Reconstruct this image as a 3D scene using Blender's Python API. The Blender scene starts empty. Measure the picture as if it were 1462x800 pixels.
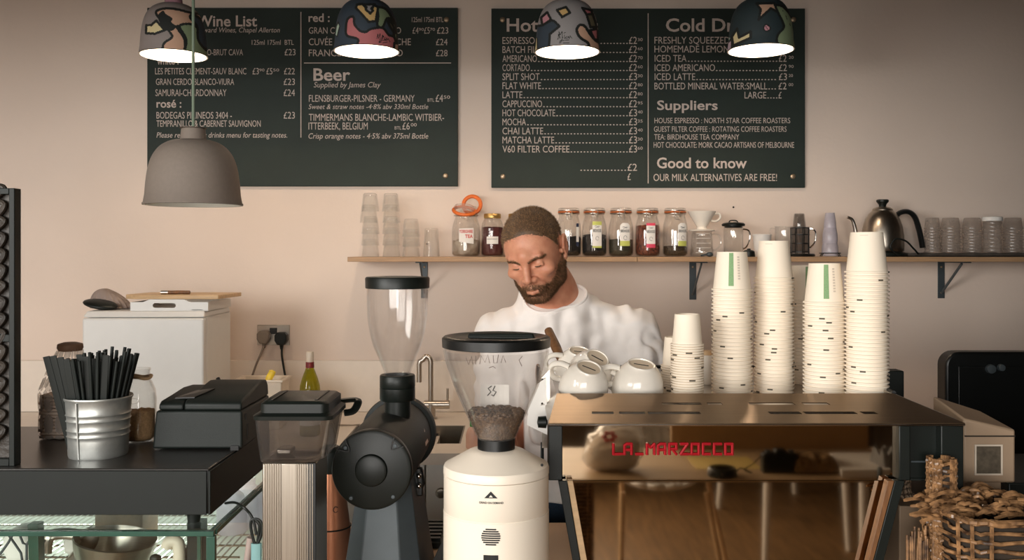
import bpy, math, random
import numpy as np
from mathutils import Vector, Matrix
random.seed(7); np.random.seed(7)
PI = math.pi
C = bpy.context.scene.collection
S = bpy.context.scene

# ------------------------------------------------------------------ camera, world, lights, exposure
F, CX, HY, H = 1300.0, 731.0, 360.0, 1.48          # focal length (px), principal column, eye-level row, eye height (m)
cam = bpy.data.cameras.new('camera'); camo = bpy.data.objects.new('camera', cam); C.objects.link(camo)
cam.sensor_width = 36; cam.lens = F/1462*36; cam.shift_y = -(400-HY)/1462
camo.location = (0, 0, H); camo.rotation_euler = (PI/2, 0, 0); cam.clip_start = .02
S.camera = camo
S.view_settings.view_transform = 'Standard'; S.view_settings.look = 'None'
S.view_settings.gamma = 1; S.view_settings.use_curve_mapping = False
S.view_settings.exposure = 0.0
S.cycles.transparent_max_bounces = 24
S.cycles.sample_clamp_indirect = 4.0
W = bpy.data.worlds.new('sky'); S.world = W; W.use_nodes = True
W.node_tree.nodes['Background'].inputs[0].default_value = (.80, .90, 1, 1)
W.node_tree.nodes['Background'].inputs[1].default_value = 1.0

def area(name, loc, rot, sx, sy, power, col):
    l = bpy.data.lights.new(name, 'AREA'); l.shape = 'RECTANGLE'; l.size = sx; l.size_y = sy
    l.energy = power; l.color = col
    o = bpy.data.objects.new(name, l); C.objects.link(o); o.location = loc; o.rotation_euler = rot
    return o
area('daylight_front_window', (-.75, -2.62, 1.50), (PI/2, 0, 0), 2.6, 1.35, 125, (1.0, .955, .90))
area('daylight_side_window', (-2.45, -1.0, 1.98), (0, -PI/2, math.radians(28)), 1.3, 1.7, 110, (1.0, .975, .94))
LAMP_POWER = 4.2
LAMP_COL = (1.0, .78, .58)

# ------------------------------------------------------------------ helpers
def lin(c):
    c = c/255.0
    return c/12.92 if c <= .04045 else ((c+.055)/1.055)**2.4
def rgb(r, g, b): return (lin(r), lin(g), lin(b), 1)
def at(px, py, Y): return Vector(((px-CX)/F*Y, Y, H-(py-HY)/F*Y))

def material(name, col, rough=.5, metal=0, var=.06, scale=30, bump=0, bscale=200, spec=.5, emit=None, es=0, stretch=None, col2=None):
    m = bpy.data.materials.new(name); m.use_nodes = True
    n, l = m.node_tree.nodes, m.node_tree.links
    b = n['Principled BSDF']
    tc = n.new('ShaderNodeTexCoord'); vec = tc.outputs['Object']
    if stretch:
        mp = n.new('ShaderNodeMapping'); mp.inputs['Scale'].default_value = stretch
        l.new(vec, mp.inputs[0]); vec = mp.outputs[0]
    nz = n.new('ShaderNodeTexNoise'); nz.inputs['Scale'].default_value = scale; nz.inputs['Detail'].default_value = 4
    l.new(vec, nz.inputs['Vector'])
    mx = n.new('ShaderNodeMix'); mx.data_type = 'RGBA'
    ca = tuple(min(1, c*(1-var)) for c in col[:3])+(1,)
    cb = col2 if col2 else tuple(min(1, c*(1+var)) for c in col[:3])+(1,)
    mx.inputs[6].default_value = ca if not col2 else col; mx.inputs[7].default_value = cb
    cr = n.new('ShaderNodeMapRange'); cr.inputs[1].default_value = .3; cr.inputs[2].default_value = .7
    l.new(nz.outputs[0], cr.inputs[0]); l.new(cr.outputs[0], mx.inputs[0])
    l.new(mx.outputs[2], b.inputs['Base Color'])
    b.inputs['Roughness'].default_value = rough; b.inputs['Metallic'].default_value = metal
    b.inputs['Specular IOR Level'].default_value = spec
    if bump:
        n2 = n.new('ShaderNodeTexNoise'); n2.inputs['Scale'].default_value = bscale; n2.inputs['Detail'].default_value = 5
        l.new(vec, n2.inputs['Vector'])
        bp = n.new('ShaderNodeBump'); bp.inputs['Strength'].default_value = bump; bp.inputs['Distance'].default_value = .004
        l.new(n2.outputs[0], bp.inputs['Height']); l.new(bp.outputs[0], b.inputs['Normal'])
    if emit:
        b.inputs['Emission Color'].default_value = emit; b.inputs['Emission Strength'].default_value = es
    return m

def glass(name, tint=(.96, .97, .96, 1), base=.05, edge=.55, power=3, rough=.03, haze=0, hazecol=(.8, .8, .8, 1)):
    """thin clear sheet: lets light straight through, shines at grazing angles; haze mixes in a milky film"""
    m = bpy.data.materials.new(name); m.use_nodes = True
    n, l = m.node_tree.nodes, m.node_tree.links
    n.remove(n['Principled BSDF']); out = n['Material Output']
    tr = n.new('ShaderNodeBsdfTransparent'); tr.inputs[0].default_value = tint
    gl = n.new('ShaderNodeBsdfGlossy'); gl.inputs['Roughness'].default_value = rough
    lw = n.new('ShaderNodeLayerWeight'); lw.inputs[0].default_value = .5
    pw = n.new('ShaderNodeMath'); pw.operation = 'POWER'; pw.inputs[1].default_value = power
    ma = n.new('ShaderNodeMath'); ma.operation = 'MULTIPLY_ADD'; ma.inputs[1].default_value = edge; ma.inputs[2].default_value = base
    l.new(lw.outputs['Facing'], pw.inputs[0]); l.new(pw.outputs[0], ma.inputs[0])
    mx = n.new('ShaderNodeMixShader'); l.new(ma.outputs[0], mx.inputs[0]); l.new(tr.outputs[0], mx.inputs[1]); l.new(gl.outputs[0], mx.inputs[2])
    last = mx.outputs[0]
    if haze:
        df = n.new('ShaderNodeBsdfDiffuse'); df.inputs[0].default_value = hazecol
        ts = n.new('ShaderNodeBsdfTranslucent'); ts.inputs[0].default_value = hazecol
        ad = n.new('ShaderNodeMixShader'); ad.inputs[0].default_value = .5
        l.new(df.outputs[0], ad.inputs[1]); l.new(ts.outputs[0], ad.inputs[2])
        tc = n.new('ShaderNodeTexCoord'); nz = n.new('ShaderNodeTexNoise'); nz.inputs['Scale'].default_value = 14; nz.inputs['Detail'].default_value = 5
        l.new(tc.outputs['Object'], nz.inputs['Vector'])
        mr = n.new('ShaderNodeMapRange'); mr.inputs[1].default_value = .3; mr.inputs[2].default_value = .7
        mr.inputs[3].default_value = haze*.75; mr.inputs[4].default_value = min(1, haze*1.25)
        l.new(nz.outputs[0], mr.inputs[0])
        m2 = n.new('ShaderNodeMixShader'); l.new(mr.outputs[0], m2.inputs[0]); l.new(last, m2.inputs[1]); l.new(ad.outputs[0], m2.inputs[2])
        last = m2.outputs[0]
    l.new(last, out.inputs[0])
    return m

class MB:
    def __init__(s): s.v = []; s.f = []; s.m = []
    def add(s, vs, fs, mi=0):
        o = len(s.v); s.v += [tuple(v) for v in vs]
        for f in fs: s.f.append(tuple(o+i for i in f)); s.m.append(mi)
        return s
    def xform(s, start, M):
        for i in range(start, len(s.v)): s.v[i] = tuple(M @ Vector(s.v[i]))
    def box(s, x0, x1, y0, y1, z0, z1, mi=0):
        v = [(x0,y0,z0),(x1,y0,z0),(x1,y1,z0),(x0,y1,z0),(x0,y0,z1),(x1,y0,z1),(x1,y1,z1),(x0,y1,z1)]
        return s.add(v, [(0,3,2,1),(4,5,6,7),(0,1,5,4),(1,2,6,5),(2,3,7,6),(3,0,4,7)], mi)
    def hexa(s, a, b, mi=0):
        """a, b: bottom and top loops of 4 (or n) points, both counter-clockwise from above"""
        n = len(a); v = list(a)+list(b)
        f = [tuple(range(n-1,-1,-1)), tuple(range(n,2*n))]+[(i,(i+1)%n,n+(i+1)%n,n+i) for i in range(n)]
        return s.add(v, f, mi)
    def prism(s, poly, axis, a0, a1, mi=0):
        """extrude a 2-D polygon: axis x -> poly in (y,z); y -> (x,z); z -> (x,y)"""
        def p(u, w, a): return (a,u,w) if axis=='x' else (u,a,w) if axis=='y' else (u,w,a)
        n = len(poly)
        ar = sum(poly[i][0]*poly[(i+1)%n][1]-poly[(i+1)%n][0]*poly[i][1] for i in range(n))
        flip = (ar < 0) != (axis == 'y')
        v = [p(u,w,a0) for u,w in poly]+[p(u,w,a1) for u,w in poly]
        f = [tuple(range(n-1,-1,-1)), tuple(range(n,2*n))]+[(i,(i+1)%n,n+(i+1)%n,n+i) for i in range(n)]
        if flip: f = [t[::-1] for t in f]
        return s.add(v, f, mi)
    def lathe(s, prof, c=(0,0,0), n=32, mi=0, mis=None):
        o = len(s.v); rings = []
        for r, z in prof:
            if r < 1e-6: rings.append([len(s.v)]); s.v.append((c[0], c[1], c[2]+z))
            else:
                rings.append(list(range(len(s.v), len(s.v)+n)))
                for k in range(n): s.v.append((c[0]+r*math.cos(2*PI*k/n), c[1]+r*math.sin(2*PI*k/n), c[2]+z))
        for i in range(len(rings)-1):
            a, b = rings[i], rings[i+1]; m = mis[i] if mis else mi
            for k in range(n):
                k2 = (k+1)%n
                if len(a) == 1 and len(b) == 1: continue
                if len(a) == 1: s.f.append((a[0], b[k2], b[k]))
                elif len(b) == 1: s.f.append((a[k], a[k2], b[0]))
                else: s.f.append((a[k], a[k2], b[k2], b[k]))
                s.m.append(m)
        return s
    def tube(s, pts, r=.003, n=8, mi=0, closed=False, flat=None):
        pts = [Vector(p) for p in pts]; L = len(pts); rs = r if isinstance(r, (list, tuple)) else [r]*L
        o = len(s.v); up = None
        for i, p in enumerate(pts):
            if closed: t = pts[(i+1)%L]-pts[i-1]
            else: t = pts[min(i+1,L-1)]-pts[max(i-1,0)]
            if t.length < 1e-9: t = Vector((0,0,1))
            t.normalize()
            if up is None:
                up = Vector((0,0,1)) if abs(t.z) < .9 else Vector((1,0,0))
            up = (up - t*up.dot(t))
            if up.length < 1e-6: up = t.orthogonal()
            up.normalize(); sd = t.cross(up)
            for k in range(n):
                a = 2*PI*k/n
                s.v.append(tuple(p + up*(math.cos(a)*rs[i]) + sd*(math.sin(a)*rs[i]*(flat or 1))))
        for i in range(L if closed else L-1):
            j = (i+1)%L
            for k in range(n):
                k2 = (k+1)%n
                s.f.append((o+i*n+k, o+i*n+k2, o+j*n+k2, o+j*n+k)); s.m.append(mi)
        if not closed:
            s.f.append(tuple(o+k for k in range(n-1,-1,-1))); s.m.append(mi)
            s.f.append(tuple(o+(L-1)*n+k for k in range(n))); s.m.append(mi)
        return s
    def ball(s, c, r, n=16, m=10, mi=0):
        r = r if isinstance(r, (list, tuple)) else (r, r, r)
        st = len(s.v)
        s.lathe([(math.sin(PI*i/m), -math.cos(PI*i/m)) if 0 < i < m else (0, -math.cos(PI*i/m)) for i in range(m+1)], (0,0,0), n, mi)
        s.xform(st, Matrix.Translation(c) @ Matrix.Diagonal((r[0], r[1], r[2], 1)))
        return s

def spline(pts, n=6, closed=False):
    P = [Vector(p) for p in pts]; L = len(P); out = []
    for i in range(L if closed else L-1):
        if closed: a, b, c, d = P[i-1], P[i], P[(i+1)%L], P[(i+2)%L]
        else: a, b, c, d = P[max(i-1,0)], P[i], P[i+1], P[min(i+2,L-1)]
        for k in range(n):
            t = k/n
            out.append(.5*((2*b)+(c-a)*t+(2*a-5*b+4*c-d)*t*t+(3*b-a-3*c+d)*t**3))
    if not closed: out.append(P[-1])
    return out

BASE = {}
def obj(name, mb, mats, parent=None, bevel=0, seg=2, angle=38, smooth=True, solid=0, sub=0):
    v = np.array(mb.v, dtype=float)
    if parent is None:
        lo, hi = v.min(0), v.max(0); b = Vector(((lo[0]+hi[0])/2, (lo[1]+hi[1])/2, lo[2]))
    else: b = BASE[parent]
    me = bpy.data.meshes.new(name)
    me.from_pydata([tuple(x) for x in (v-np.array(b))], [], mb.f)
    mats = mats if isinstance(mats, (list, tuple)) else [mats]
    for m in mats: me.materials.append(m)
    me.polygons.foreach_set('material_index', mb.m)
    me.polygons.foreach_set('use_smooth', [smooth]*len(me.polygons))
    me.validate(); me.update()
    if smooth and angle < 180: me.set_sharp_from_angle(angle=math.radians(angle))
    o = bpy.data.objects.new(name, me); C.objects.link(o)
    if parent is None: o.location = b
    else: o.parent = parent
    BASE[o] = b
    if sub:
        m = o.modifiers.new('sub', 'SUBSURF'); m.levels = sub; m.render_levels = sub
    if solid:
        m = o.modifiers.new('solid', 'SOLIDIFY'); m.thickness = solid; m.offset = 0
    if bevel:
        m = o.modifiers.new('bevel', 'BEVEL'); m.width = bevel; m.segments = seg; m.limit_method = 'ANGLE'; m.angle_limit = math.radians(40)
    return o
def tag(o, label, cat, group=None, kind=None):
    o['label'] = label; o['category'] = cat
    if group: o['group'] = group
    if kind: o['kind'] = kind
    return o
def thing(name, label, cat, loc, group=None):
    o = bpy.data.objects.new(name, None); C.objects.link(o); o.location = loc; o.empty_display_size = .05
    BASE[o] = Vector(loc); return tag(o, label, cat, group)
def struct(name, mb, m, label, cat, **k):
    o = obj(name, mb, m, **k); tag(o, label, cat, kind='structure'); return o
def dup(root, loc, rot=(0,0,0), label=None, group=None, scale=None):
    r = root.copy(); C.objects.link(r); r.location = loc; r.rotation_euler = rot
    if scale: r.scale = scale
    if label: r['label'] = label
    if group: r['group'] = group
    BASE[r] = Vector(loc)
    for ch in list(root.children):
        c = ch.copy(); C.objects.link(c); c.parent = r
        for g in list(ch.children):
            d = g.copy(); C.objects.link(d); d.parent = c
    return r
def ordinal(n): return ['topmost','second','third','fourth','fifth','sixth','seventh','eighth','ninth','tenth','eleventh','twelfth','thirteenth','fourteenth','fifteenth','sixteenth','seventeenth','eighteenth','nineteenth','twentieth','twenty-first','twenty-second','twenty-third','twenty-fourth','twenty-fifth','twenty-sixth','twenty-seventh','twenty-eighth','twenty-ninth','thirtieth','thirty-first','thirty-second','thirty-third','thirty-fourth','thirty-fifth','thirty-sixth'][n]

# lettering: built-in font turned into flat mesh, fitted to a width and cap height
_capH = {}
def letters(txt, bold=0, shear=0):
    cu = bpy.data.curves.new('t', 'FONT'); cu.body = txt; cu.size = 1; cu.offset = bold; cu.shear = shear; cu.resolution_u = 3
    ob = bpy.data.objects.new('t', cu); me = bpy.data.meshes.new_from_object(ob)
    v = np.array([x.co[:] for x in me.vertices]).reshape(-1, 3); f = [tuple(p.vertices) for p in me.polygons]
    bpy.data.objects.remove(ob); bpy.data.meshes.remove(me); bpy.data.curves.remove(cu)
    return v, f
_v, _ = letters('H'); CAP = _v[:,1].max()
def put_text(mb, txt, x0, x1, base, cap, Y, bold=0, shear=0, mi=0):
    """px extents on a vertical plane at depth Y that faces the camera side"""
    v, f = letters(txt, bold, shear)
    if not len(v): return
    a, b = v[:,0].min(), v[:,0].max()
    px = x0+(v[:,0]-a)/(b-a)*(x1-x0); py = base-v[:,1]/CAP*cap
    mb.add([at(p, q, Y) for p, q in zip(px, py)], f, mi)
def text_local(mb, txt, cx, cz, w, h, y, bold=.01, mi=0, wrap=None):
    """centred text in metres on plane y (facing -y); wrap=(cx, cy, r) bends it round a vertical cylinder"""
    v, f = letters(txt, bold)
    a, b = v[:,0].min(), v[:,0].max(); c, d = v[:,1].min(), v[:,1].max()
    X = cx+((v[:,0]-a)/(b-a)-.5)*w; Z = cz+((v[:,1]-c)/(d-c)-.5)*h
    if wrap:
        wx, wy, r = wrap
        pts = [(wx+r*math.sin((x-wx)/r), wy-r*math.cos((x-wx)/r), z) for x, z in zip(X, Z)]
    else: pts = [(x, y, z) for x, z in zip(X, Z)]
    mb.add(pts, f, mi)

# ------------------------------------------------------------------ materials
M = {}
M['wall'] = material('warm_plaster', rgb(228, 210, 196), .85, var=.03, scale=3, bump=.15, bscale=60)
M['trim'] = material('white_paint', rgb(225, 215, 205), .5, var=.02)
M['ceil'] = material('ceiling_paint', rgb(96, 88, 80), .9, var=.04)
M['board'] = material('chalkboard_green', rgb(27, 40, 34), .7, var=.10, scale=9)
M['chalk'] = material('paint_pen_cream', rgb(206, 190, 180), .8, var=.08, scale=80)
M['screw'] = material('screw_brass', rgb(170, 150, 125), .4, .7)
M['taupe'] = material('taupe_shade', rgb(122, 110, 100), .75, var=.04, scale=120)
M['cord'] = material('sage_cord', rgb(112, 126, 108), .8, var=.12, scale=900)
M['white_in'] = material('shade_inner_white', rgb(250, 245, 235), .6, var=.01)
M['black'] = material('black_plastic', rgb(17, 22, 19), .42, spec=.35, var=.08, bump=.06, bscale=900)
M['black_gloss'] = material('black_gloss', rgb(16, 18, 18), .35, var=.05)
M['black_matte'] = material('black_powder_coat', rgb(18, 24, 21), .55, spec=.35, var=.10, scale=200, bump=.10, bscale=900)
M['grey_metal'] = material('grey_cast_metal', rgb(70, 78, 82), .5, .2, var=.06)
M['steel'] = material('brushed_steel', rgb(190, 182, 172), .28, 1, var=.07, scale=10, stretch=(1, 1, 60))
M['hood'] = material('hood_steel', rgb(140, 120, 98), .38, 1, var=.05, scale=6, stretch=(1, 30, 30))
M['steel_v'] = material('brushed_steel_upright', rgb(175, 165, 152), .30, 1, var=.10, scale=8, stretch=(60, 60, 1))
M['chrome'] = material('chrome', rgb(215, 210, 205), .1, 1, var=.02)
M['galv'] = material('galvanised_steel', rgb(186, 188, 184), .42, .8, var=.12, scale=60)
M['wood'] = material('ply_shelf', rgb(166, 132, 98), .55, var=.2, scale=10, stretch=(1, 12, 30))
M['woodlt'] = material('pale_oak', rgb(206, 172, 130), .5, var=.14, scale=8, stretch=(2, 14, 14))
M['wooddk'] = material('dark_wood', rgb(112, 74, 42), .5, var=.3, scale=14, stretch=(10, 10, 2))
M['white_app'] = material('white_enamel', rgb(228, 226, 222), .35, var=.01)
M['white_cream'] = material('cream_enamel', rgb(232, 220, 203), .38, var=.01)
M['white_lam'] = material('white_laminate', rgb(226, 214, 201), .4, var=.02)
M['china'] = material('glazed_china', rgb(238, 230, 218), .12, var=.01)
M['china_raw'] = material('unglazed_base', rgb(214, 196, 172), .5, var=.03)
M['paper'] = material('cup_paper', rgb(240, 226, 206), .7, var=.015, scale=15)
M['paper_white'] = material('white_paper', rgb(238, 234, 228), .8, var=.02)
M['green_print'] = material('green_print', rgb(126, 160, 112), .7, var=.12, scale=500)
M['grey_print'] = material('grey_print', rgb(205, 190, 172), .7)
M['dark_print'] = material('dark_print', rgb(84, 78, 66), .7)
M['glass'] = glass('clear_glass', tint=(.995,.995,.99,1), base=.05, edge=.6, power=2.2, haze=.05, hazecol=(.95,.95,.93,1))
M['glass_thin'] = glass('jar_glass', tint=(.985,.985,.98,1), base=.05, edge=.55, power=2.5)
M['pane'] = glass('case_pane', tint=(.94, .97, .95, 1), base=.05, edge=.5)
M['hopper'] = glass('hopper_plastic', tint=(.975, .97, .965, 1), base=.035, edge=.5, power=2.8, rough=.08, haze=.032, hazecol=(.85, .82, .82, 1))
M['hopper_smoke'] = glass('smoke_plastic', tint=(.74, .73, .72, 1), base=.07, edge=.5, rough=.08, haze=.05, hazecol=(.4, .38, .38, 1))
M['bag'] = glass('plastic_film', tint=(.9, .88, .86, 1), base=.10, edge=.5, power=1.6, rough=.16, haze=.34, hazecol=(.72, .70, .68, 1))
M['milky'] = glass('milky_plastic', tint=(.8, .78, .8, 1), base=.08, edge=.4, rough=.15, haze=.72, hazecol=(.82, .78, .83, 1))
M['cupclear'] = glass('clear_plastic_cup', tint=(.86, .84, .82, 1), base=.07, edge=.4, rough=.2, haze=.30, hazecol=(.70, .62, .56, 1))
M['bottle'] = glass('green_bottle', tint=(.62, .60, .12, 1), base=.06, edge=.5, power=2.5, haze=.25, hazecol=(.45, .42, .05, 1))
M['orange'] = material('orange_rubber', rgb(225, 112, 44), .5)
M['orange_dk'] = material('old_rubber_seal', rgb(186, 98, 48), .5)
M['gold'] = material('gold_tin', rgb(196, 160, 98), .35, .8)
M['copper'] = material('copper_coat', rgb(190, 128, 96), .32, .75, var=.06)
M['bean'] = material('coffee_beans', rgb(52, 36, 24), .45, var=.5, scale=160, bump=.5, bscale=260, col2=rgb(104, 78, 52))
M['tea_black'] = material('black_tea', rgb(28, 24, 22), .8, var=.5, scale=200, bump=.8, bscale=300)
M['tea_green'] = material('green_tea', rgb(64, 60, 44), .8, var=.4, scale=250, bump=.8, bscale=300)
M['tea_red'] = material('rooibos', rgb(36, 20, 17), .8, scale=130, bump=.9, bscale=260, col2=rgb(150, 78, 50))
M['tea_dark'] = material('leaf_tea', rgb(30, 26, 22), .8, scale=180, bump=.9, bscale=260, col2=rgb(92, 74, 48))
M['instant'] = material('instant_coffee', rgb(86, 36, 34), .8, var=.2, scale=200, bump=.4)
M['teabag'] = material('tea_bags', rgb(206, 194, 178), .8, scale=22, bump=1, bscale=40, col2=rgb(126, 104, 84))
M['sugar'] = material('brown_sugar', rgb(176, 140, 100), .9, var=.2, scale=300, bump=.4)
M['red'] = material('red_letters', rgb(156, 22, 32), .35)
M['red_ink'] = material('red_ink', rgb(196, 66, 62), .7)
M['ink'] = material('black_ink', rgb(30, 30, 30), .7)
M['yellow'] = material('yellow_plastic', rgb(232, 200, 60), .45)
M['green'] = material('green_cap', rgb(70, 150, 60), .4)
M['pink'] = material('pink_soap', rgb(224, 180, 160), .4)
M['navy'] = material('navy_print', rgb(50, 58, 84), .6)
M['lime'] = material('lime_print', rgb(196, 202, 104), .6)
M['pinkp'] = material('raspberry_print', rgb(214, 70, 96), .6)
M['tan'] = material('tan_laminate', rgb(196, 160, 124), .45, var=.06, scale=6)
M['case_black'] = material('case_black', rgb(12, 18, 15), .55, spec=.3, var=.08, scale=20)
M['case_top'] = material('case_top_black', rgb(44, 42, 40), .30, var=.12, scale=14)
M['case_green'] = material('glass_edge_green', rgb(46, 78, 66), .25, var=.15, scale=20)
M['case_in'] = material('case_inner', rgb(214, 220, 212), .5, var=.04, scale=5)
M['tub'] = material('tub_plastic', rgb(222, 208, 190), .45)
M['rubber_dk'] = material('dark_carving', rgb(42, 34, 26), .5, var=.5, scale=30, bump=.5, bscale=70)
M['beige'] = material('beige_casing', rgb(158, 134, 110), .6, var=.05, scale=8)
M['wicker'] = material('wicker_cane', rgb(54, 36, 24), .32, scale=60, col2=rgb(168, 126, 86))
M['wickerdk'] = material('wicker_core', rgb(44, 34, 24), .8, var=.3)
M['denim'] = material('denim', rgb(44, 62, 82), .9, var=.2, scale=300)
M['shirt'] = material('white_cotton', rgb(244, 236, 230), .9, var=.015, scale=40, bump=.05, bscale=700)
M['floor'] = material('oak_floor', rgb(112, 84, 52), .55, var=.3, scale=4, stretch=(10, 1, 1))
M['panel_dk'] = material('dark_panelling', rgb(70, 56, 42), .6, var=.25, scale=5, stretch=(8, 8, 1))
M['table'] = material('pale_table', rgb(188, 160, 124), .5, var=.06, scale=6, stretch=(1, 8, 1))
M['backboard'] = material('brown_board', rgb(176, 142, 100), .6, var=.08, scale=5)
M['grey_cloth'] = material('grey_cloth', rgb(120, 118, 116), .9, var=.15, scale=40, bump=.5, bscale=40)
M['brown_cloth'] = material('brown_scarf', rgb(120, 92, 56), .9, var=.3, scale=60, bump=.6, bscale=60)
M['blacksack'] = material('black_sack', rgb(34, 33, 30), .4, var=.2, scale=30, bump=.6, bscale=30)
M['plum'] = material('plum_grey', rgb(150, 134, 126), .7, var=.08, scale=60)

mirror = bpy.data.materials.new('polished_steel_panel'); mirror.use_nodes = True
b = mirror.node_tree.nodes['Principled BSDF']; b.inputs['Metallic'].default_value = 1; b.inputs['Roughness'].default_value = .035
n_ = mirror.node_tree.nodes.new('ShaderNodeTexNoise'); n_.inputs['Scale'].default_value = 4
mx_ = mirror.node_tree.nodes.new('ShaderNodeMix'); mx_.data_type = 'RGBA'
mx_.inputs[6].default_value = rgb(196, 176, 150); mx_.inputs[7].default_value = rgb(206, 184, 158)
mirror.node_tree.links.new(n_.outputs[0], mx_.inputs[0]); mirror.node_tree.links.new(mx_.outputs[2], b.inputs['Base Color'])

# ------------------------------------------------------------------ room shell
YW = 3.2; XL, XR, YF, ZC = -2.7, 2.3, -2.75, 2.9
struct('floor', MB().box(XL, XR, YF, YW, -.05, 0), M['floor'], 'brown wooden floor of the cafe', 'floor')
struct('ceiling', MB().box(XL, XR, YF, YW, ZC, ZC+.05), M['ceil'], 'pale ceiling over the cafe', 'ceiling')
struct('wall_back', MB().box(XL-.1, XR+.1, YW, YW+.1, 0, ZC), M['wall'], 'cream plaster wall behind the bar', 'wall')
struct('wall_right', MB().box(XR, XR+.1, YF, YW, 0, ZC), M['panel_dk'], 'dark panelled wall at the right end', 'wall')
mb = MB(); mb.box(XL-.1, XL, YF, -1.9, 0, ZC); mb.box(XL-.1, XL, -.1, YW, 0, ZC); mb.box(XL-.1, XL, -1.9, -.1, 0, 1.25); mb.box(XL-.1, XL, -1.9, -.1, 2.7, ZC)
struct('wall_left', mb, M['wall'], 'cream plaster wall at the left with a window opening', 'wall')
mb = MB(); mb.box(XL-.1, -2.4, YF-.1, YF, 0, ZC); mb.box(.7, XR+.1, YF-.1, YF, 0, ZC); mb.box(-2.4, .7, YF-.1, YF, 0, .8); mb.box(-2.4, .7, YF-.1, YF, 2.65, ZC)
struct('wall_front', mb, M['panel_dk'], 'dark panelled shopfront wall behind the viewer', 'wall')
def window(name, lab, mk):
    mb, g = MB(), MB(); mk(mb, g)
    w = struct(name, mb, M['trim'], lab, 'window'); obj('pane', g, M['pane'], w)
def mk(mb, g):
    for x0, x1, z0, z1 in ((-2.4,-2.34,.8,2.65),(.64,.7,.8,2.65),(-2.34,.64,.8,.86),(-2.34,.64,2.59,2.65),(-.88,-.82,.86,2.59)): mb.box(x0, x1, YF-.08, YF-.02, z0, z1)
    g.box(-2.34, .64, YF-.055, YF-.05, .86, 2.59)
window('window_1', 'large shopfront window behind the viewer', mk)
def mk(mb, g):
    for y0, y1, z0, z1 in ((-1.9,-1.84,1.25,2.7),(-.16,-.1,1.25,2.7),(-1.84,-.16,1.25,1.31),(-1.84,-.16,2.64,2.7)): mb.box(XL-.08, XL-.02, y0, y1, z0, z1)
    g.box(XL-.055, XL-.05, -1.84, -.16, 1.31, 2.64)
window('window_2', 'side window in the left wall', mk)
struct('shade_beam', MB().box(XL, XR, .95, 1.15, 1.95, ZC), M['panel_dk'], 'added dark beam out of view, shading the upper back wall', 'beam')  # beam added out of view to keep window light off the upper wall
struct('shade_partition', MB().box(.92, XR, 1.17, 1.25, 0, 1.949), M['panel_dk'], 'added dark partition out of view, shading the right end of the bar', 'wall')  # added blocker out of view, dims the right side of the wall
struct('trim_1', MB().box(-2.0, .45, 3.186, YW, .92, 1.10), M['white_lam'], 'low white upstand along the wall behind the worktop', 'upstand', bevel=.002)
# ------------------------------------------------------------------ menu boards
def board(name_lab, x0, y0, x1, y1, screws, lines, rules):
    Yf = 3.182
    a, b = at(x0, y1, Yf), at(x1, y0, Yf)
    t = thing('menu_board', name_lab, 'menu board', ((a.x+b.x)/2, YW, a.z))
    obj('panel', MB().box(a.x, b.x, Yf, YW-.001, a.z, b.z), M['board'], t, bevel=.0015)
    mb = MB()
    for L in lines:
        txt, u0, u1, base, cap = L[:5]; st = L[5] if len(L) > 5 else ''
        put_text(mb, txt, u0, u1, base, cap, Yf-.0012, bold=.018 if 'b' in st else 0, shear=.22 if 's' in st else 0)
    for (u0, v0, u1, v1) in rules:
        p, q = at(u0, v1, Yf-.0012), at(u1, v0, Yf-.0012)
        mb.add([(p.x,p.y,p.z),(q.x,p.y,p.z),(q.x,p.y,q.z),(p.x,p.y,q.z)], [(0,1,2,3)])
    obj('lettering', mb, M['chalk'], t, smooth=False)
    for (u, v) in screws:
        c = at(u, v, Yf); s = MB()
        s.lathe([(0,.004),(.003,.0038),(.0075,.003),(.009,.0015),(.009,0)], (0,0,0), 16)
        s.xform(0, Matrix.Translation(c) @ Matrix.Rotation(PI/2, 4, 'X'))
        obj('screw', s, M['screw'], t)
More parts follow.
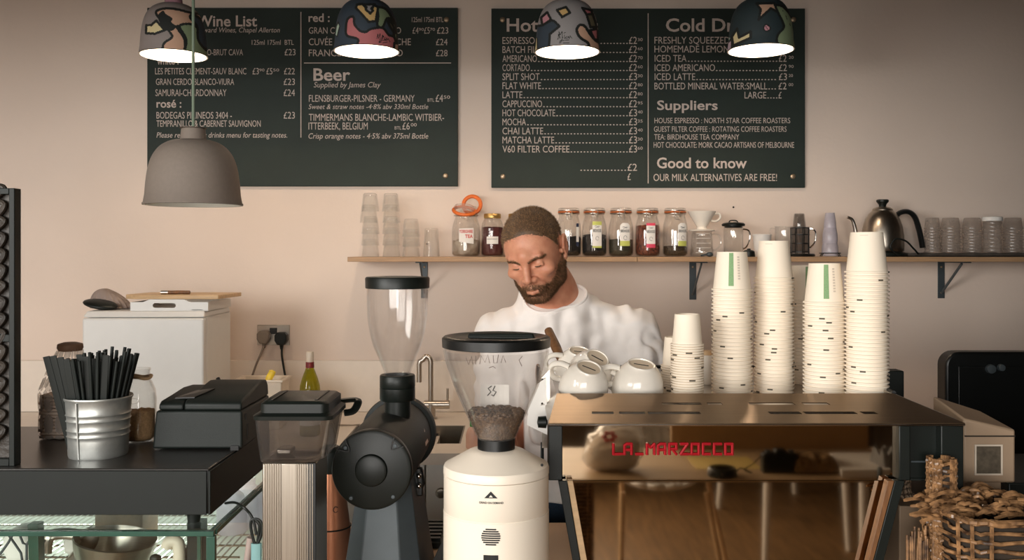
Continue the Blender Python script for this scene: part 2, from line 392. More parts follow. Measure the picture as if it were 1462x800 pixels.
LT = [
 ('Wine List',280,367,37.5,15,'b'), ('ward Wines, Chapel Allerton',291,399.5,46.3,7,'s'), ('125ml 175ml  BTL',359.5,419.5,64,7),
 ('PROSECCO-BRUT CAVA',262,347,79,8.6), ('£23',406.4,421.9,79,9),
 ('white :',224,255,92,11,'b'),
 ('LES PETITES CLEMENT-SAUV BLANC',221.5,351.7,106.2,9), ('£3',360.6,369.5,106.2,9), ('90',370.2,377.6,102,4), ('£5',380.4,389,106.2,9), ('50',390,398.5,102,4), ('£22',405.5,421,106.2,9),
 ('GRAN CERDO BLANCO-VIURA',222.6,334.3,121.3,9), ('£23',405,421,121.3,9),
 ('SAMURAI-CHARDONNAY',221.9,323.4,137.2,9.5), ('£24',405,421,137.2,9.5),
 ('rosé :',223.4,259,153.5,11,'b'),
 ('BODEGAS PIRINEOS 3404 -',223.4,331,169.4,9.5), ('£23',405,421,169.4,9.5),
 ('TEMPRANILLO & CABERNET SAUVIGNON',223.4,372.2,181,9),
 ('Please refer to our drinks menu for tasting notes.',223.4,410,196.6,7.5,'s'),
 ('red :',440.5,470.7,31,11.5,'b'), ('125ml 175ml BTL',588,633,31.5,7),
 ('GRAN CERDO TEMPRANILLO',440.9,572.6,48,9), ('£4',589,597.5,48,9), ('90',598,605,44,4), ('£5',605.5,613.5,48,9), ('70',614,621,44,4), ('£23',624,640,48,9),
 ('CUVÉE DE NOEL GRENACHE',440.9,586.6,64.5,9.5), ('£24',622.5,639,64.5,9),
 ('FRANCESCO PRIMITIVO',440.9,575,80.3,9.5), ('£28',622.5,639,80.3,9),
 ('Beer',447.5,500,115,17,'b'), ('Supplied by James Clay',448,543.6,124.8,7.6,'s'),
 ('FLENSBURGER-PILSNER - GERMANY',441,592,145.3,9.5), ('BTL',610.5,620,145.3,4.6), ('£4',622,632.5,145.3,10), ('50',633.5,642.5,141,4.5),
 ('Sweet & straw notes -4·8% abv 330ml Bottle',440.5,611.4,155.8,7,'s'),
 ('TIMMERMANS BLANCHE-LAMBIC WITBIER-',441,634,172.5,9.8),
 ('ITTERBEEK, BELGIUM',440.5,525,185,10), ('BTL',563.5,573,185,4.6), ('£6',574.5,585,185,10), ('00',586.5,595,180.5,4.5),
 ('Crisp orange notes - 4·5% abv 375ml Bottle',440.5,611.4,198,7.6,'s')]
board('dark green hand-lettered menu board headed Wine List and Beer', 210, 11, 653.5, 266, [(636,251),(637.5,28),(224,252),(225,28)], LT, [(429,17,430.2,196.5),(434,89.4,644,90.6)])
RT = [('Hot Drinks',723.4,853.9,44.8,18,'b')]
items = [('ESPRESSO',763.5,'2','30'),('BATCH FILTER',783,'2','60'),('AMERICANO',766.5,'2','70'),('CORTADO',756.3,'2','60'),('SPLIT SHOT',770.3,'3','30'),('FLAT WHITE',772.4,'2','80'),('LATTE',745.8,'2','80'),('CAPPUCCINO',773.8,'2','95'),('HOT CHOCOLATE',792.6,'3','40'),('MOCHA',751,'3','35'),('CHAI LATTE',775.5,'3','40'),('MATCHA LATTE',791.2,'3','30'),('V60 FILTER COFFEE',813,'3','60')]
def dots(x0, x1): return '.'*max(1, int((x1-x0)/4.6))
for i, (t_, xe, p, s_) in enumerate(items):
    y = 62.7+i*12.92
    RT += [(t_,717.4,xe,y,9.6), ('£'+p,898,909.5,y,10), (s_,910.5,917.5,y-4,4.2)]
    RT.append((dots(xe,897),xe+1.5,896.5,y,9.6))
RT += [(dots(828.5,894),828.5,894,244,9.6), ('£2',896,909.5,244,10), ('£',896,900.5,257.2,9.6),
 ('Cold Drinks',950.8,1093,44.8,18,'b'),
 ('FRESHLY SQUEEZED OJ',934.4,1058,62.3,9.6), (dots(1060,1111),1061,1110,62.3,9.6), ('£3',1112,1123,62.3,9.6), ('50',1126,1133,58,4.2),
 ('HOMEMADE LEMONADE',934.4,1064,74.9,9.6), (dots(1066,1111),1066,1110,74.9,9.6), ('£2',1112,1123,74.9,9.6),
 ('ICED TEA',934.7,980.2,88.2,9.6), (dots(982,1111),982,1110,88.2,9.6), ('£2',1112,1123,88.2,9.6), ('20',1126,1133,84,4.2),
 ('ICED AMERICANO',934.7,1020.8,101.5,9.6), (dots(1022,1110),1022,1110,101.5,9.6), ('£2',1112,1123.5,101.5,9.6), ('90',1126,1133,97,4.2),
 ('ICED LATTE',934.7,992.5,114.4,9.6), (dots(994,1110),994,1108,114.4,9.6), ('£3',1112,1123.5,114.4,9.6), ('20',1126,1132,110,4.2),
 ('BOTTLED MINERAL WATER:SMALL',934.4,1095.4,127.7,9.6), ('...',1097,1108,127.7,9.6), ('£2',1111.5,1123,127.7,9.6), ('00',1126,1132.5,123,4.2),
 ('LARGE',1063,1094,140.6,9.4), ('....',1095.5,1110,140.6,9.4), ('£',1111.5,1116,140.6,9.4),
 ('Suppliers',938.2,1024.6,156.8,13,'b'),
 ('HOUSE ESPRESSO : NORTH STAR COFFEE ROASTERS',934.4,1128.2,176,7.6), ('GUEST FILTER COFFEE : ROTATING COFFEE ROASTERS',933.7,1123,188.2,7.6),
 ('TEA: BIRDHOUSE TEA COMPANY',934,1055.4,199.4,7.6), ('HOT CHOCOLATE: MORK CACAO ARTISANS OF MELBOURNE',933.3,1133.8,211,8),
 ('Good to know',937.9,1066.3,240,14.5,'b'), ('OUR MILK ALTERNATIVES ARE FREE!',933,1109.3,258.5,10)]
board('dark green hand-lettered menu board headed Hot Drinks and Cold Drinks', 701.5, 12, 1149.5, 268, [(717.5,28),(1133,28),(718,252),(1132,252)], RT, [(924.8,19,926,262)])

# ------------------------------------------------------------------ pendant lamps
SHADE = [(1.0,0),(.985,.10),(.965,.22),(.955,.36),(.935,.56),(.90,.78),(.85,.96),(.77,1.12),(.66,1.25),(.52,1.34),(.38,1.385),(.26,1.40)]
def shade_profile(n):
    p = spline([(r, 0, z) for r, z in SHADE], max(1, n//(len(SHADE)-1)))
    return [(q.x, q.z) for q in p]
def lamp_shell(c, R, kz, n, rows, outer_mi=None):
    out = shade_profile(rows); mb = MB()
    prof = [(r*R, z*R*kz) for r, z in out]
    inn = [(r*R-.004 if r > .3 else r*R, z*R*kz-(.004 if z > 1 else 0)) for r, z in out]
    return prof, inn
def pendant(root, c, R, kz, shade_mb, shade_mats, collar_mat, cord_mat, lit):
    prof, inn = lamp_shell(c, R, kz, 64, 44)
    obj('shade', shade_mb, shade_mats, root, angle=60)
    ib = MB(); ib.lathe([(prof[0][0], prof[0][1])]+inn[0:]+[(0, inn[-1][1])], c, 64)
    ib.f = [f[::-1] for f in ib.f]
    obj('inner_lining', ib, M['white_in'], root, angle=60)
    zt = prof[-1][1]
    cb = MB(); cb.lathe([(.0,zt-.002),(.27*R,zt-.002),(.262*R,zt+.04*R),(.245*R,zt+.22*R),(.21*R,zt+.25*R),(.03,zt+.25*R),(0,zt+.255*R)], c, 32)
    obj('collar', cb, collar_mat, root, bevel=0)
    obj('cord', MB().tube([(c[0],c[1],c[2]+zt+.24*R),(c[0],c[1],ZC-.03)], .0035 if not lit else .003, 10), cord_mat, root)
    rb = MB().lathe([(0,-.04),(.045,-.04),(.05,-.03),(.05,0)], (c[0],c[1],ZC), 24)
    obj('ceiling_rose', rb, collar_mat, root)
    bb = MB(); bb.ball((c[0],c[1],c[2]+.82*R), (.22*R,.22*R,.24*R), 20, 12); bb.lathe([(.12*R,1.0*R),(.12*R,zt-.004)], c, 16)
    obj('bulb', bb, M['bulb'] if lit else M['china'], root)
    if lit:
        l = bpy.data.lights.new('bulb_light', 'POINT'); l.energy = LAMP_POWER; l.color = LAMP_COL; l.shadow_soft_size = .02
        lo = bpy.data.objects.new('bulb_light', l); C.objects.link(lo); lo.parent = root
        lo.location = Vector((c[0],c[1],c[2]+.50*R))-Vector(BASE[root])
M['bulb'] = material('lit_bulb', rgb(255, 240, 215), .5, emit=(1, .9, .74, 1), es=28)
# the plain grey one hangs nearest
c = at(276, 293, 2.05)
t = thing('pendant_lamp', 'plain taupe pendant lamp hanging low in front of the wine board', 'pendant lamp', tuple(c))
prof, inn = lamp_shell(c, .1065, .985, 64, 44)
sm = MB().lathe([(prof[0][0]-.002,-.0005)]+[(prof[0][0]+.0015,0),(prof[0][0]+.0015,.004)]+prof[1:]+[(0,prof[-1][1])], c, 64)
pendant(t, c, .1065, .985, sm, M['taupe'], M['taupe'], M['cord'], False)

# four hand-painted shades: every face of the shade takes the colour of the painted patch it lies in
PAL = {'grey':rgb(150,140,136),'peach':rgb(208,168,142),'cream':rgb(226,210,162),'green':rgb(134,150,116),'navy':rgb(58,70,82),'pink':rgb(206,148,158),'rose':rgb(200,120,122),'sand':rgb(222,186,124),'lgrey':rgb(160,156,156),'mint':rgb(186,208,190),'olive':rgb(112,104,80),'lilac':rgb(200,176,190),'ink':rgb(32,36,34),'teal':rgb(44,58,62)}
PN = list(PAL)
PM = [material('shade_paint_'+k, PAL[k], .65, var=.03) for k in PN]
def pip(x, y, P):
    r = np.zeros(x.shape, bool); n = len(P)
    for i in range(n):
        x0, y0 = P[i]; x1, y1 = P[(i+1)%n]
        if y0 == y1: continue
        r ^= ((y0 > y) != (y1 > y)) & (x < (x1-x0)*(y-y0)/(y1-y0)+x0)
    return r
def pdist(x, y, P, closed=True):
    d = np.full(x.shape, 1e9); n = len(P)
    for i in range(n if closed else n-1):
        x0, y0 = P[i]; x1, y1 = P[(i+1)%n]
        dx, dy = x1-x0, y1-y0; L = dx*dx+dy*dy+1e-12
        t_ = np.clip(((x-x0)*dx+(y-y0)*dy)/L, 0, 1)
        d = np.minimum(d, np.hypot(x-x0-t_*dx, y-y0-t_*dy))
    return d
def painted_lamp(lab, px, z0, base, patches, collar, sig=None, zoom=(0,0,8.0)):
    Y = 2.6; R = .0935; kz = 1.12
    c = Vector(((px-CX)/F*Y, Y, z0))
    prof, _ = lamp_shell(c, R, kz, 0, 132)
    n = 360; pr = np.array(prof); K = len(pr)
    ang = 2*PI*np.arange(n)/n
    V = np.stack([c.x+pr[:,0,None]*np.cos(ang), c.y+pr[:,0,None]*np.sin(ang), np.repeat(c.z+pr[:,1,None], n, 1)], -1)
    cen = (V[:-1]+np.roll(V[:-1],-1,1)+V[1:]+np.roll(V[1:],-1,1))/4
    # the painting, drawn round the front of the shade and repeated round the back
    yy = np.where(cen[...,1] > c.y, 2*c.y-cen[...,1], cen[...,1])
    X = (cen[...,0]/yy*F+CX-zoom[0])*zoom[2]; Yp = (HY-(cen[...,2]-H)/yy*F-zoom[1])*zoom[2]
    mi = np.full(X.shape, PN.index(base))
    for col, w, smooth, P in patches:
        P2 = [(p.x, p.y) for p in spline([(a,b,0) for a,b in P], 5, True)] if smooth else P
        inside = pip(X, Yp, P2); d = pdist(X, Yp, P2)
        if w: mi[d < w] = PN.index('ink')
        mi[inside & (d >= w)] = PN.index(col)
    for st in (sig or []): mi[pdist(X, Yp, st, False) < 3.6] = PN.index('ink')
    mi[0:3] = PN.index('ink')
    mb = MB(); mb.v = [tuple(p) for p in V.reshape(-1,3)]
    idx = np.arange(K*n).reshape(K, n)
    a, b_, c_, d_ = idx[:-1], np.roll(idx[:-1],-1,1), np.roll(idx[1:],-1,1), idx[1:]
    mb.f = [tuple(q) for q in np.stack([a,b_,c_,d_],-1).reshape(-1,4).tolist()]; mb.m = mi.reshape(-1).tolist()
    t = thing('pendant_lamp', lab, 'pendant lamp', tuple(c), 'painted pendant lamps over the bar')
    pendant(t, c, R, kz, mb, PM, collar, M['cord'], True)
w = 14
painted_lamp('lit pendant lamp with painted grey, peach and green shade and pink collar', 248, 2.04, 'grey', [
  ('peach',w,1,[(262,150),(300,110),(400,95),(520,110),(680,150),(900,180),(900,320),(520,300),(505,320),(590,460),(560,600),(360,600),(350,500),(440,430),(430,380),(330,250)]),
  ('green',w,1,[(530,300),(660,275),(740,330),(760,480),(880,580),(900,720),(590,700),(610,460)]),
  ('navy',w,1,[(690,170),(820,260),(900,420),(900,600),(800,540),(740,440),(730,300),(650,200)]),
  ('ink',0,1,[(280,190),(340,120),(375,160),(450,210),(435,250),(485,300),(450,350),(380,350),(330,300)]),
  ('cream',w,0,[(150,290),(210,285),(265,235),(360,345),(250,385),(148,380)])],
  material('lamp_collar_pink', rgb(176,130,140), .6), zoom=(190,0,8))
painted_lamp('lit pendant lamp with rose patch, green and yellow shapes on a dark painted shade', 523.5, 2.052, 'navy', [
  ('sand',w,0,[(385,90),(400,50),(460,45),(550,150),(590,60),(640,80),(610,240),(530,250),(480,190)]),
  ('lgrey',w,0,[(460,50),(600,50),(560,100),(580,120),(550,155),(500,110),(505,80)]),
  ('green',w,1,[(640,90),(720,100),(790,190),(850,320),(860,500),(830,470),(800,250),(740,210),(690,310),(630,290),(640,200)]),
  ('rose',w,1,[(330,190),(360,200),(370,280),(430,350),(500,365),(560,330),(690,320),(760,400),(825,430),(815,570),(420,560),(410,450),(290,410),(270,340),(285,230)]),
  ('olive',w,1,[(750,240),(790,260),(830,340),(830,380),(780,310)]),
  ('mint',6,0,[(160,300),(185,250),(200,300),(170,420),(148,400)]),
  ('peach',w,0,[(825,490),(880,500),(880,620),(820,560)])],
  material('lamp_collar_sage', rgb(128,130,112), .6),
  sig=[[(625,440),(635,390),(645,440),(660,385),(665,440),(650,480),(670,485),(690,400),(688,445)],[(700,410),(703,440)],[(720,425),(712,450),(728,455),(735,430),(745,455),(755,440),(775,480)],[(650,490),(670,462),(740,458)],[(690,490),(745,480)]], zoom=(460,0,8))
painted_lamp('lit pendant lamp with grey painted shade, yellow square and mint collar', 810, 2.05, 'lgrey', [
  ('navy',w,0,[(100,300),(190,290),(300,230),(330,240),(390,300),(280,390),(270,560),(100,640)]),
  ('pink',w,0,[(180,200),(250,140),(295,225),(195,290)]),
  ('sand',w,0,[(362,115),(465,80),(510,145),(420,195)]),
  ('rose',w,0,[(650,90),(760,120),(760,170),(700,165)]),
  ('olive',w,0,[(700,165),(770,160),(820,310),(745,310)]),
  ('rose',w,0,[(740,345),(830,330),(830,460),(790,450)]),
  ('peach',w+2,1,[(590,330),(625,285),(680,300),(740,390),(800,460),(850,500),(850,620),(745,560),(715,490),(640,440),(600,390)]),
  ('cream',6,0,[(90,440),(135,430),(140,590),(90,610)])],
  material('lamp_collar_mint', rgb(146,174,148), .6),
  sig=[[(372,450),(380,390),(395,440),(385,360),(400,400),(420,360),(425,430),(405,490),(390,490),(400,465),(500,455)],[(440,380),(460,370)],[(445,400),(448,440)],[(470,415),(455,435),(480,440),(490,415),(500,440),(512,410),(535,440)],[(430,490),(500,488)]], zoom=(750,0,8))
painted_lamp('lit pendant lamp with near-black painted shade, cream arrow and pale collar', 1086, 2.055, 'teal', [
  ('peach',w,0,[(440,40),(640,35),(690,140),(605,95),(465,225),(490,110)]),
  ('green',w,1,[(660,60),(760,90),(860,250),(880,580),(690,500),(685,400),(750,320),(740,250),(690,150)]),
  ('cream',w,0,[(160,420),(220,325),(240,430),(375,360),(375,430),(175,520)]),
  ('pink',8,1,[(520,320),(550,280),(595,310),(590,345),(550,358)]),
  ('lilac',6,0,[(110,500),(155,450),(150,590),(100,620)]),
  ('mint',6,0,[(125,420),(150,430),(120,490)])],
  material('lamp_collar_pale', rgb(206,186,170), .6),
  sig=[[(540,290),(575,345)],[(740,120),(745,130)],[(775,180),(790,220)],[(820,270),(826,295)]], zoom=(1025,0,8))

# ------------------------------------------------------------------ wall shelf and brackets
SZ = 1.464; YS = 2.98
x0 = at(496, 0, YS).x
def shelf(lab, x0, x1):
    o = obj('shelf', MB().box(x0, x1, YS, YW-.001, SZ-.016, SZ), M['wood'], bevel=.001); tag(o, lab, 'shelf')
shelf('long plywood shelf board carrying the tea jars and glasses', x0, at(910,0,YS).x-.0008)
shelf('plywood shelf board carrying the kettle and coffee brewers', at(910,0,YS).x+.0008, 2.1)
for px, l, lab in ((604,.13,'grey metal shelf bracket behind the tall clear hopper'),(993,.135,'grey metal shelf bracket left of the paper cup stacks'),(1353,.13,'grey metal shelf bracket at the dark right end of the shelf')):
    x = at(px, 0, 3.15).x; z = SZ-.0165
    t = thing('shelf_bracket', lab, 'shelf bracket', (x, YW, z-l))
    obj('wall_leg', MB().box(x-.012, x+.012, YW-.004, YW-.0005, z-l, z), M['grey_metal'], t, bevel=.001)
    obj('shelf_leg', MB().box(x-.012, x+.012, YW-.19, YW-.004, z-.004, z), M['grey_metal'], t, bevel=.001)
    obj('brace', MB().tube([(x,YW-.006,z-l+.02),(x,YW-.15,z-.006)], .006, 8, flat=.5), M['grey_metal'], t)
    s = MB()
    for dz in (.02, l-.02): s.ball((x,YW-.005,z-dz), (.004,.002,.004), 10, 6)
    obj('screw', s, M['screw'], t)

# ------------------------------------------------------------------ things on the shelf
def px_x(px, Y): return (px-CX)/F*Y
YJ = 3.085
# tumblers
def tumbler_mesh(h, rb, rt):
    mb = MB(); mb.lathe([(rb,0),(rb-.0004,.001),(rb-(rb-rt)*.5,h*.5),(rt,h-.004),(rt-.003,h),(0,h),(0,h-.007),(rt-.004,h-.007),(rb-(rb-rt)*.5-.0025,h*.5),(rb-.0022,0),(rb,0)], (0,0,0), 24); return mb
proto = None
stacks = [('in the tallest glass stack at the shelf end', 529, 5, .0385), ('in the second glass stack from the shelf end', 558.5, 5, .0385), ('in the short glass stack right of the two tall ones', 587.5, 3, .034)]
for si, (lab, px, n, pitch) in enumerate(stacks):
    for k in range(n):
        x = px_x(px, YJ)+random.uniform(-.0012,.0012)+(-.006 if si == 0 and k == n-2 else 0)
        z = SZ+k*pitch
        L = 'upturned clear glass tumbler, %s %s' % (ordinal(n-1-k), lab)
        if proto is None:
            proto = obj('tumbler', tumbler_mesh(.060,.0305,.0235), M['glass']); tag(proto, L, 'glass', 'stacked tumblers on the shelf'); proto.location = (x, YJ, z)
        else: dup(proto, (x, YJ+random.uniform(-.001,.001), z), (0,0,random.uniform(0,6)), L, 'stacked tumblers on the shelf')
o = obj('tumbler', tumbler_mesh(.097,.029,.0225), M['glass']); o.location = (px_x(616,YJ), YJ, SZ); tag(o, 'tall upturned clear glass standing alone beside the tea jar', 'glass')

# clip-top jars
JP = [(0,.002),(.030,.001),(.036,.003),(.0415,.010),(.0425,.022),(.0425,.085),(.041,.105),(.037,.122),(.0335,.134),(.0325,.140),(.0345,.143),(.0345,.150)]
def glass_body(mb, prof, c, th=.002, n=36):
    mb.lathe(prof, c, n)
    inner = [(max(r-th, 0), z+(th if i < 3 else 0)) for i, (r, z) in enumerate(prof)]
    q = MB().lathe(inner, c, n); q.f = [f[::-1] for f in q.f]; mb.add(q.v, q.f)
    mb.lathe([prof[-1], inner[-1]], c, n)
def bulk(prof, c, top, mi=0, th=.0028, n=32, bumpy=.0025):
    """what fills the jar up to height top"""
    P = [(max(r-th,0), z+th) for r, z in prof if z+th < top]
    rt = np.interp(top, [z for r, z in prof], [r for r, z in prof])-th
    mb = MB(); st = 0
    mb.lathe(P+[(rt, top),(rt*.7, top+.002),(rt*.35, top+.001),(0, top+.003)], c, n)
    for i, v in enumerate(mb.v):
        if v[2] > c[2]+top-.0005: mb.v[i] = (v[0], v[1], v[2]+random.uniform(-bumpy, bumpy))
    return mb
def clip_lid(root, c, z, open_=False):
    g = MB(); g.tube([(c[0]+.0345*math.cos(a),c[1]+.0345*math.sin(a),c[2]+z+.002) for a in np.linspace(0,2*PI,36,endpoint=False)], .0028, 8, closed=True)
    obj('rubber_seal', g, M['orange_dk'], root)
    lid = MB().lathe([(0,z+.005),(.034,z+.004),(.0355,z+.007),(.0355,z+.012),(.034,z+.0155),(.028,z+.0165),(.027,z+.0145),(.012,z+.0135),(0,z+.0135)], c, 36)
    obj('lid', lid, M['glass'], root)
    w = MB()
    for dz in (.001, .011): w.tube([(c[0]+.037*math.cos(a),c[1]+.037*math.sin(a),c[2]+z-.004+dz) for a in np.linspace(0,2*PI,32,endpoint=False)], .0011, 6, closed=True)
    w.tube([(c[0]-.008,c[1]-.037,c[2]+z+.006),(c[0]-.010,c[1]-.041,c[2]+z-.008),(c[0]-.007,c[1]-.042,c[2]+z-.024),(c[0]+.007,c[1]-.042,c[2]+z-.024),(c[0]+.010,c[1]-.041,c[2]+z-.008),(c[0]+.008,c[1]-.037,c[2]+z+.006)], .0012, 6)
    w.tube([(c[0]-.006,c[1]-.041,c[2]+z-.006),(c[0]-.004,c[1]-.043,c[2]+z-.016),(c[0]+.004,c[1]-.043,c[2]+z-.016),(c[0]+.006,c[1]-.041,c[2]+z-.006)], .0012, 6)
    obj('wire_clasp', w, M['steel'], root)
def wrap_label(root, c, r, u0, u1, z0, z1, mat_, bands=(), text=None, tc=None, chamfer=0, emblem=True, th_=.0006):
    """paper label bent round the jar; u = metres round from the front"""
    mb = MB(); n = 10; mats = [M['paper_white']]+[b[2] for b in bands]
    def P(u, z, e=0): return (c[0]+(r+th_+e)*math.sin(u/r), c[1]-(r+th_+e)*math.cos(u/r), c[2]+z)
    zs = sorted(set([z0, z1]+[b[0] for b in bands]+[b[1] for b in bands]+([z1-chamfer] if chamfer else [])))
    for i in range(len(zs)-1):
        a, b = zs[i], zs[i+1]; zm = (a+b)/2; mi = 0
        for k, bd in enumerate(bands):
            if bd[0] <= zm <= bd[1]: mi = k+1
        ins0 = (1-(z1-a)/chamfer)*chamfer if chamfer and a > z1-chamfer+1e-6 else 0
        ins1 = (1-(z1-b)/chamfer)*chamfer if chamfer and b > z1-chamfer+1e-6 else 0
        for k in range(n):
            def U(t, ins): return u0+ins+(u1-u0-2*ins)*t
            mb.add([P(U(k/n,ins0),a),P(U((k+1)/n,ins0),a),P(U((k+1)/n,ins1),b),P(U(k/n,ins1),b)], [(0,1,2,3)], mi)
    lab = obj('label', mb, mats, root, angle=180)
    tm = MB(); um = (u0+u1)/2; w_ = u1-u0
    if text:
        v, f = letters(text, .02); a, b = v[:,0].min(), v[:,0].max(); h_ = (z1-z0)*.11
        zc = z0+(z1-z0)*.60
        tm.add([P(um+((q[0]-a)/(b-a)-.5)*w_*.86, zc+q[1]/CAP*h_, .0004) for q in v], f)
    if emblem:
        for (du, dz, s_) in ((0,.76,.16),(-.14,.82,.10),(.12,.80,.12)):
            pts = [P(um+(du+s_*math.cos(a))*w_, z0+(z1-z0)*dz+s_*.5*math.sin(a)*w_, .0005) for a in np.linspace(.4, 3.4, 9)]
            tm.tube(pts, .0006, 5)
        pts = [P(um+.16*math.cos(a)*w_, z0+(z1-z0)*.36+.2*math.sin(a)*w_, .0005) for a in np.linspace(0, 5.6, 14)]
        tm.tube(pts, .0005, 5)
    if tm.v: obj('lettering', tm, tc or M['ink'], lab, smooth=False)
def clip_jar(lab, px, fill, top, label):
    c = (px_x(px, YJ), YJ, SZ)
    t = thing('clip_top_jar', lab, 'jar', c, 'clip-top tea jars on the shelf')
    b = MB(); glass_body(b, JP, c); obj('glass_body', b, M['glass_thin'], t, angle=180)
    obj('contents', bulk(JP, c, top), fill, t, angle=180)
    clip_lid(t, c, .149)
    if label: wrap_label(t, c, .0425, *label)
G = .00237
clip_jar('clip-top tea jar right behind the man\'s ear with a navy label at its side', 812, M['tea_black'], .066, (.024,.036,.036,.112,None,((.036,.050,M['navy']),(.100,.112,M['navy'])),None,None,0,False))
clip_jar('clip-top tea jar with black tea and yellow-green banded label', 848.5, M['tea_black'], .072, (-.010,.022,.030,.118,None,((.030,.036,M['lime']),(.106,.118,M['lime'])),'BIRDHOUSE'))
clip_jar('clip-top tea jar with dark green leaves and white label with lime foot', 886.5, M['tea_green'], .056, (-.008,.027,.036,.113,None,((.036,.053,M['lime']),),'BIRDHOUSE',None,.008))
clip_jar('clip-top tea jar with red and black blend and raspberry pink label', 924.5, M['tea_red'], .104, (-.010,.021,.030,.113,None,((.030,.043,M['pinkp']),(.104,.113,M['pinkp'])),'BIRDHOUSE'))
clip_jar('clip-top tea jar with dark leaves and lime-footed label, nearest the white dripper', 964, M['tea_dark'], .034, (.002,.036,.036,.113,None,((.036,.053,M['lime']),),'BIRDHOUSE',None,.008))
# open jar of tea bags, wide
c = (px_x(665.5,YJ), YJ, SZ); k = 1.14
JW = [(r*k, z*.97) for r, z in JP]
t = thing('clip_top_jar', 'open clip-top jar of tea bags with orange seal and red handwriting', 'jar', c)
b = MB(); glass_body(b, JW, c); obj('glass_body', b, M['glass_thin'], t, angle=180)
obj('contents', bulk(JW, c, .050, bumpy=.008), M['teabag'], t, angle=180)
lid = MB(); lid.lathe([(0,0),(.026,0),(.034,.003),(.036,.007),(.034,.011),(.026,.012),(0,.011)], (0,0,0), 32)
lid.xform(0, Matrix.Translation((c[0]-.006,c[1]-.012,c[2]+.158)) @ Matrix.Rotation(math.radians(24),4,'X') @ Matrix.Rotation(math.radians(6),4,'Y'))
obj('lid', lid, M['glass'], t)
s = MB(); s.tube([(.036*math.cos(a),.036*math.sin(a),0) for a in np.linspace(0,2*PI,36,endpoint=False)], .0058, 8, closed=True)
s.xform(0, Matrix.Translation((c[0]-.006,c[1]-.012,c[2]+.155)) @ Matrix.Rotation(math.radians(24),4,'X') @ Matrix.Rotation(math.radians(6),4,'Y'))
obj('rubber_seal', s, M['orange'], t)
s = MB(); s.tube([(.030*math.cos(a),.030*math.sin(a),0) for a in np.linspace(0,2*PI,36,endpoint=False)], .0068, 8, closed=True, flat=1)
s.xform(0, Matrix.Translation((c[0]+.018,c[1]+.042,c[2]+.178)) @ Matrix.Rotation(math.radians(80),4,'X') @ Matrix.Rotation(math.radians(-8),4,'Y'))
obj('rubber_seal', s, M['orange'], t)
w_ = MB(); w_.tube([(c[0]-.006,c[1]-.04,c[2]+.143),(c[0]-.012,c[1]-.046,c[2]+.132),(c[0]+.004,c[1]-.047,c[2]+.120),(c[0]+.012,c[1]-.046,c[2]+.130),(c[0]+.006,c[1]-.042,c[2]+.143)], .0014, 6)
w_.tube([(c[0]+.041*math.cos(a),c[1]+.041*math.sin(a),c[2]+.139) for a in np.linspace(0,2*PI,32,endpoint=False)], .0012, 6, closed=True)
w_.tube([(c[0]-.03,c[1]+.03,c[2]+.143),(c[0]-.01,c[1]+.05,c[2]+.172),(c[0]+.03,c[1]+.045,c[2]+.172),(c[0]+.03,c[1]+.03,c[2]+.143)], .0012, 6)
obj('wire_clasp', w_, M['steel'], t)
r = .0425*k; lb = MB()
def P(u, z, e=0): return (c[0]+(r+.0008+e)*math.sin(u/r), c[1]-(r+.0008+e)*math.cos(u/r), c[2]+z)
for i in range(12):
    u0, u1 = -.022+i*.0042, -.022+(i+1)*.0042
    lb.add([P(u0,.050-.0006*i),P(u1,.050-.0006*(i+1)),P(u1,.094+.0002*i),P(u0,.094+.0002*i)], [(0,1,2,3)])
lo = obj('label', lb, M['paper_white'], t, angle=180)
tm = MB()
for txt, um, ww, zz, hh in (('YORKSHIRE',.002,.046,.080,.010),('TEA',.012,.026,.063,.011)):
    v, f = letters(txt, .03); a, b_ = v[:,0].min(), v[:,0].max()
    tm.add([P(um+((q[0]-a)/(b_-a)-.5)*ww, zz+q[1]/CAP*hh, .0004) for q in v], f)
obj('lettering', tm, M['red_ink'], lo, smooth=False)
# screw-top jars
SP = [(0,.002),(.030,.001),(.0365,.005),(.038,.014),(.038,.095),(.036,.112),(.029,.126),(.027,.130),(.027,.138)]
def screw_jar(lab, px, label):
    c = (px_x(px,YJ), YJ, SZ)
    t = thing('screw_top_jar', lab, 'jar', c)
    b = MB(); glass_body(b, SP, c); obj('glass_body', b, M['glass_thin'], t, angle=180)
    obj('contents', bulk(SP, c, .098), M['instant'], t, angle=180)
    obj('lid', MB().lathe([(0,.130),(.0285,.130),(.029,.132),(.029,.1435),(.0275,.1455),(.010,.1445),(0,.1445)], c, 36), M['gold'], t)
    if label: wrap_label(t, c, .038, -.019, .021, .043, .068, None, (), 'INSTANT', None, 0, False)
screw_jar('gold-lidded glass jar of dark red instant coffee with a white name label', 703, True)
screw_jar('gold-lidded glass jar mostly hidden behind the man\'s head', 738, False)

# dripper on a glass server
c = (px_x(1002,YJ), YJ, SZ)
t = thing('glass_coffee_server', 'clear glass coffee server with ribbed sides under the white dripper', 'coffee server', c)
P_ = [(0,.002),(.036,.001),(.0395,.006),(.038,.02),(.035,.07),(.033,.082),(.036,.086)]
b = MB(); glass_body(b, P_, c); obj('glass_body', b, M['glass_thin'], t, angle=180)
rg = MB()
for i in range(5): rg.tube([(c[0]+(.0388-.0009*i)*math.cos(a),c[1]+(.0388-.0009*i)*math.sin(a),c[2]+.014+.016*i) for a in np.linspace(-2.3,-.9,14)], .0008, 5)
obj('measure_marks', rg, M['paper_white'], t)
obj('handle', MB().tube(spline([(c[0]+.034,c[1],c[2]+.076),(c[0]+.058,c[1],c[2]+.072),(c[0]+.064,c[1],c[2]+.045),(c[0]+.050,c[1],c[2]+.025),(c[0]+.037,c[1],c[2]+.022)],8), .003, 8), M['glass'], t)
c2 = (c[0], c[1], SZ+.0865)
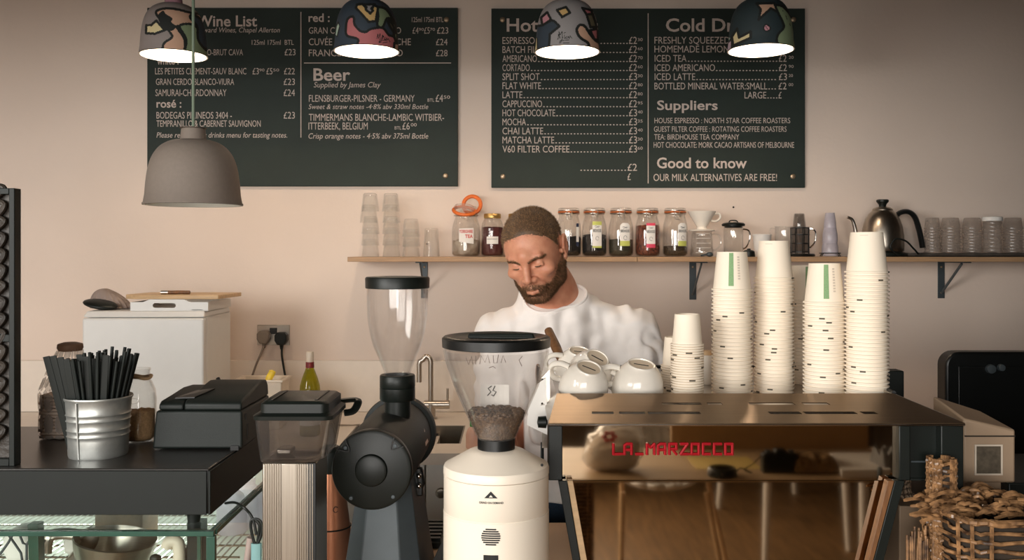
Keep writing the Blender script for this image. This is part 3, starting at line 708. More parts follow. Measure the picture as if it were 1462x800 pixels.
t = thing('coffee_dripper', 'white ceramic cone dripper standing on the glass server', 'coffee dripper', c2)
obj('cone', MB().lathe([(0.008,0),(.042,0),(.044,.003),(.040,.0055),(.018,.0065),(.016,.014),(.020,.020),(.046,.064),(.047,.067),(.044,.067),(.014,.02),(.008,.006),(.008,0)], c2, 40), M['china'], t)
obj('handle', MB().tube(spline([(c2[0]+.040,c2[1],c2[2]+.058),(c2[0]+.058,c2[1],c2[2]+.060),(c2[0]+.062,c2[1],c2[2]+.045),(c2[0]+.048,c2[1],c2[2]+.034),(c2[0]+.030,c2[1],c2[2]+.036)],8), .004, 8, flat=1.6), M['china'], t)
# scoop
mb = MB(); q = at(1013, 364, 3.01)
mb.ball((q.x, 3.01, SZ+.008), (.012,.010,.008), 14, 8); mb.tube([(q.x+.008,3.01,SZ+.012),(q.x-.03,3.0,SZ+.004)], .003, 8)
tag(obj('coffee_scoop', mb, M['grey_metal']), 'small dark metal scoop lying on the shelf before the server', 'scoop')
# tea press
c = (px_x(1047,YJ), YJ, SZ)
t = thing('tea_press', 'cylindrical glass tea press with black lid above a cup stack', 'tea press', c)
b = MB(); glass_body(b, [(0,.002),(.030,.001),(.033,.004),(.033,.09),(.031,.105)], c); obj('glass_body', b, M['glass_thin'], t, angle=180)
obj('lid', MB().lathe([(0,.098),(.030,.098),(.031,.103),(.038,.104),(.039,.110),(.034,.114),(.012,.117),(.010,.116),(0,.116)], c, 36), M['black'], t)
obj('lid_loop', MB().tube(spline([(c[0]-.016,c[1],c[2]+.114),(c[0]-.010,c[1],c[2]+.122),(c[0]+.010,c[1],c[2]+.122),(c[0]+.016,c[1],c[2]+.114)],6), .002, 8), M['black'], t)
obj('handle', MB().tube(spline([(c[0]+.033,c[1],c[2]+.094),(c[0]+.052,c[1],c[2]+.088),(c[0]+.056,c[1],c[2]+.062),(c[0]+.046,c[1],c[2]+.036),(c[0]+.033,c[1],c[2]+.026)],8), .0028, 8), M['chrome'], t)
# white cup + dark tin next to it
x = px_x(1088, YJ)
mb = MB().lathe([(0,.001),(.024,0),(.031,.072),(.0325,.074),(.031,.076),(.0295,.073),(.023,.004),(0,.004)], (x, YJ, SZ), 32)
tag(obj('paper_cup', mb, M['paper_white']), 'single white paper cup standing upright on the shelf', 'cup')
mb = MB().lathe([(0,0),(.020,0),(.021,.003),(.019,.018),(.012,.022),(.006,.023),(.006,.027),(0,.028)], (px_x(1069,3.02), 3.02, SZ), 24)
tag(obj('coffee_tamper', mb, M['black']), 'small black tamper on the shelf beside the single white cup', 'tamper')
# glass jug, cafetiere in wire frame
c = (px_x(1119,YJ), YJ, SZ)
t = thing('glass_jug', 'plain glass jug with square shoulders between shelf cup and cafetiere', 'jug', c)
b = MB(); glass_body(b, [(0,.002),(.026,.001),(.030,.005),(.030,.085),(.0295,.1),(.031,.103)], c); obj('glass_body', b, M['glass'], t, angle=180)
obj('handle', MB().tube(spline([(c[0]-.030,c[1],c[2]+.095),(c[0]-.046,c[1],c[2]+.092),(c[0]-.046,c[1],c[2]+.05),(c[0]-.030,c[1],c[2]+.035)],8), .0025, 8), M['glass'], t)
c = (px_x(1142,YJ), YJ, SZ)
t = thing('cafetiere', 'wire-framed cafetiere with a dark smoked beaker turned over on top', 'cafetiere', c)
b = MB(); glass_body(b, [(0,.014),(.026,.013),(.029,.017),(.029,.095),(.030,.098)], c); obj('glass_body', b, M['hopper_smoke'], t, angle=180)
w_ = MB()
for z in (.016, .045, .075, .098): w_.tube([(c[0]+.031*math.cos(a),c[1]+.031*math.sin(a),c[2]+z) for a in np.linspace(0,2*PI,28,endpoint=False)], .0017, 6, closed=True)
for a in np.linspace(0, 2*PI, 8, endpoint=False): w_.tube([(c[0]+.031*math.cos(a),c[1]+.031*math.sin(a),c[2]+.001),(c[0]+.031*math.cos(a),c[1]+.031*math.sin(a),c[2]+.1)], .0017, 6)
obj('wire_frame', w_, M['black_gloss'], t)
obj('handle', MB().tube(spline([(c[0]+.030,c[1]-.01,c[2]+.096),(c[0]+.046,c[1]-.02,c[2]+.085),(c[0]+.044,c[1]-.02,c[2]+.05),(c[0]+.031,c[1]-.01,c[2]+.03)],8), .0028, 8), M['chrome'], t)
obj('base_tray', MB().lathe([(0,.001),(.048,.001),(.050,.006),(.047,.010),(.030,.011),(0,.011)], c, 36), M['black_gloss'], t)
c = (c[0]-.002, c[1], SZ+.0995)
b = MB().lathe([(.021,0),(.0215,.003),(.017,.044),(.015,.047),(0,.047),(0,.044),(.014,.044),(.019,.003),(.0195,0),(.021,0)], c, 28)
tag(obj('smoked_beaker', b, M['hopper_smoke']), 'smoked plastic beaker upside down on the cafetiere', 'beaker')
# milky cups in a loose stack on a wire stand
x = px_x(1185, YJ)
mbp = None
for i, (z, s_) in enumerate(((.003,1.0),(.045,.92),(.085,.74))):
    b = MB().lathe([(.026,0),(.0275,.010),(.0265,.03),(.021,.058),(.0205,.062),(0,.062),(0,.059),(.0195,.059),(.0245,.03),(.025,0),(.026,0)], (0,0,0), 28)
    for j, v in enumerate(b.v): b.v[j] = (v[0]*s_, v[1]*s_, v[2]*(1+.1*(1-s_)))
    o = obj('plastic_beaker', b, M['milky']); o.location = (x, YJ, SZ+z)
    tag(o, 'milky plastic beaker, %s of the pale stack beside the kettle' % ['lowest','middle','topmost'][i], 'beaker', 'milky beakers beside the kettle')
mb = MB()
mb.tube([(x+.034*math.cos(a),YJ+.034*math.sin(a),SZ+.012) for a in np.linspace(0,2*PI,28,endpoint=False)], .0016, 6, closed=True)
for a in (.5, 2.1, 3.7, 5.3): mb.tube([(x+.034*math.cos(a),YJ+.034*math.sin(a),SZ+.012),(x+.042*math.cos(a),YJ+.042*math.sin(a),SZ+.0016)], .0016, 6)
tag(obj('wire_stand', mb, M['black']), 'black wire ring stand round the foot of the milky beakers', 'stand')
# kettle
Yk = 3.085; xk = px_x(1260, Yk); c = (xk, Yk, SZ)
t = thing('kettle_base', 'black electric base under the steel gooseneck kettle', 'kettle base', c)
obj('plate', MB().lathe([(0,0),(.078,0),(.080,.004),(.078,.012),(.060,.018),(0,.018)], c, 40), M['black'], t)
obj('power_cable', MB().tube(spline([(xk+.02,Yk-.085,SZ+.004),(xk-.01,Yk-.088,SZ+.03),(xk+.005,Yk-.09,SZ+.058),(xk+.04,Yk-.09,SZ+.052),(xk+.07,Yk-.085,SZ+.025),(xk+.10,Yk-.07,SZ+.005),(xk+.16,Yk-.06,SZ+.004)],8), .003, 8), M['black'], t)
c = (xk, Yk, SZ+.0185)
t = thing('gooseneck_kettle', 'brushed steel gooseneck kettle with black handle and knob', 'kettle', c)
obj('body', MB().lathe([(0,0),(.066,0),(.068,.003),(.069,.02),(.068,.050),(.064,.080),(.056,.108),(.044,.128),(.033,.138)], c, 48), M['steel_v'], t)
obj('lid', MB().lathe([(.033,.138),(.0335,.141),(.030,.146),(.016,.151),(0,.151)], c, 40), M['steel_v'], t)
obj('lid_knob', MB().lathe([(0,.150),(.011,.150),(.012,.158),(.020,.168),(.020,.173),(.018,.175),(0,.175)], c, 32), M['black'], t)
pts = spline([(c[0]-.060,c[1]-.02,c[2]+.020),(c[0]-.082,c[1]-.026,c[2]+.024),(c[0]-.098,c[1]-.03,c[2]+.045),(c[0]-.106,c[1]-.032,c[2]+.080),(c[0]-.116,c[1]-.034,c[2]+.106),(c[0]-.132,c[1]-.036,c[2]+.114)], 8)
obj('spout', MB().tube(pts, [.009-.0045*i/(len(pts)-1) for i in range(len(pts))], 12), M['steel'], t)
pts = spline([(c[0]+.042,c[1],c[2]+.112),(c[0]+.058,c[1],c[2]+.130),(c[0]+.086,c[1],c[2]+.134),(c[0]+.108,c[1],c[2]+.118),(c[0]+.122,c[1],c[2]+.080),(c[0]+.132,c[1],c[2]+.035),(c[0]+.136,c[1],c[2]+.012)], 8)
obj('handle', MB().tube(pts, .0085, 10, flat=1.5), M['black_gloss'], t)
# plastic cup columns at the end of the shelf
b = MB()
for i in range(9): b.lathe([(.030,.0105*i),(.0325,.0105*i+.001),(.0325,.0105*i+.003),(.0305,.0105*i+.0045),(.0295,.0105*i+.0104)], (0,0,0), 28)
b.lathe([(.0295,.0945),(.026,.122),(.024,.124),(0,.124)], (0,0,0), 28)
pc = None
for i, (px, w_, lab) in enumerate(((1331,.8,'slim cloudy plastic cup column nearest the kettle handle'),(1357,1.0,'cloudy plastic cup column second from the kettle handle'),(1388,1.0,'cloudy plastic cup column left of the white-lidded pot'),(1446,1.0,'faint grey plastic cup column at the very end of the shelf'))):
    loc = (px_x(px,YJ), YJ, SZ+.016)
    if pc is None:
        pc = obj('plastic_cups', b, M['cupclear']); pc.location = loc; pc.scale = (w_,w_,.93); tag(pc, lab, 'cups', 'plastic cup columns on the shelf')
    else: dup(pc, loc, (0,0,i), lab, 'plastic cup columns on the shelf', (w_,w_,.93))
c = (px_x(1417,3.06), 3.06, SZ+.016)
t = thing('plastic_pot', 'tall pale plastic pot with a white lid among the cup columns', 'pot', c)
b = MB()
for i in range(8): b.lathe([(.027,.013*i),(.0285,.013*i+.003),(.0285,.013*i+.009),(.027,.013*(i+1))], c, 28)
obj('body', b, M['cupclear'], t); obj('lid', MB().lathe([(0,.104),(.031,.104),(.0315,.106),(.0315,.116),(.029,.118),(0,.118)], c, 28), M['paper_white'], t)
# crumpled black sack under them
def crumple(mb, x0, x1, y0, y1, z0, h, nx, ny, amp, seed):
    rs = np.random.RandomState(seed); g = rs.rand(nx, ny)
    top = [[(x0+(x1-x0)*i/(nx-1), y0+(y1-y0)*j/(ny-1), z0+(h*(.55+amp*g[i,j]) if 0<i<nx-1 and 0<j<ny-1 else h*.25)) for j in range(ny)] for i in range(nx)]
    o = len(mb.v)
    for r_ in top:
        for p in r_: mb.v.append((p[0]+random.uniform(-.3,.3)*(x1-x0)/nx*.5, p[1], p[2]))
    for i in range(nx-1):
        for j in range(ny-1): mb.f.append((o+i*ny+j, o+(i+1)*ny+j, o+(i+1)*ny+j+1, o+i*ny+j+1)); mb.m.append(0)
    rim = [i*ny for i in range(nx)]+[(nx-1)*ny+j for j in range(1,ny)]+[i*ny+ny-1 for i in range(nx-2,-1,-1)]+[j for j in range(ny-2,0,-1)]
    b0 = len(mb.v)
    for q in rim: v = mb.v[o+q]; mb.v.append((v[0], v[1], z0))
    L = len(rim)
    for i in range(L): mb.f.append((b0+i, b0+(i+1)%L, o+rim[(i+1)%L], o+rim[i])); mb.m.append(0)
    mb.f.append(tuple(b0+i for i in range(L-1,-1,-1))); mb.m.append(0)
    return mb
mb = crumple(MB(), px_x(1292,3.06), 2.05, 2.985, 3.17, SZ, .0155, 34, 9, .42, 3)
tag(obj('black_sack', mb, M['blacksack'], angle=25), 'crumpled black plastic sack spread along the right end of the shelf', 'sack')
# two small plugs of dark in the wall
for px, py, r, lab in ((609.5,348.5,.003,'small black screw hole in the wall beside the single glass'),(1047,296,.0035,'small dark screw hole in the wall right of the white dripper')):
    q = at(px, py, 3.199); b = MB().ball((q.x,3.1985,q.z), (r,.0014,r), 10, 6); tag(obj('wall_plug', b, M['ink']), lab, 'wall plug')
# ------------------------------------------------------------------ back worktop with sink
WZ = .92; WY0 = 2.53
mb = MB()
for a in ((-2.0,-.50,WY0,YW-.015),(-.15,1.6,WY0,YW-.015),(-.50,-.15,WY0,2.66),(-.50,-.15,2.94,YW-.015)): mb.box(a[0],a[1],a[2],a[3],WZ-.032,WZ)
tag(obj('worktop', mb, M['white_lam']), 'long white worktop along the back wall with a sink cut in', 'worktop')
mb = MB(); t_ = .004
x0,x1,y0,y1,z0 = -.499,-.151,2.661,2.939,WZ-.165
mb.box(x0,x1,y0,y1,z0,z0+t_); mb.box(x0,x0+t_,y0,y1,z0+t_,WZ-.001); mb.box(x1-t_,x1,y0,y1,z0+t_,WZ-.001); mb.box(x0+t_,x1-t_,y0,y0+t_,z0+t_,WZ-.001); mb.box(x0+t_,x1-t_,y1-t_,y1,z0+t_,WZ-.001)
t = thing('sink', 'brushed steel sink basin sunk into the white worktop', 'sink', ((x0+x1)/2,(y0+y1)/2,z0))
obj('basin', mb, material('sink_steel', rgb(120,110,96), .35, 1, var=.08), t)
obj('overflow', MB().box(-.245,-.238,y1-t_-.002,y1-t_,WZ-.06,WZ-.025), M['ink'], t)
obj('drain', MB().lathe([(0,.001),(.03,.001),(.032,.004),(0,.004)], ((x0+x1)/2,(y0+y1)/2,z0+t_), 24), M['chrome'], t)
# tap
Yt = 3.06; xt = px_x(615, Yt)
t = thing('kitchen_tap', 'brushed steel swan-neck tap standing behind the sink', 'tap', (xt, Yt, WZ))
s_ = Yt/F
obj('base_ring', MB().lathe([(0,0),(.022,0),(.023,.002),(.021,.006),(.016,.008),(.016,.05),(0,.05)], (xt,Yt,WZ), 28), M['steel'], t)
zb = H-(578-HY)*s_
obj('valve_body', MB().tube([(px_x(605.5,Yt),Yt,zb),(px_x(642,Yt),Yt,zb)], .0145, 20), M['steel'], t, bevel=.001)
obj('lever', MB().tube([(px_x(639,Yt),Yt,zb+.012),(px_x(639,Yt),Yt,H-(555-HY)*s_)], .0042, 12), M['steel'], t)
zt = H-(505-HY)*s_; xs = px_x(598.5, Yt)
pts = [(xt,Yt,WZ+.04),(xt,Yt,zt-.035)]+[(xt+.02*(math.cos(a)-1),Yt,zt-.03+.022*math.sin(a)) for a in np.linspace(.2,1.4,6)]+[(xs+.012,Yt,zt-.022),(xs+.003,Yt,zt-.026),(xs,Yt,zt-.036),(xs,Yt,H-(546-HY)*s_)]
obj('spout', MB().tube(pts, .0088, 16), M['steel'], t)
# cupboards under
xs_ = [-2.0,-1.3,-.75,-.2434,.35,.95,1.6]
for i in range(6):
    a, b = xs_[i]+.001, xs_[i+1]-.001
    lab = ['white cupboard at the far left under the worktop','white cupboard under the white fridge','white cupboard under the worktop behind the black display top','white cupboard with round steel knob under the sink','white cupboard behind the man','white cupboard behind the espresso machine'][i]
    t = thing('base_cupboard', lab, 'cupboard', ((a+b)/2, 2.85, .0))
    mb = MB(); mb.box(a, b, WY0+.045, YW-.02, .1, .752); mb.box(a, b, WY0+.08, YW-.02, .0, .1)
    mb.box(a, a+.01, WY0+.045, YW-.02, .752, WZ-.033); mb.box(b-.01, b, WY0+.045, YW-.02, .752, WZ-.033)
    obj('carcass', mb, M['white_lam'], t)
    d = obj('door', MB().box(a+.0015, b-.0015, WY0+.024, WY0+.043, .11, WZ-.036), M['white_app'], t, bevel=.002)
    kx = px_x(612, 2.55) if i == 3 else -.28 if i == 2 else b-.05
    if i == 2: kx = b-.06
    if i == 3: kx = a+.045
    kz = H-(702-HY)*2.55/F
    k = MB().lathe([(.006,0),(.006,.010),(.014,.016),(.0155,.022),(.012,.028),(0,.030)], (0,0,0), 20); k.xform(0, Matrix.Translation((kx,WY0+.0235,kz)) @ Matrix.Rotation(PI/2,4,'X'))
    obj('knob', k, M['steel'], d)

# ------------------------------------------------------------------ small white fridge and what lies on it
x0, x1, y0, y1 = -1.266, -.907, 2.68, 2.935; zt = 1.305; zb = WZ
t = thing('countertop_fridge', 'small white countertop fridge against the wall behind the straws', 'fridge', ((x0+x1)/2,(y0+y1)/2,zb))
mb = MB(); mb.box(x0, x1, y0+.03, y1, zb+.012, zt-.018)
mb.hexa([(x0,y0+.004,zt-.018),(x1,y0+.004,zt-.018),(x1,y1,zt-.018),(x0,y1,zt-.018)], [(x0+.006,y0+.018,zt),(x1-.004,y0+.018,zt),(x1-.004,y1-.004,zt),(x0+.006,y1-.004,zt)])
obj('cabinet', mb, M['white_app'], t, bevel=.004)
d = obj('door', MB().box(x0, x1, y0, y0+.028, zb+.02, zt-.020), M['white_app'], t, bevel=.007, seg=3)
obj('hinge_cover', MB().box(x1-.045, x1-.008, y0+.02, y0+.05, zt+.0002, zt+.006), M['white_app'], t, bevel=.002)
for a, b in ((x0+.03,y0+.05),(x1-.03,y0+.05),(x0+.03,y1-.03),(x1-.03,y1-.03)): obj('foot', MB().lathe([(0,0),(.014,0),(.014,.012),(0,.012)], (a,b,zb), 16), M['black'], t)
# tray with a hand hole
ty0, ty1, tz = 2.70, 2.92, zt+.0003
ax, bx = px_x(186,2.70), px_x(297,2.70)
out = [(ax,tz),(bx,tz),(bx,tz+.026),(px_x(272,2.7),tz+.026),(px_x(262,2.7),tz+.034),(px_x(214,2.7),tz+.034),(px_x(204,2.7),tz+.026),(ax,tz+.026)]
mb = MB()
hx0, hx1, hz0, hz1 = px_x(218,2.7), px_x(251,2.7), tz+.009, tz+.023
def front(y, ya):
    mb.prism([(ax,tz),(hx0,tz),(hx0,tz+.034),(px_x(214,2.7),tz+.034),(px_x(204,2.7),tz+.026),(ax,tz+.026)],'y',y,ya)
    mb.prism([(hx1,tz),(bx,tz),(bx,tz+.026),(px_x(272,2.7),tz+.026),(px_x(262,2.7),tz+.034),(hx1,tz+.034)],'y',y,ya)
    for za, zb_, f in ((tz,hz0,0),(hz1,tz+.034,1)):
        n = 8; cxm = (hx0+hx1)/2; rr = (hz1-hz0)/2; zc = (hz0+hz1)/2
        top = [(hx0,zc)]+[(hx0+rr-rr*math.cos(a), zc+(rr if f else -rr)*math.sin(a)) for a in np.linspace(.15,PI/2,6)]+[(hx1-rr+rr*math.sin(a), zc+(rr if f else -rr)*math.cos(a)) for a in np.linspace(0,PI/2-.15,6)]+[(hx1,zc)]
        e = (tz+.034) if f else tz
        for i in range(len(top)-1):
            (u0,w0),(u1,w1) = top[i],top[i+1]
            mb.prism([(u0,min(w0,e)),(u1,min(w1,e)),(u1,max(w1,e)),(u0,max(w0,e))] if not f else [(u0,w0),(u1,w1),(u1,e),(u0,e)],'y',y,ya)
front(ty0, ty0+.006)
mb.box(ax, bx, ty0+.006, ty1, tz, tz+.004); mb.box(ax, ax+.005, ty0+.006, ty1, tz+.004, tz+.026); mb.box(bx-.005, bx, ty0+.006, ty1, tz+.004, tz+.026); mb.box(ax+.005, bx-.005, ty1-.006, ty1, tz+.004, tz+.026)
tag(obj('serving_tray', mb, M['white_app']), 'white plastic tray with an oval hand hole on top of the fridge', 'tray')
bz = tz+.0343
a_, b_ = px_x(170,2.71), px_x(312,2.71)
mb = MB().prism([(a_+.012,2.73),(a_+.05,2.708),(b_,2.708),(b_+.012,2.90),(a_+.02,2.90),(a_,2.76)], 'z', bz, bz+.012)
tag(obj('chopping_board', mb, M['woodlt'], bevel=.0015), 'pale wooden chopping board lying on the white tray', 'chopping board')
p, q = px_x(230,2.76), px_x(271,2.76); zz = bz+.0122
t = thing('folding_knife', 'small steel and brown folding knife lying on the wooden board', 'knife', ((p+q)/2,2.76,zz))
obj('handle', MB().tube([(p+.02,2.76,zz+.0055),((p+q)/2+.01,2.76,zz+.006),(q,2.76,zz+.0055)], .0055, 10), M['wooddk'], t)
obj('bolster', MB().tube([(p,2.76,zz+.0055),(p+.022,2.76,zz+.0058)], .0057, 10), M['steel'], t)
# folded cap-like paper scoop
e = zt+.0005; hx = px_x(157,2.80)
t = thing('folded_hat', 'pale ribbed hat with black brim lying on the fridge left of the tray', 'hat', (hx,2.80,e))
b = MB(); n, m = 40, 12
rows = []
for i in range(m+1):
    v = i/m; row = []
    for k in range(n):
        a = 2*PI*k/n; r = math.cos(v*PI/2)**.8
        rib = 1+.03*(1 if k%2 else -1)*(1-v)
        row.append((hx+.062*r*math.cos(a)*rib-.018*v, 2.81+.045*r*math.sin(a)*rib, e+.002+.060*math.sin(v*PI/2)*(1-.35*max(0,math.cos(a))*r)))
    rows.append(row)
for i in range(m):
    for k in range(n): b.add([rows[i][k],rows[i][(k+1)%n],rows[i+1][(k+1)%n],rows[i+1][k]],[(0,1,2,3)])
obj('crown', b, M['plum'], t, angle=180)
b = MB(); b.ball((0,0,0),(.052,.034,.0115),28,12)
b.xform(0, Matrix.Translation((px_x(143,2.75),2.752,e+.0165)) @ Matrix.Rotation(math.radians(10),4,'Y') @ Matrix.Rotation(math.radians(14),4,'X'))
obj('brim', b, M['black'], t, angle=180)

# ------------------------------------------------------------------ socket, plugs
Ys = 3.199
p, q = at(368,493,Ys), at(414,464,Ys)
t = thing('wall_socket', 'double brushed steel wall socket plate with black switches', 'socket', ((p.x+q.x)/2,Ys,p.z))
obj('plate', MB().box(p.x,q.x,Ys-.008,Ys,p.z,q.z), M['steel'], t, bevel=.0015)
a, b = at(386,477,Ys), at(396.5,468,Ys)
obj('switch', MB().box(a.x,b.x,Ys-.0105,Ys-.0082,a.z,b.z), M['black_gloss'], t, bevel=.001)
def plug(lab, px, py, m, cable):
    c = at(px,py,Ys-.008)
    t = thing('plug', lab, 'plug', (c.x,Ys-.0085,c.z))
    b = MB(); w = .0215; h = .022
    poly = [(-w*.55,-h),(w*.55,-h),(w,-h*.3),(w,h*.55),(w*.65,h),(-w*.65,h),(-w,h*.55),(-w,-h*.3)]
    b.prism([(c.x+u,c.z+v) for u,v in poly],'y',Ys-.040,Ys-.0085)
    obj('body', b, m, t, bevel=.004, seg=3)
    obj('cable_grip', MB().tube([(c.x,Ys-.022,c.z-h+.002),(c.x,Ys-.022,c.z-h-.016)],[.008,.005],10), m, t)
    obj('cable', MB().tube(spline(cable,8),.0038,8), m, t)
mg = material('grey_plug', rgb(120,108,96), .5)
plug('grey plug in the left socket with its flex slanting down left', 378.5, 481, mg, [at(377,493,3.17),at(373,504,3.165),at(366,520,3.16),at(359,540,3.15),at(352,560,3.15)])
plug('black plug in the right socket with its flex hanging down', 403.5, 483, M['black'], [at(402.5,495,3.17),at(402.5,508,3.165),at(405,525,3.16),at(408,545,3.155),at(406.5,562,3.15),at(400,582,3.14)])
# tub
x0,x1,y0,y1 = px_x(333,2.86),px_x(402,2.86),2.86,2.97; z0 = WZ; z1 = H-(543-HY)*2.86/F
t = thing('plastic_tub', 'open cream plastic tub of oddments below the wall socket', 'tub', ((x0+x1)/2,(y0+y1)/2,z0))
mb = MB()
o_b = [(x0+.008,y0+.008,z0),(x1-.008,y0+.008,z0),(x1-.008,y1-.008,z0),(x0+.008,y1-.008,z0)]
o_t = [(x0,y0,z1),(x1,y0,z1),(x1,y1,z1),(x0,y1,z1)]
i_t = [(x0+.006,y0+.006,z1),(x1-.006,y0+.006,z1),(x1-.006,y1-.006,z1),(x0+.006,y1-.006,z1)]
i_b = [(x0+.012,y0+.012,z1-.03),(x1-.012,y0+.012,z1-.03),(x1-.012,y1-.012,z1-.03),(x0+.012,y1-.012,z1-.03)]
mb.v = o_b+o_t+i_t+i_b
mb.f = [(3,2,1,0)]+[(i,(i+1)%4,4+(i+1)%4,4+i) for i in range(4)]+[(4+i,4+(i+1)%4,8+(i+1)%4,8+i) for i in range(4)]+[(8+i,8+(i+1)%4,12+(i+1)%4,12+i) for i in range(4)]+[(12,13,14,15)]; mb.m=[0]*len(mb.f)
obj('body', mb, M['tub'], t, bevel=.003)
b = MB(); b.tube([(x0-.002,y0-.002,z1-.004),(x1+.002,y0-.002,z1-.004),(x1+.002,y1+.002,z1-.004),(x0-.002,y1+.002,z1-.004)], .004, 8, closed=True); obj('rim', b, M['tub'], t)
zi = z1-.03
mb = MB(); c = at(386,0,2.9)
mb.tube(spline([(c.x-.008,2.90,zi+.003),(c.x-.004,2.90,zi+.030),(c.x+.003,2.905,zi+.045),(c.x+.006,2.905,zi+.055)],6),[.004]+[.011]*16+[.006,.004],10,flat=.5)
mb.tube(spline([(c.x-.008,2.895,zi+.012),(c.x+.012,2.89,zi+.014),(c.x+.03,2.885,zi+.016)],6),.008,10,flat=.5)
tag(obj('yellow_scoop', mb, M['yellow']), 'bright yellow plastic scoop sticking out of the cream tub', 'scoop')
mb = MB().ball((px_x(358,2.91),2.91,zi+.012),(.016,.012,.011),14,8); tag(obj('white_spoon', mb, M['paper_white']), 'white plastic spoon bowl lying in the cream tub', 'spoon')
mb = MB().tube([(px_x(343,2.9),2.9,zi+.006),(px_x(354,2.9),2.91,zi+.012)],.005,8); tag(obj('grey_clip', mb, M['grey_metal']), 'dark grey clip at the left inside the cream tub', 'clip')
mb = MB().tube([(px_x(371,2.9),2.9,zi+.008),(px_x(378,2.9),2.9,zi+.009)],.005,8); tag(obj('bottle_stopper', mb, M['navy']), 'navy bottle stopper beside the yellow scoop in the tub', 'stopper')
# wine bottle
Yb = 2.78; c = (px_x(442.5,Yb),Yb,WZ); s_ = Yb/F; ht = H-(502.5-HY)*s_-WZ
t = thing('wine_bottle', 'green glass wine bottle with pale capsule standing near the wall', 'bottle', c)
P_ = [(0,.003),(.026,0),(.0305,.004),(.031,.10),(.031,.143),(.0298,.157),(.0235,.180),(.0155,.202),(.0122,.212),(.0112,.220)]
P_ = [(r,z*ht/.262) for r,z in P_]
obj('glass_body', MB().lathe(P_, c, 32), M['bottle'], t, angle=180)
k = ht/.262
obj('capsule', MB().lathe([(.0112,.214*k),(.0116,.216*k),(.0116,.258*k),(.0105,.262*k),(0,.262*k)], c, 24), M['tub'], t)
obj('capsule_band', MB().lathe([(.0120,.212*k),(.0130,.2125*k),(.0124,.230*k),(.0118,.2305*k)], c, 24), material('capsule_red', rgb(120,34,38),.5), t)
obj('label', MB().lathe([(.0314,.035*k),(.0314,.092*k)], c, 32), M['paper_white'], t)
# spoon on the worktop
mb = MB(); e = WZ+.0035
mb.tube([(px_x(482,2.93),2.93,e),(px_x(505,2.93),2.925,e),(px_x(514,2.92),2.92,e+.003)],[.003,.002,.0025],8); mb.ball((px_x(520,2.92),2.918,e+.002),(.016,.010,.0045),14,8)
tag(obj('teaspoon', mb, M['steel']), 'steel teaspoon lying on the white worktop beside the black grinder', 'spoon')
# soap bottle
Yq = 2.60; c = (px_x(676,Yq),Yq,WZ)
t = thing('soap_bottle', 'pale pink soap bottle with green cap seen behind the white grinder\'s hopper', 'bottle', c)
obj('body', MB().lathe([(0,0),(.020,0),(.022,.003),(.022,.04),(.016,.056),(.008,.062),(.008,.064),(0,.064)], c, 24), M['pink'], t)
obj('cap', MB().lathe([(.010,.062),(.0105,.064),(.0105,.084),(.007,.088),(0,.088)], c, 20), M['green'], t)

# ------------------------------------------------------------------ glass display case with the black top box
GX1 = -.478; GX0 = -1.45; GY0 = 1.462; GY1 = 1.98; GZ = 1.036
t = thing('display_case', 'glass display case with green glass edges at the lower left', 'display case', ((GX0+GX1)/2,(GY0+GY1)/2,0))
g = MB()
g.box(GX0,GX1,GY0,GY0+.005,.45,GZ-.012); g.box(GX1-.005,GX1,GY0+.006,GY1-.02,.45,GZ-.012); g.box(GX0,GX1,GY0,GY1-.02,GZ-.004,GZ)
obj('pane', g, M['pane'], t)
e = MB()
e.box(GX0,GX1,GY0-.004,GY0+.008,GZ-.012,GZ-.004); e.box(GX1-.010,GX1+.002,GY0+.008,GY1-.02,GZ-.012,GZ-.004)
e.box(GX1-.012,GX1+.002,GY0-.004,GY0+.006,.45,GZ-.012); e.box(GX1-.030,GX1-.024,GY0+.006,GY0+.012,.45,GZ-.012)
obj('glass_edge', e, M['case_green'], t, bevel=.001)
pm = MB(); pm.box(GX1-.062,GX1-.036,GY0+.05,GY0+.075,.45,GZ-.005); obj('corner_post', pm, M['case_black'], t, bevel=.001)
pm = MB(); pm.hexa([(px_x(52,1.52),1.50,.90),(px_x(66,1.52),1.50,.90),(px_x(66,1.52),1.52,.90),(px_x(52,1.52),1.52,.90)],[(px_x(48,1.52),1.50,GZ-.005),(px_x(63,1.52),1.50,GZ-.005),(px_x(63,1.52),1.52,GZ-.005),(px_x(48,1.52),1.52,GZ-.005)]); obj('upright', pm, M['case_green'], t, bevel=.001)
b = MB(); b.box(GX0,GX1,GY1-.02,GY1,.45,GZ); b.box(GX0,GX1,GY0,GY1-.02,.40,.45); b.box(GX0-.01,GX0,GY0,GY1,.40,GZ); obj('back_panel', b, M['case_in'], t)
b = MB(); b.box(GX0-.01,GX1+.002,GY0-.004,GY1,0,.40); obj('plinth', b, M['case_black'], t)
w_ = MB(); zr = .921
for y in np.linspace(1.60,1.93,6): w_.tube([(GX0+.01,y,zr),(GX1-.02,y,zr)], .0022, 6)
x = GX0+.03
while x < GX1-.025: w_.tube([(x,1.59,zr+.003),(x,1.94,zr+.003)], .0016, 6); x += .0135
obj('wire_rack', w_, M['chrome'], t)
lt = MB().tube([(GX0+.05,1.93,GZ-.03),(GX1-.07,1.93,GZ-.03)], .008, 10)
obj('light_tube', lt, material('case_tube', rgb(235,255,240), .5, emit=(.85,1,.9,1), es=4), t)
al = bpy.data.lights.new('case_light','AREA'); al.shape='RECTANGLE'; al.size=.8; al.size_y=.04; al.energy=2.0; al.color=(.93,1,.95)
ao = bpy.data.objects.new('case_light', al); C.objects.link(ao); ao.parent = t; ao.location = Vector((-.95,1.87,GZ-.02))-BASE[t]; ao.rotation_euler = (math.radians(-20),0,0)
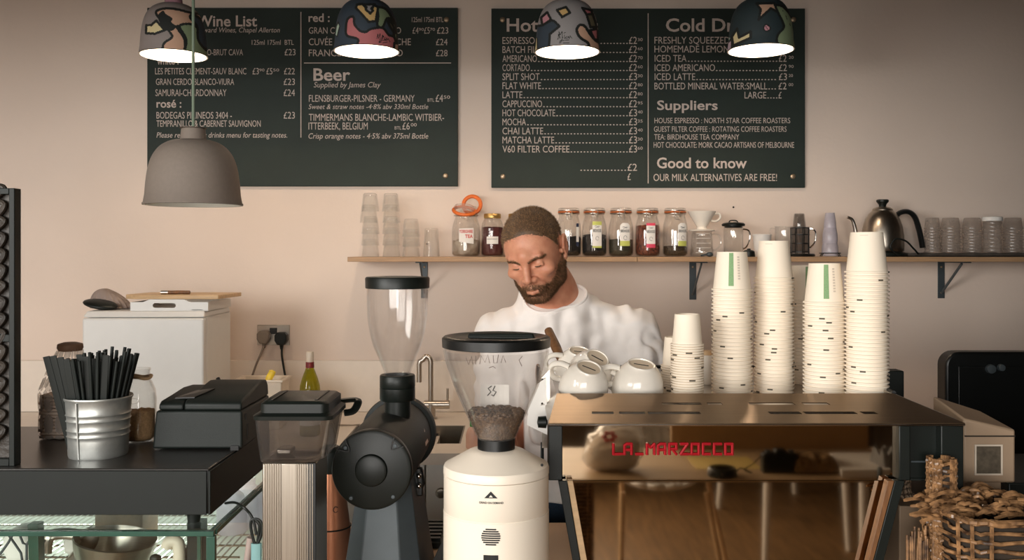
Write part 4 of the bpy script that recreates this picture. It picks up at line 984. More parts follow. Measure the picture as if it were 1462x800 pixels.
# black box on feet
BX1, BY0, BY1, BZ0, BZ1 = -.483, 1.45, 1.80, 1.062, 1.135
t = thing('counter_top_box', 'low matt black box topping the glass case, straws and printer stand on it', 'counter top', (-.97,1.62,GZ))
obj('case', MB().box(-1.45,BX1,BY0,BY1,BZ0,BZ1), [M['case_top']], t, bevel=.002)
obj('fascia', MB().box(-1.45,BX1-.002,BY0-.004,BY0-.0003,BZ0,BZ1-.003), M['case_black'], t, bevel=.001)
obj('end_panel', MB().box(BX1+.0003,BX1+.004,BY0-.004,BY1,BZ0,BZ1-.003), M['case_black'], t, bevel=.001)
for a, b in ((px_x(277,1.5),1.5),(-1.3,1.5),(-.55,1.76),(-1.3,1.76)): obj('foot', MB().lathe([(0,GZ),(.010,GZ),(.013,BZ0),(0,BZ0)], (a,b,0), 14), M['black'], t)
# bottles in the case
pb = None
for i, (px, Y, h, lab) in enumerate(((331,1.80,.085,'white plastic milk bottle in the case, left of two behind the corner'),(356,1.84,.10,'white plastic milk bottle in the case, nearest the ribbed grinder'))):
    b = MB().lathe([(0,0),(.026,0),(.029,.004),(.029,.055),(.022,.075),(.012,.084),(.012,.096),(0,.097)], (0,0,0), 24)
    loc = (px_x(px,Y), Y, zr+.005)
    if pb is None: pb = obj('milk_bottle', b, M['milky']); pb.location = loc; tag(pb, lab, 'bottle')
    else: dup(pb, loc, (0,0,1), lab)
tag(obj('blue_box', MB().box(px_x(366,1.88),px_x(380,1.88),1.87,1.90,zr+.005,zr+.05), material('blue_pack', rgb(120,160,190), .6), bevel=.002), 'small blue and white pack on the wire rack beside the milk bottle', 'pack')
# things right behind the glass
c = at(152, 0, 1.56); z0 = .90
b = MB(); b.lathe([(.0,.0),(.03,.001),(.055,.03),(.066,.072),(.069,.086),(.067,.088),(.062,.072),(.052,.034),(.03,.006),(0,.005)], (0,0,0), 40)
b.xform(0, Matrix.Translation((c.x,1.57,z0)) @ Matrix.Rotation(math.radians(8),4,'Y') @ Matrix.Diagonal((1.0,1,1,1)))
tag(obj('steel_bowl', b, M['steel']), 'shiny steel bowl inside the glass case under the black top', 'bowl')
mb = MB(); mb.tube(spline([at(238,782,1.52),at(241,775,1.52),at(249,773,1.52),at(255,778,1.52),at(256,800,1.52),at(256,815,1.525)],6), .010, 12)
tag(obj('tong_handle', mb, M['tub']), 'cream curved tong handle standing inside the glass case', 'tongs')
mb = MB(); mb.tube(spline([at(283,783,1.54),at(276,782,1.54),at(271,792,1.54),at(268,815,1.545)],6), .011, 12)
tag(obj('tong_handle', mb, M['black']), 'dark curved tong handle right of the cream one in the case', 'tongs')
mb = MB(); mb.ball(tuple(at(222,798,1.53)), (.010,.008,.008), 14, 8); mb.tube([at(222,798,1.53),at(222,818,1.53)], .006, 8)
tag(obj('round_stopper', mb, M['black']), 'round black stopper left of the cream tong handle in the case', 'stopper')
tag(obj('brown_box', MB().box(px_x(145,1.75),px_x(212,1.75),1.72,1.80,zr+.005,1.02), material('rusty_box', rgb(150,124,96), .7, var=.25, scale=25), bevel=.003), 'brown patterned box at the back of the glass case', 'box')
# paper bags and steel scoop at the left inside the case
def sheet_thing(name, lab, cat, pts, Y, m, th=.004):
    mb = MB(); P = [at(a,b,Y+d) for a,b,d in pts]; mb.prism([(p.x,p.z) for p in P],'y',Y,Y+th); return tag(obj(name, mb, m, bevel=.001), lab, cat)
def bag_thing(name, lab, cat, poly, Y, dep, m, seed):
    mb = MB(); rs = random.Random(seed); n = len(poly); rings = []
    P = [at(a,b,Y) for a,b in poly]; cx = sum(p.x for p in P)/n; cz = sum(p.z for p in P)/n
    for d, s in ((0,.55),(.15,.92),(.5,1.0),(.85,.92),(1,.55)):
        rings.append([(cx+(p.x-cx)*s+rs.uniform(-.0015,.0015), Y+d*dep+rs.uniform(-.003,.003), cz+(p.z-cz)*(s*.5+.5)) for p in P])
    v = [q for r in rings for q in r]; f = []
    for i in range(len(rings)-1):
        for k in range(n): f.append((i*n+k, i*n+(k+1)%n, (i+1)*n+(k+1)%n, (i+1)*n+k))
    f.append(tuple(range(n-1,-1,-1))); f.append(tuple((len(rings)-1)*n+k for k in range(n)))
    ar = sum(poly[i][0]*poly[(i+1)%n][1]-poly[(i+1)%n][0]*poly[i][1] for i in range(n))
    if ar > 0: f = [t[::-1] for t in f]
    mb.add(v, f); return tag(obj(name, mb, m, sub=1, angle=60), lab, cat)
bag_thing('paper_bag','white folded paper bag low at the far left inside the case','bag',[(-6,812),(42,812),(47,775),(30,757),(8,757),(-6,770)],1.60,.07,M['paper_white'],2)
bag_thing('paper_bag','white paper bag between the green upright and steel scoop in the case','bag',[(84,798),(110,796),(122,772),(112,764),(82,764)],1.62,.05,M['paper_white'],4)
mb = MB(); pts = spline([at(66,790,1.56),at(70,768,1.56),at(90,762,1.57),at(118,764,1.58),at(134,756,1.58)],6)
mb.tube(pts,[.010]*len(pts),10,flat=.4); mb.tube(spline([at(134,756,1.56),at(128,775,1.56),at(112,795,1.56),at(96,812,1.56)],6),.013,10,flat=.45)
tag(obj('steel_scoop', mb, M['steel']), 'bent steel scoop with open handle behind the case glass', 'scoop')
mb = MB()
for P in ([(12,764),(22,778),(30,790),(34,815)],[(28,764),(33,776),(38,778),(38,815)],[(38,778),(48,764)],[(0,792),(12,775),(18,764)],[(35,812),(54,786),(64,772)]):
    mb.tube([at(a,b,1.535) for a,b in P], .0022, 6)
tag(obj('wire_cake_stand', mb, M['grey_metal']), 'thin dark wire stand at the left behind the case glass', 'wire stand')
# cable loop at the corner
mb = MB(); Yc = 1.44
mb.tube(spline([at(322,719,1.50),at(335,718,1.47),at(347,724,Yc),at(356,733,Yc),at(361,742,Yc),at(364,752,Yc),at(366,764,Yc)],8), .0022, 8)
mb.tube(spline([at(360,742,Yc),at(371,744,Yc),at(374,758,Yc),at(370,772,Yc),at(365,778,Yc),at(361,768,Yc),at(358,752,Yc)],8,True), .0024, 8, closed=True)
mb.tube(spline([at(364,742,Yc),at(370,750,Yc),at(369,765,Yc),at(367,778,Yc)],8), .0024, 8)
t = thing('cable', 'black cable looped at the corner of the glass case, tied with teal tape', 'cable', tuple(at(366,815,Yc)))
obj('cord', mb, M['black'], t)
obj('tape', MB().tube([at(366,776,Yc),at(366,800,Yc),at(366,815,Yc)], .0085, 10, flat=.6), material('teal_tape', rgb(110,150,150), .5), t)
tag(obj('pen', MB().tube([at(358,768,1.455),at(351,815,1.455)], .006, 10), M['plum']), 'pale grey pen standing beside the looped cable', 'pen')

# ------------------------------------------------------------------ on the black top
# carved dark screen at the edge
t = thing('carved_screen', 'tall dark carved wooden panel at the left edge of the picture', 'screen', (-.86,1.475,BZ1))
x1 = px_x(23,1.47); z1 = H-(269-HY)*1.47/F; x0 = x1-.45
b = MB(); b.box(x1-.009,x1,1.465,1.485,BZ1,z1); b.box(x0,x0+.009,1.465,1.485,BZ1,z1); b.box(x0+.009,x1-.009,1.465,1.485,z1-.010,z1); b.box(x0+.009,x1-.009,1.465,1.485,BZ1,BZ1+.012); b.box(x0+.009,x1-.009,1.467,1.483,1.335,1.347)
obj('frame', b, M['wooddk' if 0 else 'case_black'], t, bevel=.001)
b = MB().box(x0+.009,x1-.009,1.476,1.480,BZ1+.012,z1-.010); obj('panel', b, M['rubber_dk'], t)
b = MB(); rs = random.Random(5)
for i in range(16):
    z = BZ1+.03+i*.026
    for s in (-1,1):
        cx_ = x1-.085; p = spline([(cx_,1.471,z-.012),(cx_+s*.030,1.469,z),(cx_+s*.055,1.469,z+.012+rs.uniform(-.004,.004)),(cx_+s*.066,1.470,z+.028),(cx_+s*.050,1.471,z+.034)],5)
        b.tube(p, [.0045]*(len(p)-3)+[.004,.003,.002], 8)
obj('carving', b, M['rubber_dk'], t)
# straw bucket
c = (px_x(140.5,1.55),1.55,BZ1)
t = thing('straw_bucket', 'small galvanised bucket with ribbed bands holding black straws', 'bucket', c)
hb = .0995
P_ = [(0,.0),(.045,0),(.0462,0),(.0472,.003),(.0486,.030),(.0488,.034),(.0505,.0365),(.0490,.039),(.0494,.044),(.0511,.0465),(.0496,.049),(.0503,.060),(.0521,.0625),(.0506,.065),(.0510,.070),(.0528,.0725),(.0514,.075),(.0530,hb-.005),(.0550,hb-.002),(.0555,hb),(.0548,hb+.0015),(.0535,hb)]
P_ += [(.0500,.07),(.0455,.006),(0,.005)]
b = MB().lathe(P_, c, 56)
obj('body', b, M['galv'], t, angle=50)
obj('seam', MB().tube([(c[0]-.0115,c[1]-.0463,c[2]+.002),(c[0]-.0125,c[1]-.0537,c[2]+hb-.004)], .0016, 6), M['galv'], t)
ps = None; rs = random.Random(11)
sb = MB(); sb.lathe([(.0028,0),(.0028,.190),(.0022,.190),(.0022,0),(.0028,0)], (0,0,0), 10)
n_s = 0
for ring, cnt in ((.008,6),(.020,12),(.031,18),(.041,26)):
    for k in range(cnt):
        a = 2*PI*(k+rs.uniform(-.2,.2))/cnt
        bx, by = .55*ring*math.cos(a), .55*ring*math.sin(a)
        tx, ty = 1.42*ring*math.cos(a), 1.15*ring*math.sin(a)
        L = .190; dx, dy = tx-bx, ty-by
        sc = rs.uniform(.83,.93)*(1.0 if math.cos(a) > -.3 else .95)
        v = Vector((dx,dy,.14)).normalized(); q = Vector((0,0,1)).rotation_difference(v).to_euler()
        loc = (c[0]+bx, c[1]+by, c[2]+.0062+n_s*1e-5)
        if ps is None:
            ps = obj('straw', sb, M['black_matte']); ps.location = loc; ps.rotation_euler = q; ps.scale = (1,1,sc)
            tag(ps, 'black paper straw standing in the galvanised bucket', 'straw', 'black straws in the bucket')
        else: dup(ps, loc, q, None, None, (1,1,sc))
        n_s += 1
# flat wrapped stirrers on the left of the bucket
pf = None
fb = MB().box(-.0055,.0055,-.0012,.0012,0,.172)
for i in range(10):
    u = -.046+.0075*i; loc = (c[0]+u*.72, c[1]-.024+.001*(i%3), c[2]+.0062)
    v = Vector((u*.62,-.016,.14)).normalized(); q = Vector((0,0,1)).rotation_difference(v).to_euler()
    if pf is None: pf = obj('stirrer', fb, M['black'], bevel=.0006); pf.location = loc; pf.rotation_euler = q; tag(pf, 'flat black wrapped stirrer at the front of the straw bucket', 'stirrer', 'black stirrers in the bucket'); pf.scale=(1,1,.99)
    else: dup(pf, loc, q, None, None, (1,1,.93+.02*((i*7)%4)))
# clear bag of napkins
Yn = 1.70
x0, x1 = px_x(62,Yn), px_x(120,Yn)
t = thing('bag_of_napkins', 'clear plastic bag of folded brown napkins left of the straw bucket', 'bag', ((x0+x1)/2,Yn,BZ1))
b = MB()
for i in range(13):
    z = BZ1+.002+i*.0062; j = .0015*math.sin(i*2.3)
    b.box(x0+.006+j, x1-.006+j, Yn-.028+j, Yn+.03, z, z+.0055)
obj('napkins', b, material('brown_napkin', rgb(214,194,178), .9, var=.06, scale=60), t, bevel=.0012)
b = MB(); rows = []
top = H-(492-HY)*Yn/F-BZ1
for z, w, d, o in ((.001,.034,.033,0),(.010,.0385,.036,-.001),(.05,.0395,.037,.001),(.088,.039,.036,-.001),(.115,.033,.03,.003),(.145,.026,.022,.008),(top*.95,.021,.018,.012),(top,.019,.015,.012)):
    row = []
    for k in range(20):
        a = 2*PI*k/20; e_ = .55
        sx = math.copysign(abs(math.cos(a))**e_, math.cos(a)); sy = math.copysign(abs(math.sin(a))**e_, math.sin(a))
        row.append(((x0+x1)/2+o+sx*w+random.uniform(-.0012,.0012), Yn+sy*d+random.uniform(-.0012,.0012), BZ1+z))
    rows.append(row)
for i in range(len(rows)-1):
    for k in range(20): b.add([rows[i][k],rows[i][(k+1)%20],rows[i+1][(k+1)%20],rows[i+1][k]],[(0,1,2,3)])
obj('plastic_film', b, M['bag'], t, sub=1, angle=180)
b = MB(); cx_ = (x0+x1)/2+.012
b.lathe([(0,top-.012),(.020,top-.012),(.023,top-.006),(.022,top+.001),(.012,top+.004),(0,top+.004)], (cx_,Yn,BZ1), 20)
obj('folded_top', b, material('brown_fold', rgb(120,88,66), .7, var=.2), t, bevel=.001)
# mason jar of sugar
Ym = 1.66; c = (px_x(199,Ym),Ym,BZ1); 
t = thing('sugar_jar', 'glass preserving jar of brown sugar behind the straw bucket', 'jar', c)
P_ = [(0,.003),(.024,.001),(.0285,.005),(.0295,.015),(.0295,.078),(.0275,.095),(.022,.108),(.0185,.113),(.0185,.128),(.0195,.129),(.0195,.133)]
b = MB(); glass_body(b, P_, c); obj('glass_body', b, M['glass_thin'], t, angle=180)
obj('contents', bulk(P_, c, .055), M['sugar'], t, angle=180)
obj('emblem', MB().tube(spline([(c[0]-.010,c[1]-.0288,c[2]+.076),(c[0],c[1]-.0305,c[2]+.083),(c[0]+.012,c[1]-.0285,c[2]+.078),(c[0]+.002,c[1]-.0305,c[2]+.073)],5,True),.0007,5,closed=True), M['glass'], t)
obj('twine', MB().tube([(c[0]+.0205*math.cos(a),c[1]+.0205*math.sin(a),c[2]+.117+.002*math.sin(3*a)) for a in np.linspace(0,2*PI,28,endpoint=False)],.0028,8,closed=True), M['woodlt'], t)
# receipt printer
px0, px1, py0, py1 = px_x(217,1.585), px_x(346,1.585), 1.585, 1.765
t = thing('receipt_printer', 'black receipt printer with domed lid on the black counter top', 'receipt printer', ((px0+px1)/2,(py0+py1)/2,BZ1))
prof = [(py0,.002),(py1,.002),(py1,.066),(py0,.066)]
b = MB(); z0 = BZ1
b.hexa([(px0,py0,z0+.002),(px1,py0,z0+.002),(px1,py1,z0+.002),(px0,py1,z0+.002)],[(px0+.006,py0+.001,z0+.068),(px1-.001,py0+.001,z0+.068),(px1-.001,py1,z0+.068),(px0+.006,py1,z0+.068)])
obj('body', b, M['black_matte'], t, bevel=.004, seg=3)
b = MB()
lid = [(py0+.002,.0685),(py0+.002,.080),(py0+.012,.086),(py0+.055,.091),(py0+.10,.099),(py0+.135,.103),(py1-.015,.100),(py1-.004,.088),(py1-.001,.0685)]
xm = px0+.055
b.prism([(y,z0+z) for y,z in lid],'x',xm,px1-.002)
lid2 = [(py0+.004,.0685),(py0+.004,.078),(py0+.014,.084),(py0+.06,.087),(py0+.12,.092),(py1-.012,.090),(py1-.003,.080),(py1-.001,.0685)]
b.prism([(y,z0+z) for y,z in lid2],'x',px0+.010,xm-.002)
obj('lid', b, M['black_matte'], t, bevel=.0035, seg=3)
obj('paper_slot', MB().hexa([(xm-.022,py0+.02,z0+.0862),(xm+.012,py0+.02,z0+.0872),(xm+.030,py0+.075,z0+.0935),(xm-.002,py0+.075,z0+.0915)],[(xm-.022,py0+.02,z0+.0882),(xm+.012,py0+.02,z0+.0892),(xm+.030,py0+.075,z0+.0965),(xm-.002,py0+.075,z0+.0935)]), M['black_gloss'], t)
b = MB(); b.box(px1-.0022,px1+.0006,py0+.03,py0+.036,z0+.012,z0+.04); b.box(px1-.0022,px1+.0006,py0+.02,py0+.026,z0+.05,z0+.06); obj('side_port', b, M['ink'], t)
b = MB().box(px1-.02,px1-.006,py0-.003,py0+.006,z0,z0+.008); obj('foot', b, M['ink'], t)
b = MB(); b.tube([at(318,556,1.79),at(311,541,1.80)], .0038, 10); b.tube([at(318,556,1.79),(at(318,556,1.79).x+.012,1.785,BZ1)], .0038, 10)
t = thing('marker_pen', 'white marker pen with black tip poking up behind the printer', 'pen', (at(318,556,1.79).x+.012,1.785,BZ1))
obj('barrel', MB().tube([(at(318,556,1.79).x+.012,1.785,BZ1+.0005),at(313.5,546,1.795)],.0038,10), M['paper_white'], t)
obj('tip', MB().tube([at(313.5,546,1.795),at(311,540.5,1.80)],.004,10), M['ink'], t)
# ------------------------------------------------------------------ front counter
KZ = .88
t = thing('bar_counter', 'tan topped bar counter under the grinders and espresso machine', 'counter', (.65,1.66,0)); mb = MB().box(-.46,1.75,1.30,2.02,KZ-.035,KZ); obj('worktop', mb, M['tan'], t, bevel=.003)
mb = MB(); mb.box(-.44,1.73,1.36,1.38,0,KZ-.036); mb.box(-.44,-.42,1.38,1.98,0,KZ-.036); mb.box(1.71,1.73,1.38,1.98,0,KZ-.036); mb.box(-.42,1.71,1.96,1.98,0,.5)
obj('base', mb, M['panel_dk'], t)

# ------------------------------------------------------------------ ribbed steel grinder with square smoke hopper
gx0, gx1, gy0, gy1 = px_x(374,1.362), px_x(450,1.362), 1.362, 1.452
t = thing('square_hopper_grinder', 'ribbed steel grinder with square smoky hopper and black lid', 'coffee grinder', ((gx0+gx1)/2,(gy0+gy1)/2,KZ))
zt = H-(661-HY)*1.362/F
b = MB().box(gx0,gx1,gy0,gy1,KZ,zt); obj('column', b, M['steel_v'], t, bevel=.003)
b = MB()
xs_ = [gx0+.004+.0034*i for i in range(8)]+[gx1-.004-.0034*i for i in range(8)]
for x in xs_: b.tube([(x,gy0-.0004,KZ+.002),(x,gy0-.0004,zt-.002)], .0011, 6)
obj('front_ribs', b, M['steel_v'], t)
b = MB().box(gx1-.012,gx1+.0006,gy0-.001,gy0+.004,KZ+.002,zt-.001); obj('corner_strip', b, M['black_gloss'], t)
hx0, hx1 = px_x(362,1.352), px_x(474,1.352)
z1 = H-(596-HY)*1.352/F
def rrect(x0,x1,y0,y1,r,z,n=5):
    P=[]
    for cx_,cy_,a0 in ((x1-r,y1-r,0),(x0+r,y1-r,PI/2),(x0+r,y0+r,PI),(x1-r,y0+r,1.5*PI)):
        for k in range(n+1): a=a0+PI/2*k/n; P.append((cx_+r*math.cos(a),cy_+r*math.sin(a),z))
    return P
b = MB(); L = [rrect(gx0-.004,gx1+.002,1.358,1.456,.012,zt+.001),rrect(hx0+.006,hx1-.012,1.352,1.462,.014,zt+.008),rrect(hx0,hx1-.002,1.346,1.470,.014,z1)]
n = len(L[0])
def loft(mb, L, cap0=True, cap1=True):
    o = len(mb.v); n = len(L[0])
    for l in L: mb.v += l
    for i in range(len(L)-1):
        for k in range(n): mb.f.append((o+i*n+k,o+i*n+(k+1)%n,o+(i+1)*n+(k+1)%n,o+(i+1)*n+k)); mb.m.append(0)
    if cap0: mb.f.append(tuple(o+k for k in range(n-1,-1,-1))); mb.m.append(0)
    if cap1: mb.f.append(tuple(o+(len(L)-1)*n+k for k in range(n))); mb.m.append(0)
loft(b, L, True, False)
b2 = MB(); loft(b2, [[(p[0]*1,p[1],p[2]) for p in l] for l in [rrect(gx0,gx1-.002,1.362,1.452,.010,zt+.0035),rrect(hx0+.0085,hx1-.0145,1.355,1.459,.012,zt+.010),rrect(hx0+.0025,hx1-.0045,1.349,1.467,.012,z1)]], True, False); b2.f=[f[::-1] for f in b2.f]; b.add(b2.v,b2.f)
obj('hopper', b, M['hopper_smoke'], t, angle=50)
b = MB(); loft(b,[rrect(hx0-.001,hx1+.001,1.345,1.472,.014,z1-.004),rrect(hx0-.002,hx1+.001,1.344,1.472,.014,z1+.002),rrect(hx0+.008,hx1-.006,1.352,1.466,.012,z1+.006),rrect(hx0+.008,hx1-.006,1.352,1.466,.012,z1+.019),rrect(hx0+.013,hx1-.012,1.356,1.462,.010,z1+.023)])
obj('lid', b, M['black'], t)
for u_ in (hx0+.022,hx1-.028): obj('lid_rib', MB().box(u_,u_+.004,1.362,1.456,z1+.0232,z1+.0245), M['black'], t, bevel=.0005)
obj('lid_grip', MB().tube(spline([(hx1-.012,1.474,z1+.004),(hx1+.012,1.486,z1+.004),(hx1+.018,1.474,z1+.001),(hx1+.012,1.462,z1-.010),(hx1-.001,1.456,z1-.012)],6),.004,8,flat=1.6), M['black'], t)
b = MB(); b.box(gx0+.012,gx0+.034,1.40,1.43,zt+.004,zt+.012); obj('slide_gate', b, M['steel'], t, bevel=.002)

# copper vacuum jug behind it
Yc = 1.64; c = (px_x(472,Yc),Yc,KZ)
t = thing('vacuum_jug', 'copper coloured vacuum jug with black top between the two left grinders', 'jug', c)
ht = H-(672-HY)*Yc/F-KZ
obj('body', MB().lathe([(0,.002),(.046,.002),(.047,.004),(.0465,.012),(.034,ht*.55),(.0225,ht),(0,ht)], c, 40), M['copper'], t)
obj('base', MB().lathe([(0,0),(.0475,0),(.0485,.003),(.0475,.006),(0,.006)], c, 40), M['black'], t)
h2 = H-(637-HY)*Yc/F-KZ
obj('top', MB().lathe([(.0228,ht-.002),(.0245,ht+.002),(.022,h2-.008),(.014,h2),(0,h2)], c, 32), M['black'], t)
obj('handle', MB().tube(spline([(c[0]-.02,c[1]+.005,KZ+ht),(c[0]-.05,c[1]+.02,KZ+ht-.01),(c[0]-.058,c[1]+.025,KZ+ht*.5),(c[0]-.04,c[1]+.015,KZ+.04)],6),.005,8), M['black'], t)
m_ = MB(); zz = H-(722-HY)*Yc/F
r_ = np.interp(zz-KZ,[.012,ht*.55,ht],[.0465,.034,.0225])+.0004; a_ = math.radians(-62)
m_.tube([(c[0]+r_*math.cos(a_+.14*math.cos(q)),c[1]+r_*math.sin(a_+.14*math.cos(q)),zz+.005*math.sin(q)) for q in np.linspace(.6,5.6,14)],.0007,5)
obj('emblem', m_, M['ink'], t)
m_ = MB(); zz = H-(751-HY)*Yc/F; r_ = np.interp(zz-KZ,[.012,ht*.55],[.0465,.034])+.001
m_.tube([(c[0]+r_*math.cos(q),c[1]+r_*math.sin(q),zz) for q in np.linspace(0,2*PI,40,endpoint=False)],.0013,6,closed=True); obj('band', m_, M['black'], t)

# ------------------------------------------------------------------ black horizontal-barrel grinder
A = at(530,672,1.50); B = Vector((-.2245,1.83,A.z)); ax_ = (B-A).normalized(); Lb = (B-A).length
rot = Vector((0,0,1)).rotation_difference(ax_).to_matrix().to_4x4()
t = thing('bulk_grinder', 'big black coffee grinder with a horizontal round barrel and tall clear hopper', 'coffee grinder', (A.x,1.64,KZ))
def on_axis(mb): mb.xform(0, Matrix.Translation(A) @ rot); return mb
R_ = .0665
obj('barrel', on_axis(MB().lathe([(0,.004),(R_-.003,.004),(R_-.001,.008),(R_-.001,Lb-.03),(R_+.006,Lb-.028),(R_+.008,Lb-.02),(R_+.006,Lb),(R_-.012,Lb+.006),(0,Lb+.006)], (0,0,0), 64)), M['black_matte'], t, angle=30)
fp = on_axis(MB().lathe([(0,.0),(R_-.006,0),(R_-.0015,.002),(R_,.005),(R_,.016),(R_-.001,.018)], (0,0,0), 64))
f_ = obj('front_plate', fp, M['black'], t, angle=30)
obj('centre_boss', on_axis(MB().lathe([(0,-.0065),(.0225,-.0065),(.0255,-.005),(.0270,-.001),(.0270,.001)], (0,0,0), 40)), M['black'], f_)
for a in (2.42,.80,-2.2,-.88):
    s = MB().lathe([(0,-.002),(.0028,-.0018),(.0038,0),(.0038,.001)], (0,0,0), 12)
    d_ = (R_-.010)
    s.xform(0, Matrix.Translation(A+Vector((d_*math.cos(a),0,d_*math.sin(a)))) @ rot); obj('screw', s, M['grey_metal'], f_)
    if a in (2.42,.80):
        g_ = MB(); p0 = A+Vector((R_*math.cos(a-.16),-.0012,R_*math.sin(a-.16))); p1 = A+Vector(((R_-.018)*math.cos(a),-.0012,(R_-.018)*math.sin(a))); p2 = A+Vector((R_*math.cos(a+.16),-.0012,R_*math.sin(a+.16)))
        g_.tube(spline([p0,p1,p2],6), .0012, 6); obj('notch', g_, M['black_gloss'], f_)
# triangle badge on the barrel's right flank
m_ = MB(); yb = 1.72; k = (R_+.0002)
def fl(u, w): # u along the barrel, w angle up
    return (A.x+(B.x-A.x)*(yb+u-1.5)/.33+k*math.cos(w), yb+u, A.z+k*math.sin(w))
m_.add([fl(-.022,-.04),fl(.022,-.04),fl(.0,.42)],[(0,1,2)]); obj('badge', m_, M['steel'], t)
# collar and hopper
Yh = 1.68; hx = px_x(567.5,Yh); zc = H-(572-HY)*Yh/F
c = (hx,Yh,0)
obj('neck', MB().lathe([(0,A.z+.055),(.0245,A.z+.055),(.0245,zc+.002),(0,zc+.002)], c, 40), M['black'], t)
zt_ = H-(535-HY)*Yh/F
obj('collar', MB().lathe([(.0245,zc),(.031,zc+.001),(.0325,zc+.003),(.0325,zc+.024),(.0315,zc+.0245),(.0325,zc+.026),(.0325,zt_-.002),(.031,zt_),(.0225,zt_),(.0215,zt_-.01),(0,zt_-.01)], c, 48), M['black'], t)
pp = [(535,.0232),(528,.026),(520,.030),(508,.0362),(495,.0435),(478,.0495),(460,.0535),(440,.0556),(411,.0562)]
prof = [(r,H-(y-HY)*Yh/F) for y,r in pp]; prof = [(q.x,q.z) for q in spline([(r,0,z) for r,z in prof],3)]
b = MB().lathe(prof, c, 56); q_ = MB().lathe([(r-.0022,z) for r,z in prof], c, 56); q_.f=[f[::-1] for f in q_.f]; b.add(q_.v,q_.f)
obj('hopper', b, M['hopper'], t, angle=180)
zl = H-(411-HY)*Yh/F; zl2 = H-(395.5-HY)*Yh/F
obj('hopper_lid', MB().lathe([(0,zl+.004),(.055,zl+.004),(.0575,zl-.001),(.0588,zl),(.0592,zl2-.003),(.0575,zl2),(.040,zl2+.001),(0,zl2+.001)], c, 56), M['black'], t)
# pedestal
b = MB(); zb0, zb1 = KZ, A.z-.02
def oct_(x0,x1,y0,y1,f,z): return [(x0+f,y0,z),(x1-f,y0,z),(x1,y0+f,z),(x1,y1-f,z),(x1-f,y1,z),(x0+f,y1,z),(x0,y1-f,z),(x0,y0+f,z)]
xc = A.x+.008
loft(b,[oct_(xc-.078,xc+.075,1.535,1.80,.034,zb0),oct_(xc-.066,xc+.066,1.545,1.79,.031,KZ+.055),oct_(xc-.042,xc+.044,1.575,1.765,.022,zb1)])
obj('pedestal', b, M['grey_metal'], t, angle=10, bevel=.002)
b = MB(); b.tube([at(596,668,1.66),at(600,690,1.66),at(592,706,1.66)], .010, 8, flat=.6); b.box(at(588,0,1.66).x,at(604,0,1.66).x,1.655,1.675,at(0,708,1.66).z,at(0,672,1.66).z)
obj('dosing_chute', b, M['black_gloss'], t, bevel=.003)
for py in (680,694): obj('chute_screw', MB().ball(tuple(at(598,py,1.648)),.005,12,8), M['chrome'], t)
# bar mat
mb = MB().box(px_x(596,1.9)-.03, px_x(634,1.9), 1.84, 2.0, KZ, KZ+.012)
for i in range(6): mb.box(px_x(596,1.9)-.026, px_x(634,1.9)-.004, 1.85+.024*i, 1.862+.024*i, KZ+.012, KZ+.018)
tag(obj('bar_mat', mb, M['black']), 'black ribbed rubber mat on the counter between the grinders', 'mat')
mb = MB().hexa([(px_x(606,1.55),1.56,KZ),(px_x(628,1.55),1.56,KZ),(px_x(628,1.55),1.72,KZ),(px_x(606,1.55)+.01,1.72,KZ)],[(px_x(610,1.55),1.56,KZ+.055),(px_x(628,1.55),1.56,KZ+.055),(px_x(628,1.55),1.72,KZ+.065),(px_x(616,1.55)+.01,1.72,KZ+.065)])
tag(obj('knock_box', mb, M['grey_metal'], bevel=.004), 'grey metal knock box squeezed between black and white grinders', 'knock box')

# ------------------------------------------------------------------ white grinder with cone hopper
Yg = 1.42; s_ = Yg/F; cx_ = px_x(708.5,Yg); c = (cx_,Yg,0)
def zz_(y): return H-(y-HY)*s_
t = thing('white_grinder', 'white round-bodied coffee grinder with clear cone hopper half full of beans', 'coffee grinder', (cx_,Yg,KZ))
R_ = 74.8*s_
z_a, z_b = zz_(683-8), zz_(734-8)
obj('body', MB().lathe([(0,KZ),(R_+.0005,KZ),(R_+.0005,z_b-.0012),(R_-.0008,z_b-.0002),(R_-.0008,z_b+.0002),(R_,z_b+.0012),(R_,z_a-.0012),(R_-.001,z_a-.0002),(0,z_a)], c, 72), M['white_cream'], t, angle=40)
obj('body_cap', MB().lathe([(R_-.001,z_a+.0002),(R_+.0006,z_a+.0012),(R_+.0006,z_a+.010),(R_-.001,z_a+.014),(R_-.008,z_a+.0175),(.045,z_a+.034),(.034,z_a+.038),(0,z_a+.038)], c, 72), M['white_cream'], t, angle=40)
zc0, zc1 = z_a+.036, zz_(624)
obj('collar', MB().lathe([(.027,zc0),(.0292,zc0+.002),(.0292,zc1-.002),(.027,zc1),(.020,zc1),(0,zc1-.003)], c, 40), M['black_gloss'], t)
pp = [(626,26.5),(618,30.5),(608,35),(597,40.2),(575,50),(552,60),(525,69.5),(508,74.3),(499,75.6)]
prof = [(r*s_,zz_(y)) for y,r in pp]; prof = [(q.x,q.z) for q in spline([(r,0,z) for r,z in prof],3)]
b = MB().lathe(prof, c, 64); q_ = MB().lathe([(r-.0022,z) for r,z in prof], c, 64); q_.f=[f[::-1] for f in q_.f]; b.add(q_.v,q_.f)
hp_ = obj('hopper', b, M['hopper'], t, angle=180)
m_ = MB()   # marker writing and a paper note, both on the hopper's far side
def hw(u, y, off=.001): # px offset from axis, row -> far wall of the cone
    z = zz_(y); r = np.interp(z,[q[1] for q in prof],[q[0] for q in prof])+off; x = u*s_
    return (cx_+x, Yg+math.sqrt(max(r*r-x*x,1e-8)), z)
